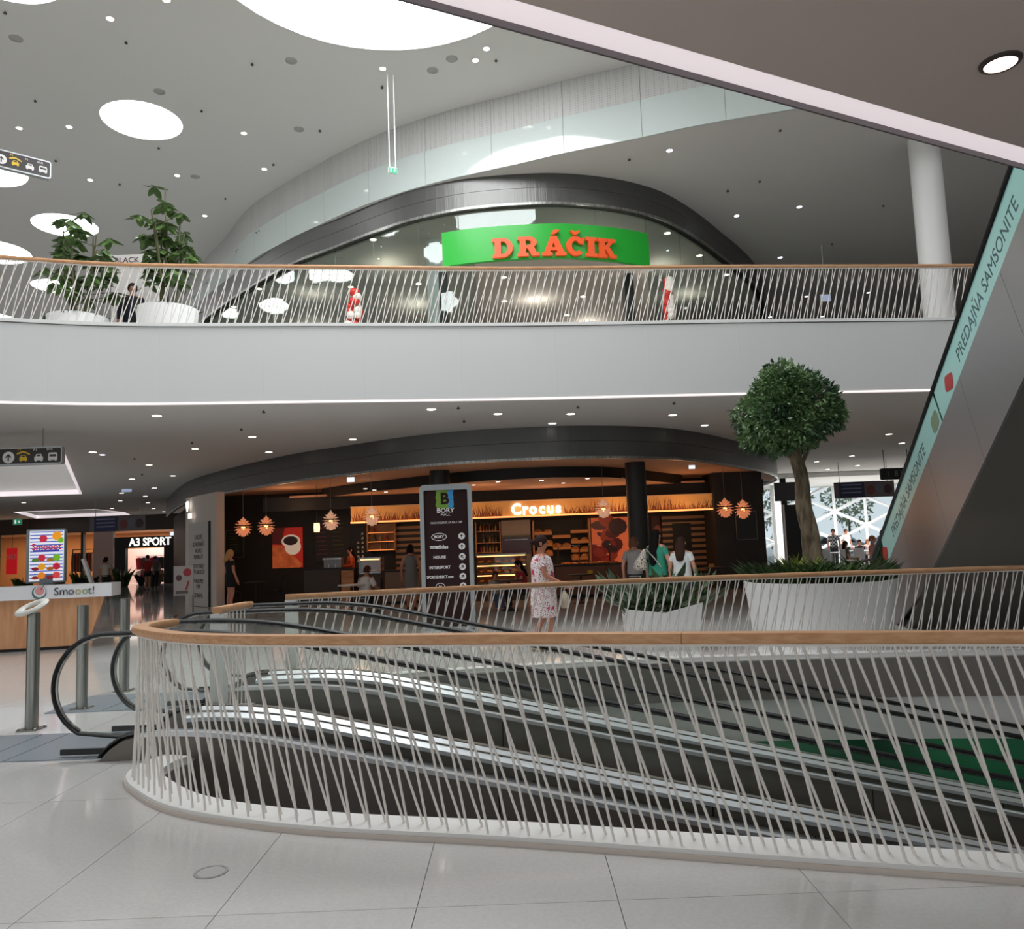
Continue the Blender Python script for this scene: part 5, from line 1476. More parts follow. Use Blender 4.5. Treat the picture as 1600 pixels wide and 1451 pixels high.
# curved green fascia with raised letters
GRN = mat('sign_green', (34, 172, 52), 0.3, emit=(34, 172, 52), estr=0.05)
sp2 = [p for p in resample([Vector((p[0], p[1], 0)) for p in offset(BC, -0.12)], 0.1) if -1.5 <= p.x <= 3.62]
ds = empty('toy_shop_sign', (1.0, 18.35, 8.3), 'curved bright green shop sign with raised orange letters', 'shop sign')
MB().wall([(p.x, p.y) for p in sp2], 8.3, 9.14, .1).build('board', GRN, ds)
ORG = mat('letter_orange', (240, 88, 34), 0.4, emit=(240, 88, 34), estr=0.12)
ORE = mat('letter_edge', (240, 170, 60), 0.4)
def arc(cx_, cy_, rx, ry, a0, a1, n=12):
    return [(cx_ + rx * cos(radians(a0 + (a1 - a0) * i / n)), cy_ + ry * sin(radians(a0 + (a1 - a0) * i / n))) for i in range(n + 1)]
LET = {
 'D': ([(0, 0), (0, .16), (.1, .18), (.1, .82), (0, .84), (0, 1)] + arc(.42, .5, .46, .5, 90, -90, 16), [[(.37, .17), (.37, .83)] + arc(.42, .5, .22, .33, 90, -90, 12)]),
 'R': ([(0, 0), (0, .16), (.1, .18), (.1, .82), (0, .84), (0, 1)] + arc(.5, .71, .34, .29, 90, -50, 12) + [(.82, .16), (.94, .16), (.94, 0), (.62, 0), (.44, .4), (.37, .4), (.37, .16), (.47, .16), (.47, 0)], [[(.37, .56), (.37, .84)] + arc(.45, .7, .14, .14, 90, -90, 8)]),
 'A': ([(0, 0), (0, .15), (.08, .17), (.36, 1), (.62, 1), (.92, .17), (1.0, .15), (1.0, 0), (.55, 0), (.55, .15), (.64, .17), (.61, .27), (.35, .27), (.32, .17), (.42, .15), (.42, 0)], [[(.41, .42), (.48, .68), (.55, .42)]]),
 'C': (arc(.47, .5, .47, .5, 38, 318, 26) + arc(.47, .5, .2, .28, 312, 50, 18)[0:] + [(.70, .62), (.9, .62), (.9, .95), (.78, .95)], []),
 'I': ([(0, 0), (0, .16), (.12, .18), (.12, .82), (0, .84), (0, 1), (.52, 1), (.52, .84), (.4, .82), (.4, .18), (.52, .16), (.52, 0)], []),
 'K': ([(0, 0), (0, .16), (.1, .18), (.1, .82), (0, .84), (0, 1), (.48, 1), (.48, .84), (.38, .82), (.38, .6), (.6, .84), (.54, .84), (.54, 1), (.96, 1), (.96, .86), (.84, .84), (.6, .58), (.86, .16), (.98, .16), (.98, 0), (.66, 0), (.42, .42), (.38, .38), (.38, .18), (.48, .16), (.48, 0)], []),
}
ACC = {'acute': [(.38, 1.1), (.5, 1.32), (.72, 1.32), (.74, 1.26), (.5, 1.08)], 'caron': [(.2, 1.3), (.34, 1.32), (.47, 1.22), (.6, 1.32), (.74, 1.3), (.54, 1.08), (.4, 1.08)]}
def on_sign(px_):
    best = min(range(1, len(sp2) - 1), key=lambda i: abs(camx(sp2[i]) - px_))
    t = (sp2[best + 1] - sp2[best - 1]).normalized()
    return sp2[best], atan2(t.y, t.x)
def camx(p):
    d = Vector((p.x, p.y, 8.7)) - EYE
    return CX + FPX * d.dot(RT) / d.dot(FW)
LH = .47
zb = aty(865, 401, 18.35).z
for ch, a, b, acc in (('D', 770, 803, None), ('R', 807, 842, None), ('A', 842, 881, 'acute'), ('C', 880, 909, 'caron'), ('I', 911, 930, None), ('K', 930, 963, None)):
    p, an = on_sign((a + b) / 2)
    wpx = (b - a) * 18.4 / 1250
    poly, hs = LET[ch]
    wu = max(v[0] for v in poly)
    kx = wpx / wu
    M = Matrix.Translation((p.x, p.y, zb)) @ Matrix.Rotation(an, 4, 'Z')
    sc = lambda P: [((x - wu / 2) * kx, y * LH) for x, y in P]
    L = MB().shape(sc(poly), .08, M @ Matrix.Translation((0, -.03, 0)), holes=[sc(h) for h in hs]).build('letter', [ORG], ds)
    if acc:
        MB().shape(sc(ACC[acc]), .08, M @ Matrix.Translation((0, -.03, 0))).build('accent', ORG, L)
# black portal and white column, coloured poster, balloons standing in for two figures
for px0, px1 in ((699, 713), (1001, 1016)):
    Y = 19.3
    MBx = MB().box(((xl(px0, Y) + xl(px1, Y)) / 2, Y + (0 if px0 < 800 else .6), (ZF + 8.3) / 2), ((px1 - px0) * Y / 1250, .5, 8.3 - ZF)).build('trim_portal_post', BLACK)
    struct(MBx, 'black post of the toy shop portal')
struct(MB().lathe([(.24, 0), (.24, 9.68 - ZF)], (aty(682, 440, 20.6).x, 20.6, ZF), 28).build('column', WHITE, smooth=50), 'white round column behind the shop glass')
o = MB().box((aty(645, 486, 21.6).x, 21.6, ZF + .75), (.75, .06, 1.5)).build('toy_poster', noisy(mat('toy_poster', (150, 50, 50), 0.6), (60, 60, 130), (214, 60, 46), 4, 3, lo=.4, hi=.55)); tag(o, 'colourful red and blue toy poster behind the shop glass', 'poster')
for px_, py0, py1, Y, lb in ((551, 452, 503, 18.6, 'red and white balloons standing in for a figure left of the toy shop'), (1043, 434, 490, 18.9, 'slim red and white balloons standing in for a figure right of the toy shop')):
    r = empty('balloon_stand_in', (aty(px_, py1, Y).x, Y, ZF), lb, 'decoration')
    z0_ = ZF; z1_ = aty(px_, py0, Y).z
    rn = random.Random(px_); k = 0; z = z0_ + .08
    MB().cyl((aty(px_, 470, Y).x, Y, ZF), (aty(px_, 470, Y).x, Y, z1_), .015, n=6).build('stick', WHITE, r)
    while z < z1_:
        f = (z - z0_) / (z1_ - z0_)
        for i in range(3):
            a = rn.uniform(0, 6.28); s_ = rn.uniform(.08, .12)
            ww = (.2 if px_ < 800 else .1) * (1.1 - .7 * f)
            c = (aty(px_, 470, Y).x + cos(a) * ww + f * .05, Y + sin(a) * .1, z)
            MB().lathe([(0, -s_), (s_ * .7, -s_ * .7), (s_, 0), (s_ * .7, s_ * .7), (0, s_)], c, 10, caps=False).build('balloon', mat('balloon_red', (204, 48, 36), 0.4) if (k + i) % 2 else mat('balloon_white', (232, 226, 214), 0.4), r, smooth=60)
        z += .11; k += 1

def shop_light(name, loc, energy, sx_, sy_, rgb=(1, .95, .86)):
    l = bpy.data.lights.new(name, 'AREA'); l.shape = 'RECTANGLE'; l.size, l.size_y = sx_, sy_; l.energy = energy; l.color = rgb
    o = bpy.data.objects.new(name, l); COL.objects.link(o); o.location = loc
    return o
for x_, y_ in ((-6, 24.5), (-3.4, 22), (-0.6, 21), (2.2, 21), (4.6, 23), (6, 26), (-3, 26), (1, 26), (-7, 28), (3, 29)):
    warm_light('toy_shop_lamp', (x_, y_, 9.2), 40, .04, (1, .93, .84))
# ================================================================ PEOPLE
def skin_mesh(name, verts, edges, radii, mt, root=0, levels=1):
    me = bpy.data.meshes.new(name)
    me.from_pydata([tuple(v) for v in verts], edges, [])
    o = bpy.data.objects.new(name, me)
    COL.objects.link(o)
    bm = bmesh.new(); bm.from_mesh(me)
    ly = bm.verts.layers.skin.verify()
    for i, v in enumerate(bm.verts):
        v[ly].radius = radii[i] if isinstance(radii[i], tuple) else (radii[i], radii[i])
        v[ly].use_root = (i == root)
    bm.to_mesh(me); bm.free()
    me.materials.append(mt)
    sk = o.modifiers.new('skin', 'SKIN'); sk.use_smooth_shade = True
    sb = o.modifiers.new('sub', 'SUBSURF'); sb.levels = levels; sb.render_levels = levels
    return o
def loft(mb, rings, n=14, caps=True):
    """rings: (centre, rx, ry, tilt-axis normal or None)"""
    vs = []
    for c, rx, ry in rings:
        for j in range(n):
            a = 2 * pi * j / n
            vs.append((c[0] + cos(a) * rx, c[1] + sin(a) * ry, c[2]))
    k = len(rings)
    fs = [(i * n + j, i * n + (j + 1) % n, (i + 1) * n + (j + 1) % n, (i + 1) * n + j) for i in range(k - 1) for j in range(n)]
    if caps: fs += [tuple(range(n - 1, -1, -1)), tuple((k - 1) * n + j for j in range(n))]
    mb.add(vs, fs)
SKINS = {'fair': mat('skin_fair', (206, 150, 124), 0.55), 'tan': mat('skin_tan', (186, 124, 98), 0.55)}
def person(label, pos, rz, H=1.68, skin='fair', hair=(60, 42, 34), hair_len=0, bun=False, top=None, top_rgb=(200, 200, 200), sleeve=0.5, bottom='trousers', bot_rgb=(40, 40, 46), pose='stand', arms=None, shoes=(40, 36, 34), belly=1.0, step=0.0, topmat=None, botmat=None, hem=None, lean=0.0, turn=0.0, group=None, bulk=1.0):
    """a figure facing local -y. arms: ((elbow, wrist) left, (elbow, wrist) right) in local metres for H=1.7"""
    k = H / 1.7
    root = empty('person', pos, label, 'person', group)
    R = Matrix.Rotation(rz, 3, 'Z')
    seat = pose == 'sit'
    dz = -0.47 if seat else 0.0           # seated: hips drop
    def T(p):
        p = Vector(p)
        if p.z > 0.95 + dz:                # lean the upper body forward from the hips
            q = p.z - (0.95 + dz)
            p = Vector((p.x, p.y - lean * q, p.z - abs(lean) * q * 0.12))
        return R @ (p * k)
    if arms is None:
        arms = (((-.25, .03, 1.12), (-.25, -.06, .88)), ((.25, .03, 1.12), (.25, -.06, .88)))
    if seat:
        legs = [((-.1, -.42, .5), (-.1, -.40, .09)), ((.1, -.42, .5), (.1, -.40, .09))]
    else:
        legs = [((-.09, -.02 - step * .5, .5), (-.09, .03 - step, .09)), ((.09, -.02 + step * .3, .5), (.09, .03 + step, .09))]
    V, E_, Rd = [], [], []
    def av(p, r, par=None):
        V.append(T(p)); Rd.append((r * k, r * k) if not isinstance(r, tuple) else (r[0] * k, r[1] * k))
        i = len(V) - 1
        if par is not None: E_.append((par, i))
        return i
    z = lambda v: v + dz
    pel = av((0, 0, z(.96)), .125)
    sp = av((0, .0, z(1.14)), .115, pel)
    ch = av((0, .01, z(1.32)), .13, sp)
    nk = av((0, .02, z(1.455)), .052, ch)
    hb = av((0, 0, z(1.525)), .066, nk)
    hm = av((0, -.005, z(1.60)), .085, hb)
    ht = av((0, .005, z(1.675)), .062, hm)
    av((sin(turn) * .1, -.1 * cos(turn), z(1.585)), .016, hm)             # nose
    for s_, (el, wr) in ((-1, arms[0]), (1, arms[1])):
        sh = av((s_ * .165, .01, z(1.385)), .056, ch)
        e = av((el[0], el[1], z(el[2])), .043, sh)
        w_ = av((wr[0], wr[1], z(wr[2])), .028, e)
        d = (Vector(wr) - Vector(el)).normalized()
        pm = Vector(wr) + d * .06
        pa = av((pm.x, pm.y, z(pm.z)), .034, w_)
        side = d.cross(Vector((0, 1, 0.2))).normalized()
        for q, (o_, L) in enumerate(((-.03, .075), (-.01, .085), (.011, .08), (.03, .062))):
            b = pm + side * o_ + d * .035; m_ = b + d * L * .55; t = m_ + d * L * .4 + Vector((0, -.012, 0))
            i1 = av((b.x, b.y, z(b.z)), .0115, pa); i2 = av((m_.x, m_.y, z(m_.z)), .0095, i1); av((t.x, t.y, z(t.z)), .008, i2)
        b = pm - side * .035 - d * .015 + Vector((0, -.015, 0)); t = b - side * .03 + d * .045
        i1 = av((b.x, b.y, z(b.z)), .012, w_); av((t.x, t.y, z(t.z)), .010, i1)
    for s_, (kn_, an_) in ((-1, legs[0]), (1, legs[1])):
        hp = av((s_ * .085, 0 if not seat else -.03, z(.9)), .088, pel)
        kn2 = av(kn_, .058, hp)
        cf = av(((kn_[0] + an_[0]) / 2, (kn_[1] + an_[1]) / 2 + .02, (kn_[2] + an_[2]) / 2 + .04), .05, kn2)
        an2 = av(an_, .036, cf)
        av((an_[0] * 1.1, an_[1] - .16, .035), .03, an2)
    body = skin_mesh('body', V, E_, Rd, SKINS[skin], pel)
    body.parent = root
    def part(mb, name, mt, smooth=60):
        mb.v = [tuple(T(v)) for v in mb.v]
        me = mesh_of(mb, name, mt, smooth)
        o = bpy.data.objects.new(name, me); COL.objects.link(o); o.parent = root
        return o
    # clothes
    tm = topmat or mat('cloth_%d_%d_%d' % top_rgb, top_rgb, 0.85)
    hz = z(.86 if hem is None else hem)
    if top != 'none':
        mb = MB()
        loft(mb, [((0, 0, hz), .172 * bulk, .135 * bulk), ((0, 0, z(1.0)), .165 * belly * bulk, .128 * belly * bulk), ((0, 0, z(1.14)), .155 * belly * bulk, .125 * belly * bulk), ((0, .01, z(1.3)), .175 * bulk, .13 * bulk), ((0, .01, z(1.39)), .165, .105 * bulk), ((0, .02, z(1.435)), .085, .075)], 16)
        for s_, (el, wr) in ((-1, arms[0]), (1, arms[1])):
            if sleeve <= 0: continue
            a = Vector((s_ * .15, .01, z(1.385))); e = Vector((el[0], el[1], z(el[2]))); w2 = Vector((wr[0], wr[1], z(wr[2])))
            if sleeve <= 1: mb.tube([a, a.lerp(e, sleeve * .5), a.lerp(e, sleeve)], [.072, .068, .064], 10)
            else: mb.tube([a, a.lerp(e, .5), e, e.lerp(w2, .92)], [.072, .064, .056, .042], 10)
        part(mb, 'top', tm)
    bm_ = botmat or mat('cloth_%d_%d_%d' % bot_rgb, bot_rgb, 0.85)
    if bottom in ('trousers', 'shorts'):
        mb = MB()
        loft(mb, [((0, 0, z(.82)), .17, .132), ((0, 0, z(.9)), .172, .134), ((0, 0, z(1.0)), .158, .122)], 16)
        for s_, (kn_, an_) in ((-1, legs[0]), (1, legs[1])):
            h = Vector((s_ * .085, 0 if not seat else -.03, z(.9))); kk = Vector(kn_); aa = Vector(an_)
            if bottom == 'trousers': mb.tube([h, h.lerp(kk, .5), kk, kk.lerp(aa, .5), aa.lerp(kk, .02)], [.1, .092, .075, .066, .056], 12)
            else: mb.tube([h, h.lerp(kk, .35), h.lerp(kk, .6)], [.1, .098, .092], 12)
        part(mb, 'trousers' if bottom == 'trousers' else 'shorts', bm_)
    elif bottom == 'skirt':
        mb = MB()
        loft(mb, [((0, 0, .52), .18 * bulk, .15 * bulk), ((0, 0, .7), .185 * bulk, .155 * bulk), ((0, 0, .86), .18 * bulk, .15 * bulk), ((0, 0, 1.0), .158 * bulk, .125 * bulk)], 18)
        part(mb, 'skirt', bm_)
    for s_, (kn_, an_) in ((-1, legs[0]), (1, legs[1])):
        mb = MB(); c = (an_[0] * 1.05, an_[1] - .06, 0)
        mb.lathe([(.05, .004), (.055, .03), (.045, .07), (.02, .08)], (0, 0, 0), 10)
        mb.v = [(v[0] * .85 + c[0], v[1] * 2.2 + c[1], v[2]) for v in mb.v]
        part(mb, 'shoe', mat('shoe_%d_%d_%d' % shoes, shoes, 0.5))
    # hair: cap, back, length
    hm_ = mat('hair_%d_%d_%d' % hair, hair, 0.75, spec=0.15)
    mb = MB()
    n = 14; rows = 7; vs = []
    for i in range(rows + 1):
        th_ = radians(4 + i * (118 / rows))
        for j in range(n):
            a = 2 * pi * j / n
            f = max(0.0, -sin(a - turn))                       # front
            t2 = th_ * (1 - .36 * f)
            vs.append((cos(a) * sin(t2) * .098, .012 + sin(a) * sin(t2) * .108, z(1.61) + cos(t2) * .118))
    fs = [(i * n + j, i * n + (j + 1) % n, (i + 1) * n + (j + 1) % n, (i + 1) * n + j) for i in range(rows) for j in range(n)] + [tuple(range(n - 1, -1, -1))]
    mb.add(vs, fs)
    if hair_len:
        L = hair_len
        loft(mb, [((0, .05, z(1.62)), .098, .07), ((0, .075, z(1.54)), .105, .065), ((0, .12, z(1.54 - L * .5)), .105, .06), ((0, .145, z(1.54 - L * .9)), .08, .045), ((0, .15, z(1.54 - L)), .03, .02)], 12)
    if bun:
        loft(mb, [((0, .1, z(1.57)), .02, .02), ((0, .125, z(1.59)), .05, .045), ((0, .135, z(1.62)), .055, .05), ((0, .12, z(1.66)), .025, .025)], 10)
    part(mb, 'hair', hm_)
    for s_ in (-1, 1):
        c = Vector((s_ * .034, -.088, z(1.603))); c.xy = (Matrix.Rotation(turn, 2) @ c.xy) if turn else c.xy
        mb = MB().lathe([(0, -.012), (.011, 0), (0, .012)], c, 6, caps=False)
        part(mb, 'eye', mat('eye_dark', (34, 26, 24), 0.3))
        mb = MB(); loft(mb, [((s_ * .088, .012, z(1.565)), .008, .015), ((s_ * .095, .014, z(1.59)), .012, .022), ((s_ * .092, .014, z(1.62)), .008, .015)], 8)
        part(mb, 'ear', SKINS[skin])
    mb = MB().box((0, -.083, z(1.55)), (.04, .012, .009)); part(mb, 'mouth', mat('lips', (150, 78, 72), 0.5))
    return root, T, part
def ground(px_, Y):
    return Vector((xl(px_, Y), Y, 0))
# woman in the red and white print dress walking to the right
PRN = mat('print_fabric', (232, 222, 222), 0.8)
tcn2 = nd(PRN, 'ShaderNodeTexCoord'); vo_ = nd(PRN, 'ShaderNodeTexVoronoi'); vo_.inputs['Scale'].default_value = 42
lk(PRN, tcn2.outputs['Object'], vo_.inputs['Vector'])
rp2 = nd(PRN, 'ShaderNodeValToRGB'); rp2.color_ramp.interpolation = 'CONSTANT'
rp2.color_ramp.elements[0].color = lin((150, 40, 66)); rp2.color_ramp.elements[1].position = .36; rp2.color_ramp.elements[1].color = lin((238, 226, 226))
lk(PRN, vo_.outputs['Distance'], rp2.inputs[0])
n2 = nd(PRN, 'ShaderNodeTexNoise'); n2.inputs['Scale'].default_value = 5; lk(PRN, tcn2.outputs['Object'], n2.inputs['Vector'])
r3 = nd(PRN, 'ShaderNodeValToRGB'); r3.color_ramp.elements[0].position = .62; r3.color_ramp.elements[1].position = .66
mx = nd(PRN, 'ShaderNodeMix', data_type='RGBA'); lk(PRN, n2.outputs['Fac'], r3.inputs[0]); lk(PRN, r3.outputs[0], mx.inputs['Factor'])
lk(PRN, rp2.outputs[0], mx.inputs[6]); mx.inputs[7].default_value = lin((196, 60, 92)); lk(PRN, mx.outputs[2], bsdf(PRN).inputs['Base Color'])
pw, T, part = person('woman with pinned up dark hair in a red and white print dress walking past', ground(846, 12.0), pi / 2, 1.70, 'tan', (46, 30, 26), 0, True, None, (230, 220, 220), .55, 'skirt', (230, 220, 220), step=.12, topmat=PRN, botmat=PRN, hem=.93, belly=1.06, bulk=1.28,
       arms=(((-.23, -.02, 1.13), (-.2, -.27, 1.0)), ((.23, .0, 1.12), (.2, -.25, .98))), shoes=(150, 130, 110))
mb = MB(); mb.tube([(.22, -.2, 1.06), (.2, -.3, .92), (.18, -.32, .86)], .004, 4)
loft(mb, [((.18, -.32, .62), .10, .05), ((.18, -.32, .68), .13, .07), ((.18, -.32, .8), .11, .06), ((.18, -.32, .87), .03, .02)], 12)
mb.v = [tuple(pw.location + T(v)) for v in mb.v]
o = mb.build('shopping_bag', mat('bag_cream', (196, 184, 160), 0.6), smooth=60); tag(o, 'small cream bag in the hand of the woman in the print dress', 'bag')
# cafe guests and staff
person('blonde woman in black top and shorts by the left cafe wall', ground(360, 23.4), pi * .75, 1.74, 'fair', (196, 150, 96), .16, False, None, (22, 22, 24), .5, 'shorts', (24, 24, 28))
person('barista with dark hair and orange shirt behind the counter', ground(547, 25.0), -pi * .35, 1.70, 'tan', (24, 18, 16), .3, False, None, (170, 70, 36), 1.5, 'trousers', (24, 22, 22), arms=(((-.27, -.05, 1.14), (-.22, -.3, 1.06)), ((.27, -.05, 1.14), (.16, -.3, 1.1))))
seatp = ground(567, 20.4)
person('person in white shirt sitting with back turned at the cafe table', seatp, pi * .85, 1.66, 'tan', (70, 44, 32), 0, False, None, (222, 214, 206), .8, 'trousers', (50, 50, 60), pose='sit', lean=.25, arms=(((-.27, -.1, 1.14), (-.2, -.36, 1.1)), ((.27, -.1, 1.14), (.2, -.36, 1.1))))
person('person in grey sleeveless dress standing before the striped screen', ground(641, 21.2), pi, 1.68, 'tan', (30, 22, 20), .05, False, None, (120, 116, 112), 0, 'skirt', (118, 114, 110))
person('child with pale grey shirt sitting at the cafe table facing out', ground(772, 19.9), pi * .1, 1.3, 'tan', (74, 46, 30), 0, False, None, (158, 150, 140), .6, 'trousers', (70, 80, 100), pose='sit')
person('dark haired woman in red sitting behind the walking woman', ground(816, 20.2), -pi * .42, 1.66, 'tan', (26, 18, 18), .25, False, None, (160, 44, 52), .4, 'trousers', (40, 38, 44), pose='sit', lean=.2, arms=(((-.26, -.12, 1.16), (-.2, -.38, 1.12)), ((.26, -.12, 1.16), (.2, -.38, 1.12))))
# three women seen from behind at the right
person('woman with short brown hair and grey top carrying a rucksack', ground(990, 16.9), pi * .93, 1.64, 'fair', (92, 62, 44), .04, False, None, (146, 142, 140), .6, 'trousers', (40, 40, 44))
pt_, T, part = person('woman with long black hair in a teal shirt raising her hand', ground(1026, 15.9), pi * .74, 1.76, 'fair', (18, 15, 16), .5, False, None, (52, 148, 124), .55, 'trousers', (28, 26, 30), bulk=1.18, arms=(((-.27, .0, 1.12), (-.26, -.08, .9)), ((.28, -.06, 1.16), (.26, -.24, 1.36))))
mb = MB(); loft(mb, [((.26, .2, .96), .11, .09), ((.26, .21, 1.02), .14, .12), ((.24, .2, 1.14), .12, .1), ((.19, .18, 1.28), .06, .05), ((.16, .16, 1.36), .03, .03)], 14)
mb.tube([(.14, .16, 1.36), (-.05, .18, 1.2), (-.16, .12, 1.02)], .012, 5)
mb.v = [tuple(pt_.location + T(v)) for v in mb.v]
RUC = noisy(mat('patterned_rucksack', (190, 180, 166), 0.85), (70, 62, 60), (214, 204, 190), 40, 2, lo=.4, hi=.5)
o = mb.build('rucksack', RUC, smooth=60); tag(o, 'patterned cream drawstring rucksack on the back of the teal shirted woman', 'bag')
person('woman in white T-shirt with brown ponytail beside the teal shirt', ground(1064, 15.6), pi * .85, 1.6, 'fair', (58, 38, 30), .32, False, None, (220, 224, 222), .6, 'trousers', (60, 58, 66), bulk=1.15, arms=(((-.25, .03, 1.12), (-.27, -.03, .88)), ((.25, .03, 1.12), (.27, -.03, .88))))
# man behind the gallery railing
person('man in dark navy jacket standing on the gallery by the white board', Vector((aty(207, 470, 16.7).x, 16.7, ZF)), pi * .1, 1.72, 'fair', (60, 46, 38), 0, False, None, (36, 36, 48), 1.5, 'trousers', (36, 38, 50), belly=1.15)
# corridor and far cafe
person('person in pale top and black skirt far down the corridor', ground(166, 36), pi, 1.7, 'tan', (24, 18, 16), .05, False, None, (176, 164, 150), .6, 'trousers', (20, 18, 20))
person('person in red shirt walking before the distant sports shop', ground(231, 41), pi, 1.74, 'tan', (50, 36, 30), 0, False, None, (176, 48, 38), .8, 'shorts', (30, 28, 30))
person('person in grey beside the red shirt far down the corridor', ground(243, 42.5), pi, 1.68, 'tan', (60, 46, 36), 0, False, None, (110, 104, 100), .8, 'trousers', (34, 34, 38))
PLD = mat('plaid_cloth', (120, 120, 124), 0.85)
ck = nd(PLD, 'ShaderNodeTexChecker'); ck.inputs['Scale'].default_value = 12; ck.inputs['Color1'].default_value = lin((50, 52, 60)); ck.inputs['Color2'].default_value = lin((170, 172, 176)); tck = nd(PLD, 'ShaderNodeTexCoord'); lk(PLD, tck.outputs['Object'], ck.inputs['Vector']); lk(PLD, ck.outputs['Color'], bsdf(PLD).inputs['Base Color'])
person('man in plaid shirt standing by the bright windows', ground(1303, 37.5), -pi * .1, 1.74, 'tan', (60, 44, 36), 0, False, None, (120, 120, 124), .7, 'trousers', (40, 40, 46), topmat=PLD)
person('person in white shirt standing behind the plaid shirted man', ground(1323, 39.5), pi * .1, 1.72, 'tan', (50, 36, 30), 0, False, None, (220, 220, 220), .7, 'trousers', (60, 60, 66))
person('woman with long dark hair sitting sideways in the bright window cafe', ground(1321, 33), pi / 2, 1.66, 'fair', (36, 26, 24), .4, False, None, (120, 92, 76), .8, 'trousers', (150, 120, 96), pose='sit')
person('dark haired person sitting left at the window cafe table', ground(1280, 33.5), pi * .1, 1.66, 'fair', (24, 20, 22), .2, False, None, (36, 36, 44), .8, 'trousers', (40, 40, 46), pose='sit')
person('person in black and pink sitting at the back of the window cafe', ground(1343, 37), 0, 1.66, 'fair', (60, 40, 32), 0, False, None, (60, 50, 64), .6, 'trousers', (50, 50, 56), pose='sit')
person('person in pink sitting far back near the windows', ground(1356, 39), 0, 1.64, 'fair', (120, 84, 60), .1, False, None, (214, 160, 160), .6, 'trousers', (70, 70, 76), pose='sit')
person('man in green shirt standing close to the escalator foot', ground(1371, 20.5), pi * .45, 1.66, 'fair', (56, 40, 34), 0, False, None, (104, 138, 92), .7, 'trousers', (60, 60, 66), lean=.3)
person('fair haired child next to the green shirted man', ground(1364, 21.5), pi * .3, 1.45, 'fair', (150, 104, 70), 0, False, None, (196, 150, 140), .6, 'trousers', (70, 70, 80))
# ================================================================ CEILING FITTINGS
def disc(mt, r, trim=True):
    mb = MB().lathe([(r * .78, 0), (r * .78, .012)], n=14)
    if trim: mb.lathe([(r, .004), (r, .02), (r * .78, .022), (r * .78, .004)], n=14, mi=1, caps=False)
    return mb
def fit(pts, z, me, name, label, cat, group, dz=0.0):
    for px_, py_ in pts:
        p = atz(px_, py_, z)
        if p.y > 58 or p.y < 0: continue
        o = place(name, me, None, loc=(p.x, p.y, z - dz))
        tag(o, label, cat, group)
TRIM = mat('lamp_trim', (150, 148, 144), 0.5)
D1 = mesh_of(disc(LAMP, .085), 'downlight', [LAMP, TRIM]); D2 = mesh_of(disc(LAMPB, .085), 'downlight', [LAMPB, TRIM]); D3 = mesh_of(disc(LAMP, .11), 'downlight', [LAMP, TRIM])
SPR = mesh_of(MB().lathe([(.03, 0), (.034, .02), (.012, .03), (.012, .06)], n=8), 'sprinkler', mat('sprinkler_metal', (70, 66, 62), 0.5))
RNG = mesh_of(MB().lathe([(.1, .0), (.13, .01), (.13, .02), (.1, .02)], n=18, caps=False).lathe([(.1, .006), (.1, .012)], n=18), 'ceiling_speaker', mat('speaker_grey', (176, 175, 171), 0.8))
fit([(172, 29), (260, 0), (30, 200), (381, 208), (413, 264), (277, 274), (141, 281), (320, 337), (598, 107), (743, 94)], Z3, D1, 'downlight', 'small round downlight in the high atrium ceiling', 'downlight', 'atrium downlights', .012)
fit([(108, 198), (760, 76)], Z3, D2, 'downlight', 'bluish spot lamp in the high atrium ceiling', 'downlight', 'bluish atrium spots', .012)
fit([(8, 18), (197, 65), (55, 156), (394, 99), (315, 172), (87, 250), (248, 230), (187, 287), (352, 309), (500, 203), (597, 135), (427, 256), (775, 93)], Z3, SPR, 'sprinkler', 'tiny dark sprinkler head in the atrium ceiling', 'sprinkler', 'atrium sprinklers', .05)
fit([(25, 60), (455, 95), (676, 110), (706, 92), (249, 143), (305, 276), (467, 202)], Z3, RNG, 'ceiling_speaker', 'round flush ceiling speaker in the atrium ceiling', 'speaker', 'atrium ceiling speakers', .015)
fit([(1046, 235), (1151, 337), (1249, 323), (1219, 402), (1260, 463), (1189, 481), (1357, 457), (1203, 495), (1285, 494), (1165, 457)], Z2, D2, 'downlight', 'small round downlight in the soffit above the gallery', 'downlight', 'gallery soffit downlights', .012)
fit([(983, 248), (1219, 202), (1137, 297), (1187, 282), (1380, 320), (1300, 380)], Z2, SPR, 'sprinkler', 'tiny dark sprinkler head in the gallery soffit', 'sprinkler', 'gallery sprinklers', .05)
fit([(583, 374), (1043, 364), (1093, 399), (548, 448), (654, 443), (787, 433), (788, 470), (911, 463), (886, 492), (1020, 420), (1135, 429), (405, 451), (365, 479)], 9.68, D3, 'downlight', 'bright downlight inside the toy shop', 'downlight', 'toy shop downlights', .012)
G = [(245, 649), (674, 639), (778, 646), (892, 646), (1051, 648), (863, 661), (1101, 664), (394, 682), (551, 686), (420, 706), (305, 701), (145, 706), (233, 726), (270, 743), (206, 748), (241, 762), (190, 770), (227, 775), (188, 782), (231, 785), (240, 794), (256, 799), (175, 794), (1331, 712), (1276, 721), (1340, 727), (1293, 733), (1389, 678), (1409, 692), (1290, 744), (37, 785), (30, 800), (95, 808)]
fit(G, Z1, D3, 'downlight', 'warm downlight in the soffit over the ground floor', 'downlight', 'ground floor downlights', .012)
fit([(160, 710)], Z1, D2, 'downlight', 'bluish spot lamp in the soffit behind the direction sign', 'downlight', None, .012)
fit([(412, 641), (377, 669), (300, 690), (725, 656), (716, 635), (903, 634), (1053, 628), (210, 715), (222, 740)], Z1, SPR, 'sprinkler', 'tiny dark sprinkler head in the soffit over the ground floor', 'sprinkler', 'ground floor sprinklers', .05)
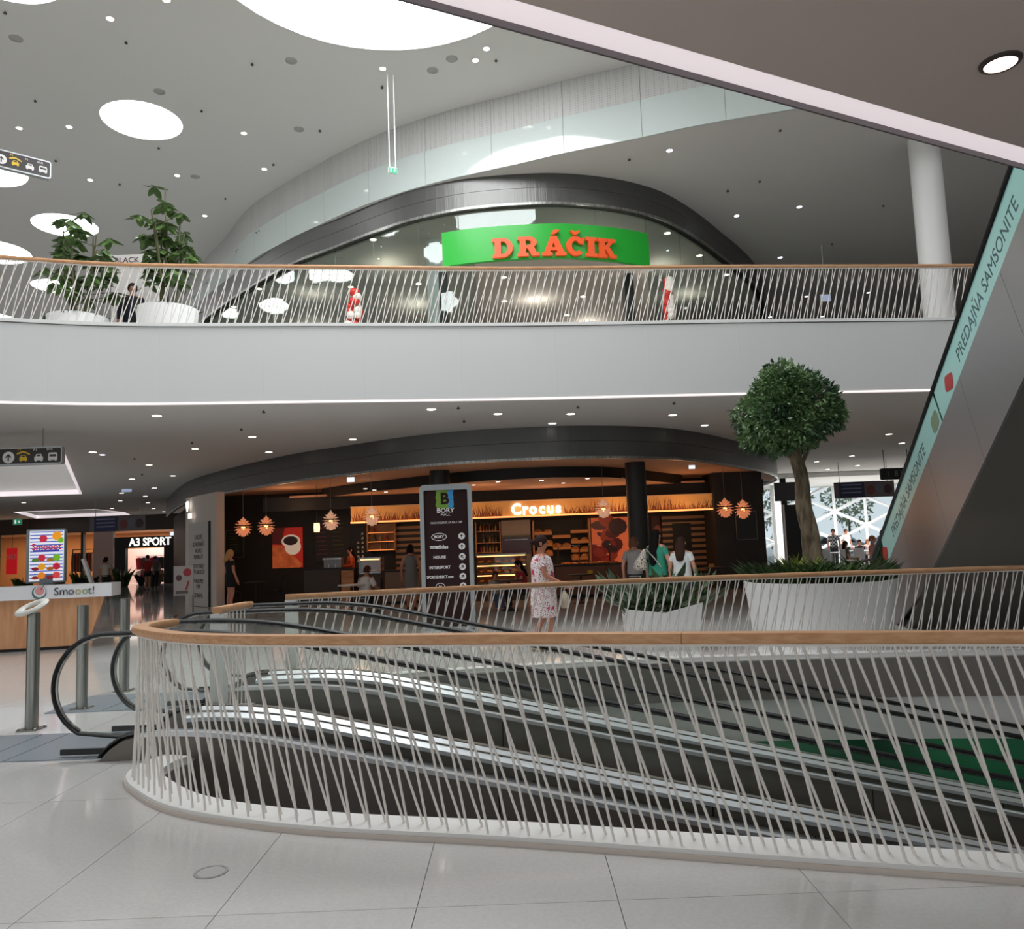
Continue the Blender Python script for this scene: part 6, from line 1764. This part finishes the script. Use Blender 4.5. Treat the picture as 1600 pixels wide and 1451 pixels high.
fit([(585, 765), (603, 768), (571, 763), (740, 757), (778, 752), (846, 750), (880, 754), (918, 747), (970, 746)], 3.30, mesh_of(disc(LAMP, .07), 'downlight', [LAMP, TRIM]), 'downlight', 'small downlight in the warm cafe ceiling', 'downlight', 'cafe downlights', .012)
# big lamp in the near soffit
p = atz(1563, 97, Z1)
r = empty('near_downlight', (p.x, p.y, Z1), 'large bright downlight in the brownish near soffit', 'downlight')
MB().lathe([(.09, -.02), (.11, -.012), (.115, 0), (.09, 0)], (p.x, p.y, Z1), 28, caps=False).build('trim_ring', mat('ring_dark', (70, 62, 58), 0.4), r, smooth=50)
MB().lathe([(.088, -.014), (.088, -.008)], (p.x, p.y, Z1), 28).build('lens', emis('big_lens', (255, 240, 228), 3.0), r)
# exit signs
EXG = emis('exit_green', (40, 150, 110), 0.5)
def exitsign(px_, py_, Y, w_, ceil, label, face, rods, rz=0.0):
    c = aty(px_, py_, Y)
    r = empty('exit_sign', c, label, 'exit sign')
    M = Matrix.Translation(c) @ Matrix.Rotation(rz, 4, 'Z')
    MB().shape(rrect(w_, w_ * .7, .01, 2), .05, M @ Matrix.Translation((0, .05, 0))).build('case', WHITE, r)
    MB().shape(rrect(w_ * .94, w_ * .6, .005, 2, 0, -.02 * w_), .006, M).build('face', face, r)
    if face is EXG:
        MB().shape([(-.3 * w_, -.2 * w_), (-.12 * w_, -.2 * w_), (-.12 * w_, .2 * w_), (-.3 * w_, .2 * w_)], .003, M @ Matrix.Translation((0, -.006, 0))).build('door_symbol', emis('exit_white', (230, 245, 240), 0.8), r)
        mb = MB(); arrow(mb, M @ Matrix.Translation((.2 * w_, -.006, 0)), w_ * .22, pi); mb.build('arrow_symbol', emis('exit_white', (230, 245, 240), 0.8), r)
    for q in rods:
        p_ = M @ Vector((q, .02, w_ * .35)); MB().cyl(p_, (p_.x, p_.y, ceil), .012, n=6).build('hanger_rod', WHITE, r)
exitsign(614, 266, 17.0, .2, Z3, 'small green exit sign hanging on two long rods', EXG, (-.07, .07), .5)
BLU = emis('exit_face_pale', (170, 184, 214), 0.6)
exitsign(250, 703, 21.0, .36, Z1, 'pale bluish emergency sign nearest under the left soffit', BLU, (0,))
exitsign(198, 763, 31.0, .4, Z1, 'pale bluish emergency sign further down the left soffit', BLU, (0,))
exitsign(1290, 465, 24.0, .32, Z2, 'pale bluish emergency sign seen through the gallery balusters', BLU, (0,))
PALE = emis('exit_face_white', (225, 235, 240), 1.2)
exitsign(548, 749, 20.7, .2, 3.56, 'small white lit emergency sign over the left of the cafe', PALE, (0,))
exitsign(1081, 729, 21.8, .18, 3.56, 'small white lit emergency sign over the right of the cafe', PALE, (0,))
exitsign(27, 815, 45, .5, Z1, 'tiny teal exit sign above the red sale banners', EXG, (0,))

# upper gallery: round column, white board
ct = aty(1453, 330, 17.5)
struct(MB().lathe([(.33, 0), (.33, Z2 - ZF)], (ct.x, 17.5, ZF), 32).build('column', WHITE, smooth=50), 'tall white round column on the gallery')
bx_, by_ = aty(203, 440, 17.4), 17.4
wb = empty('board', (bx_.x, by_, ZF), 'white freestanding board with brown capitals behind the gallery railing', 'sign board')
ztop = aty(200, 399, by_).z
xL = aty(176, 440, by_).x
MB().box((xL + .62, by_, (ZF + ztop) / 2), (1.24, .1, ztop - ZF)).build('panel', mat('board_white', (214, 210, 206), 0.5), wb)
text('BLACK', None, .17, mat('board_brown', (84, 50, 46), 0.5), wb, M=Matrix.Translation((xL + .34, by_ - .055, ztop - .13)), extr=.003, xs=1.05)
o = MB().box((xL + .42, 16.95, ZF + .52), (.5, .25, .3)).build('red_box', mat('red_box', (150, 40, 44), 0.6)); tag(o, 'dark red box on a stand beside the man on the gallery', 'box')
o = MB().box((xL + .42, 16.95, ZF + .185), (.4, .22, .37)).build('box_stand', mat('stand_white', (200, 196, 190), 0.5)); tag(o, 'pale low stand carrying the red box on the gallery', 'stand')

# ================================================================ LEFT CORRIDOR
# white shop pier beside the cafe with a lettered door
P0, P1 = aty(338, 850, 24.7), Vector((aty(290, 850, 26.9).x, 26.9, 0))
pd = Vector((P1.x - P0.x, P1.y - P0.y, 0)); pl = pd.length; pd.normalize()
PIER = mat('pier_paint', (206, 196, 186), 0.6)
lx = Vector((-11.45, 29.4, 0))
struct(MB().wall([(P0.x - .0, P0.y), (P1.x, P1.y)], 0, 3.56, -.25).build('wall_pier', PIER), 'pale wall beside the cafe with a lettered door')
wd = Vector((P1.x - P0.x, P1.y - P0.y, 0)).normalized(); wa = atan2(-wd.y, -wd.x)
dc = Vector((P0.x, P0.y, 0)) + wd * (pl * .52)
r = empty('lettered_door', dc, 'pale grey door panel with lines of dark lettering beside the cafe', 'door')
DM = Matrix.Translation(dc + Vector((0, 0, 1.35))) @ Matrix.Rotation(wa, 4, 'Z')
MB().shape(rrect(pl * .66, 2.66, .01, 2), .04, DM @ Matrix.Translation((0, -.0, 0))).build('panel', mat('door_panel', (190, 184, 178), 0.5), r)
for q, (s_, z_) in enumerate((('CHCETE', .85), ('SCHUDNÚŤ', .62), ('ALEBO', .42), ('NABRAŤ?', .22), ('TOTO NÁJT', -.08), ('ŠPECIALISTU', -.26), ('PORADÍME', -.55), ('VÁM', -.72), ('ZDARMA', -1.0))):
    text(s_, None, .2, mat('door_ink', (96, 90, 88), 0.6), r, M=DM @ Matrix.Translation((0, -.045, z_)), extr=.002)
for s_ in (-1,):
    MB().shape([(pl * .33, -1.33), (pl * .33 + .06, -1.33), (pl * .33 + .06, 1.33), (pl * .33, 1.33)], .06, DM).build('door_edge', DARK, r)
o_ = empty('shop_light_logo', dc, 'glowing white leaf logo high on the pale wall', 'sign')
LM = DM @ Matrix.Translation((-pl * .3, -.1, 1.75)) @ Matrix.Diagonal((.6, .6, .6, 1))
for a in (-.5, -.15, .2):
    MB().shape(circ(.3, 12, 0, 0, .3, 1), .03, LM @ Matrix.Rotation(a, 4, 'Y') @ Matrix.Translation((0, 0, .25))).build('leaf_symbol', emis('logo_glow', (255, 252, 246), 1.6), o_)
MB().shape(rrect(.55, .3, .03), .05, LM @ Matrix.Translation((.45, 0, -.3))).build('logo_box', emis('logo_glow2', (250, 244, 240), 1.0), o_)
# next shopfront further in: dark posts, glass, warm inside
struct(MB().wall([(-12.1, 30.0), (-12.25, 30.35)], 0, 3.56, -.3).build('column_dark', BLACK))
struct(MB().wall([(P1.x, P1.y), (-12.1, 30.0)], 0, 3.56, -.06).build('window_1', GLASSM), 'glass shop window further down the corridor')
struct(MB().wall([(-12.25, 30.35), (-17, 40)], 0, 3.56, -.06).build('wall_side_shop_front', mat('side_dark', (40, 34, 32), 0.5)))
struct(MB().wall([(-9.8, 30.2), (-15, 41)], 0, 3.56, -.1).build('wall_side_shop_back', mat('side_shop_warm', (150, 96, 60), 0.8)))
warm_light('side_shop_light', (-11.6, 30.6, 2.6), 40, .3, (1, .6, .35))
# poster stand
ps = atz(287, 962, 0)
r = empty('poster_stand', ps, 'white poster stand with red balloons print in front of the pale wall', 'poster stand')
SM = Matrix.Translation(ps) @ Matrix.Rotation(radians(8), 4, 'Z')
MB().shape([(-.26, .55), (.26, .55), (.26, 1.35), (-.26, 1.35)], .03, SM).build('panel', mat('stand_panel', (206, 200, 196), 0.5), r)
for q in (-.24, .24):
    MB().box(SM @ Vector((q, .0, .68)), (.03, .03, 1.35), radians(8)).build('post', STEEL, r)
    MB().box(SM @ Vector((q, .0, .015)), (.05, .4, .03), radians(8)).build('foot', STEEL, r)
MB().shape(circ(.11, 16, .1, 1.17), .004, SM @ Matrix.Translation((0, -.03, 0))).build('balloon_print', mat('print_red', (196, 70, 80), 0.5), r)
MB().shape(circ(.08, 16, -.12, 1.03), .004, SM @ Matrix.Translation((0, -.03, 0))).build('balloon_print', mat('print_plum', (120, 80, 90), 0.5), r)
MB().shape([(-.2, .6), (.12, .6), (.12, .68), (-.2, .68)], .004, SM @ Matrix.Translation((0, -.03, 0))).build('text_print', mat('print_grey', (120, 112, 110), 0.5), r)
MB().shape([(.04, .7), (.12, .95), (.16, .95), (.1, .7)], .004, SM @ Matrix.Translation((0, -.03, 0))).build('ribbon_print', mat('print_red', (196, 70, 80)), r)
# far facade
FY = 50.0
fx = lambda px_: aty(px_, 860, FY).x
fz_ = lambda px_, py_: aty(px_, py_, FY).z
struct(MB().box(((fx(-120) + fx(300)) / 2, FY, (3.35 + Z1) / 2), (fx(300) - fx(-120), .3, Z1 - 3.35)).build('wall_far_band', mat('far_band', (74, 66, 60), 0.6)), 'dark band over the distant shops')
ORGW = mat('orange_shop_wall', (204, 146, 98), 0.7)
struct(MB().box(((fx(-120) + fx(150)) / 2, FY + 6, 1.7), (fx(150) - fx(-120) + 4, .2, 3.5)).build('wall_orange_shop', ORGW), 'warm orange back wall of the distant clothes shop')
struct(MB().box(((fx(-120) + fx(290)) / 2, FY + 3, 3.4), (fx(300) - fx(-120) + 6, 6, .08)).build('ceiling_far_shops', mat('far_shop_ceiling', (170, 130, 96), 0.8)))
shop_light('clothes_shop_lamp', (fx(40), FY + 3, 3.3), 230, 10, 3, (1, .68, .4))
shop_light('sports_shop_lamp', (fx(215), FY + 3, 3.3), 330, 5, 3, (1, .92, .88))
for a, b, c, lb in ((148, 178, (176, 150, 140), 'pale pink wall strip beside the sports shop'),):
    struct(MB().box(((fx(a) + fx(b)) / 2, FY, 1.68), (fx(b) - fx(a), .3, 3.36)).build('wall_far_pier', mat('far_pier', c, 0.7)), lb)
for px_ in (157, 160, 163):
    pass
for px_, w_ in ((-60, .4), (-5, .3), (130, .15)):
    struct(MB().box((fx(px_), FY, 1.68), (w_, .3, 3.36)).build('column_far_shop', BLACK))
# sports shop: black frame with lit window and name
r = empty('sports_shop_front', ((fx(181) + fx(281)) / 2, FY - .1, 0), 'distant black sports shop front with a glowing white name', 'shop front')
MB().box(((fx(181) + fx(281)) / 2, FY, (fz_(230, 838) + fz_(230, 855)) / 2), (fx(281) - fx(181), .4, fz_(230, 838) - fz_(230, 855))).build('header', BLACK, r)
for a, b in ((181, 198), (258, 281)):
    MB().box(((fx(a) + fx(b)) / 2, FY, fz_(230, 855) / 2), (fx(b) - fx(a), .35, fz_(230, 855))).build('side_wall', BLACK, r)
MB().box(((fx(198) + fx(258)) / 2, FY + 4, fz_(230, 855) / 2), (fx(258) - fx(198) + 5, .1, fz_(230, 855))).build('back_wall', mat('sport_back', (224, 196, 190), 0.7), r)
text('A3 SPORT', None, .68, emis('sport_white', (245, 245, 240), 1.3), r, M=Matrix.Translation((fx(237), FY - .22, fz_(237, 846.5))), extr=.03, off=.012, xs=.86)
rn = random.Random(8)
for i in range(16):
    c = ((176, 40, 44), (60, 60, 66), (200, 190, 184), (150, 30, 80), (70, 60, 120), (40, 44, 40))[i % 6]
    x_ = fx(200) + (fx(257) - fx(200)) * (i % 8 + .5) / 8; z_ = (1.3 if i < 8 else .45)
    mb = MB(); loft(mb, [((x_, FY + 1.2, z_ - .4), .16, .1), ((x_, FY + 1.2, z_), .2, .12), ((x_, FY + 1.2, z_ + .3), .22, .1), ((x_, FY + 1.2, z_ + .36), .06, .05)], 10)
    o = mb.build('hanging_garment', mat('garment_%d' % (i % 6), c, 0.85)); tag(o, '%s garment on display in the sports shop, %s row' % (('red', 'dark grey', 'pale', 'magenta', 'violet', 'black')[i % 6], 'upper' if i < 8 else 'lower'), 'garment', 'garments in the sports shop')
for i, z_ in enumerate((1.72, .86)):
    o = MB().cyl((fx(199), FY + 1.2, z_), (fx(258), FY + 1.2, z_), .02, n=6).build('clothes_rail', STEEL); tag(o, '%s clothes rail in the sports shop' % ('upper', 'lower')[i], 'clothes rail')
# clothes shop: sale banners, rack with garments
for px0, px1, py0, py1, Y, s_, lb in ((10, 27, 856, 897, 48.5, 'SALE', 'red SALE banner at the left edge of the distant shop'), (41, 48, 856, 873, 48.7, 'SA', 'red banner half hidden by the lit menu sign')):
    x0_, x1_ = aty(px0, 870, Y).x, aty(px1, 870, Y).x; c_ = (px0 + px1) / 2
    z0_, z1_ = aty(c_, py1, Y).z, aty(c_, py0, Y).z
    r = empty('sale_banner', ((x0_ + x1_) / 2, Y, 0), lb, 'banner')
    MB().box(((x0_ + x1_) / 2, Y, (z0_ + z1_) / 2), (x1_ - x0_, .04, z1_ - z0_)).build('cloth', emis('sale_red', (200, 26, 34), 0.5), r)
    MB().cyl(((x0_ + x1_) / 2, Y + .04, z1_), ((x0_ + x1_) / 2, Y + .04, Z1), .01, n=5).build('cord', BLACK, r)
    text(s_, None, .42 if s_ == 'SALE' else .3, SWH, r, M=Matrix.Translation(((x0_ + x1_) / 2, Y - .03, (z0_ + z1_) / 2 + .25)), extr=.003, xs=.66)
r = empty('clothes_rack', (fx(118), FY + 1, 0), 'black framed wall rack full of garments in the orange shop', 'rack')
for a in (100, 133):
    MB().box((fx(a), FY + 1, 1.15), (.05, .05, 2.3)).build('upright', BLACK, r)
MB().box((fx(116.5), FY + 1, 2.3), (fx(133) - fx(100), .05, .05)).build('top_bar', BLACK, r)
for i in range(14):
    x_ = fx(100) + (fx(133) - fx(100)) * (i + .5) / 14
    mb = MB(); loft(mb, [((x_, FY + 1, .9), .09, .16), ((x_, FY + 1, 1.5), .1, .2), ((x_, FY + 1, 1.95), .08, .18), ((x_, FY + 1, 2.1), .03, .05)], 8)
    o = mb.build('hanging_garment', mat('rackgarment_%d' % (i % 4), ((60, 40, 34), (120, 84, 60), (40, 34, 34), (150, 60, 40))[i % 4], 0.9)); tag(o, '%s garment on the rack in the orange shop' % ('brown', 'tan', 'black', 'rust')[i % 4], 'garment', 'garments on the rack')
for i in range(9):
    x_ = fx(90) + i * .95; p = Vector((x_, FY - 3.5, 0))
    o = tuft('display_plant' if i % 3 == 0 else 'clothes_heap', (x_, FY - 3.5 + (i % 2), .0), 40, .35, rn.uniform(.7, 1.3), (LEAF2 if i % 3 == 0 else mat('heap_%d' % (i % 3), ((90, 40, 34), (50, 44, 40), (120, 90, 70))[i % 3], .9)), '%s before the orange shop' % (('leafy green plant', 'dark stack of clothes', 'brown stack of clothes')[i % 3]), ('plant', 'clothes', 'clothes')[i % 3], blade=(.12, .3), droop=.3)
    o['group'] = 'things before the orange shop'
# dark hanging banners
def banner(px0, px1, py0, py1, Y, ceil, label, nm):
    x0_, x1_ = aty(px0, py0, Y).x, aty(px1, py0, Y).x; c_ = (px0 + px1) / 2
    z0_, z1_ = aty(c_, py1, Y).z, aty(c_, py0, Y).z
    r = empty('hanging_banner', ((x0_ + x1_) / 2, Y, z0_), label, 'banner')
    w_, h_ = x1_ - x0_, z1_ - z0_
    M = Matrix.Translation(((x0_ + x1_) / 2, Y, (z0_ + z1_) / 2))
    MB().shape([(-w_ / 2, -h_ / 2), (w_ / 2, -h_ / 2), (w_ / 2, h_ / 2), (-w_ / 2, h_ / 2)], .03, M).build('sheet', mat('banner_grey', (112, 100, 100), 0.6), r)
    MB().shape([(-w_ * .42, -h_ * .46), (.0, -h_ * .46), (.0, h_ * .46), (-w_ * .42, h_ * .46)], .006, M @ Matrix.Translation((0, -.03, 0))).build('navy_field', mat('banner_navy', (44, 48, 84), 0.6), r)
    text('FASHION', None, h_ * .3, mat('banner_ink', (120, 116, 130), 0.6), r, M=M @ Matrix.Translation((-w_ * .21, -.04, h_ * .18)), extr=.002, xs=.9) if False else None
    for q, (a, b) in enumerate(((.06, .16), (.2, .3), (.34, .44))):
        MB().shape(circ(h_ * .3, 12, w_ * (a + b) / 2, (-.05, .05, -.02)[q] * h_, .9, 1), .006, M @ Matrix.Translation((0, -.03, 0))).build('print_shape', mat('banner_print_%d' % q, ((120, 60, 60), (110, 110, 120), (70, 50, 50))[q], 0.6), r)
    for q in range(3):
        MB().shape([(-w_ * .38, h_ * (.28 - q * .24)), (-w_ * .05, h_ * (.28 - q * .24)), (-w_ * .05, h_ * (.36 - q * .24)), (-w_ * .38, h_ * (.36 - q * .24))], .004, M @ Matrix.Translation((0, -.037, 0))).build('text_line', mat('banner_ink', (140, 138, 160), 0.6), r)
    for q in (-.4, .4):
        p_ = M @ Vector((q * w_, 0, h_ / 2)); MB().cyl(p_, (p_.x, p_.y, ceil), .012, n=5).build('cord', STEEL, r)
banner(141, 228, 806, 830, 36.0, Z1, 'dark blue and brown banner hanging in the left corridor', 'a')
banner(1302, 1396, 752, 777, 31.0, Z1, 'dark banner hanging before the bright windows', 'b')
# black number sign near the windows
c = aty(1400, 740, 27.0)
r = empty('level_sign', c, 'black hanging sign with grey level number partly behind the escalator', 'sign')
MB().shape(rrect(1.1, .38, .05), .1, Matrix.Translation(c)).build('plate', BLACK, r)
text('1  8 U', None, .26, mat('level_grey', (120, 116, 110), 0.5), r, M=Matrix.Translation(c + Vector((-.05, -.105, 0))), extr=.002)
for q in (-.4, .4):
    MB().cyl(c + Vector((q, -.05, .19)), (c.x + q, c.y - .05, Z1), .012, n=5).build('hanger_rod', BLACK, r)

# ================================================================ RIGHT: BRIGHT WINDOW CAFE
WY = 43.5
N1 = aty(1304, 799, WY); N2 = aty(1354, 817, WY)
dxn, dzn = N2.x - N1.x, N2.z - N1.z
vz = aty(1304, 757, WY).z - N1.z + .1
win = struct(MB().box((N1.x + 1.0, WY + .02, Z1 + .0), (16, .3, .5)).build('window_3', WHITE), 'white triangulated glass wall letting in daylight')
MULL = mat('mullion_white', (236, 240, 244), 0.4)
cols_, rows_ = range(-4, 6), range(-3, 3)
node = lambda i, j: Vector((N1.x + i * dxn, WY, N1.z + (j + .5 * (i % 2)) * vz - (0 if i % 2 == 0 else vz)))
ok = lambda p: -.4 < p.z < Z1 + .9
def bar(a, b):
    if not (ok(a) or ok(b)): return
    a2, b2 = a.copy(), b.copy()
    for u, v in ((a2, b), (b2, a)):
        pass
    d = (b - a)
    def clipz(p, q):
        if p.z < 0.02: return p.lerp(q, (0.02 - p.z) / (q.z - p.z)) if q.z > 0.02 else None
        if p.z > Z1: return p.lerp(q, (Z1 - p.z) / (q.z - p.z)) if q.z < Z1 else None
        return p
    a3, b3 = clipz(a, b), clipz(b, a)
    if a3 is None or b3 is None: return
    MB().tube([a3, b3], .085, 4).build('mullion', MULL, win)
def tri(a, b, c):
    P = [a, b, c]; out = []
    # clip the pane to floor and ceiling
    def clip(poly, f):
        o_ = []
        for i in range(len(poly)):
            p, q = poly[i - 1], poly[i]
            fp_, fq = f(p), f(q)
            if (fp_ >= 0) != (fq >= 0): o_.append(p.lerp(q, fp_ / (fp_ - fq)))
            if fq >= 0: o_.append(q)
        return o_
    P = clip(P, lambda p: p.z - .02)
    if len(P) >= 3: P = clip(P, lambda p: Z1 - p.z)
    if len(P) < 3: return
    cpt = sum(P, Vector()) / len(P)
    P = [cpt + (p - cpt) * .97 for p in P]
    n_ = len(P)
    MB().add([p for p in P] + [p + Vector((0, .012, 0)) for p in P], [tuple(range(n_)), tuple(range(2 * n_ - 1, n_ - 1, -1))] + [(i, (i + 1) % n_, n_ + (i + 1) % n_, n_ + i) for i in range(n_)]).build('pane', GLASSW, win)
for i in cols_:
    for j in rows_:
        a = node(i, j); u = node(i, j + 1)
        e = 1 if i % 2 == 0 else 0
        r1, r2 = node(i + 1, j + e), node(i + 1, j + e + 1)
        bar(a, u); bar(a, r1); bar(a, r2) if False else bar(u, r1)
        tri(a, u, r1); tri(u, r2, r1)
for px_ in (1216,):
    struct(MB().box((aty(px_, 800, 41).x, 41, 2.15), (.45, .45, 4.3)).build('column_white', WHITE), 'white square column by the windows')
# dark stele with flag board left of the tree trunk
sY = 26.5
x_ = aty(1226, 800, sY).x
r = empty('black_stele', (x_, sY, 0), 'slim black post with a grey board behind the tree trunk', 'sign post')
MB().box((x_, sY, 1.72), (.17, .12, 3.42)).build('post', BLACK, r)
MB().box((x_ + .2, sY - .04, aty(1230, 768, sY).z), (1.0, .08, .62)).build('board', mat('stele_board', (70, 66, 66), 0.5), r)
x2 = aty(1240, 850, 24.8).x
r = empty('standing_screen', (x2, 24.8, 0), 'tall black panel standing behind the tree trunk', 'panel')
MB().box((x2, 24.8, 1.25), (.46, .12, 2.48)).build('sheet', BLACK, r)
MB().box((x2 - .245, 24.8, 1.25), (.03, .14, 2.5)).build('edge_strip', WHITE, r)
# white cafe tables and chairs
WCH = mat('white_chair', (226, 226, 228), 0.4)
def wtable(px_, Y, lb):
    x_ = aty(px_, 860, Y).x; t = empty('cafe_table', (x_, Y, 0), lb, 'table', 'white window cafe tables')
    MB().box((x_, Y, .73), (.8, .8, .04)).build('top', WCH, t); MB().cyl((x_, Y, .02), (x_, Y, .71), .04, n=8).build('column', STEEL, t); MB().lathe([(.28, 0), (.26, .02)], (x_, Y, 0), 16).build('base', STEEL, t)
def wchair(px_, Y, rz, lb):
    x_ = aty(px_, 860, Y).x; t = empty('cafe_chair', (x_, Y, 0), lb, 'chair', 'white window cafe chairs')
    R = Matrix.Rotation(rz, 3, 'Z'); c = Vector((x_, Y, 0))
    MB().box(c + Vector((0, 0, .45)), (.44, .44, .04), rz).build('seat', WCH, t)
    MB().box(c + R @ Vector((0, .21, .68)), (.44, .04, .44), rz).build('backrest', WCH, t)
    for a, b in ((-.18, -.18), (.18, -.18), (-.18, .18), (.18, .18)):
        p = c + R @ Vector((a, b, 0)); MB().cyl((p.x, p.y, 0), (p.x, p.y, .43), .014, n=6).build('leg', STEEL, t)
for k, (a, Y) in enumerate(((1300, 34), (1338, 36), (1362, 35), (1255, 38))):
    wtable(a, Y, 'white square cafe table, number %s from the left before the windows' % ('two', 'three', 'four', 'one')[k])
for k, (a, Y, z_) in enumerate(((1285, 32.6, pi), (1325, 32.2, pi / 2), (1338, 33.5, pi), (1350, 36.8, 0), (1280, 36, .3), (1262, 36.5, 2.6))):
    wchair(a, Y, z_, 'white cafe chair %s' % ('with its back to us below the dark haired sitter', 'under the woman sitting sideways', 'empty between the two front tables', 'at the back under the sitter in pink', 'behind the left front table', 'farthest left near the tree trunk')[k])
struct(MB().box((18, 39.6, Z1 - .12), (14, 7.4, .2)).build('ceiling_window_bay', WHITE), 'white lowered ceiling before the windows')
for x_ in (13.5, 17, 20.5):  # added fill to brighten the mullions and bay, not known lamps
    shop_light('window_bay_fill', (x_, 39, Z1 - .26), 330, 2.4, 1.2, (1, .98, .95))
# outside
struct(MB().box((20, 74, -.15), (110, 60, .2)).build('ground_outside', mat('outside_paving', (196, 198, 200), 0.9)), 'pale paving outside the windows')
for k, (x_, y_, h_) in enumerate(((17, 58, 5.0), (20.5, 60, 4.0), (15, 62, 4.4), (25, 60, 5.5))):
    t = empty('street_tree', (x_, y_, -.05), 'green street tree outside, %s' % ('behind the left panes', 'behind the node of the lattice', 'far left beyond the trunk', 'far right beyond the escalator')[k], 'tree', 'street trees')
    MB().cyl((x_, y_, -.05), (x_, y_, h_ * .5), .12, .08, 8).build('trunk', BARK, t)
    lc = Vector((x_, y_, h_ * .66))
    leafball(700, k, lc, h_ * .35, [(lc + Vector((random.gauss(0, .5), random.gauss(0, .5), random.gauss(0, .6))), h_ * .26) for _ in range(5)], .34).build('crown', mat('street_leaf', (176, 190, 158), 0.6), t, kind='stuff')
for k, (x_, y_, c) in enumerate(((21, 54, (226, 228, 232)), (26, 55, (150, 154, 160)))):
    t = empty('parked_car', (x_, y_, -.05), '%s car parked outside the windows' % ('white', 'silver'), 'car') if False else empty('parked_car', (x_, y_, -.05), ('white car parked outside the windows', 'silver car parked outside further right')[k], 'car')
    poly = [(-2.1, .3), (-2.1, .75), (-1.6, .9), (-1.0, 1.4), (.7, 1.42), (1.4, .95), (2.1, .8), (2.15, .3)]
    MB().shape(poly, 1.7, Matrix.Translation((x_, y_, -.05))).build('body', mat('car_%d' % k, c, 0.3), t)
    MB().shape([(-1.35, .92), (-.9, 1.32), (.6, 1.34), (1.15, .95)], .02, Matrix.Translation((x_, y_ - 1.7, -.05))).build('window', mat('car_window', (50, 56, 64), 0.2), t)
    for q in (-1.35, 1.35):
        MB().cyl((x_ + q, y_ - 1.72, .27), (x_ + q, y_ - 1.5, .27), .32, n=18).build('wheel', RUBBER, t)

# round cover set in the floor
p = atz(330, 1363, 0)
r = empty('floor_cover', (p.x, p.y, 0.002), 'small round metal cover set in the pale floor before the near railing', 'floor cover')
MB().lathe([(.085, .002), (.085, .006), (.07, .006), (.07, .003)], (p.x, p.y, 0), 28, caps=False).build('ring', mat('cover_ring', (160, 160, 158), 0.5), r)
MB().lathe([(.068, .002), (.068, .005)], (p.x, p.y, 0), 28).build('disc', mat('cover_disc', (186, 186, 184), 0.4), r)
# ================================================================ finish: lettering becomes plain mesh
bpy.context.view_layer.update()
dg = bpy.context.evaluated_depsgraph_get()
fonts = [o for o in SC.objects if o.type == 'FONT']
for o in fonts:
    me = bpy.data.meshes.new_from_object(o.evaluated_get(dg))
    m = bpy.data.objects.new('tmp', me)
    COL.objects.link(m)
    m.parent = o.parent
    m.matrix_parent_inverse = o.matrix_parent_inverse.copy()
    m.matrix_basis = o.matrix_basis.copy()
    for k in ('label', 'kind', 'category', 'group'):
        if k in o: m[k] = o[k]
    nm = o.name
    bpy.data.objects.remove(o)
    m.name = nm
bpy.context.view_layer.update()

# weak glowing surfaces (prints, petals, letters) are seen but need no light sampling of their own
for m in bpy.data.materials:
    if m.name not in ('daylight_disc', 'led_strip', 'led_thin_strip', 'lit_cove', 'warm_strip', 'warm_ledge', 'big_lens'):
        m.cycles.emission_sampling = 'NONE'
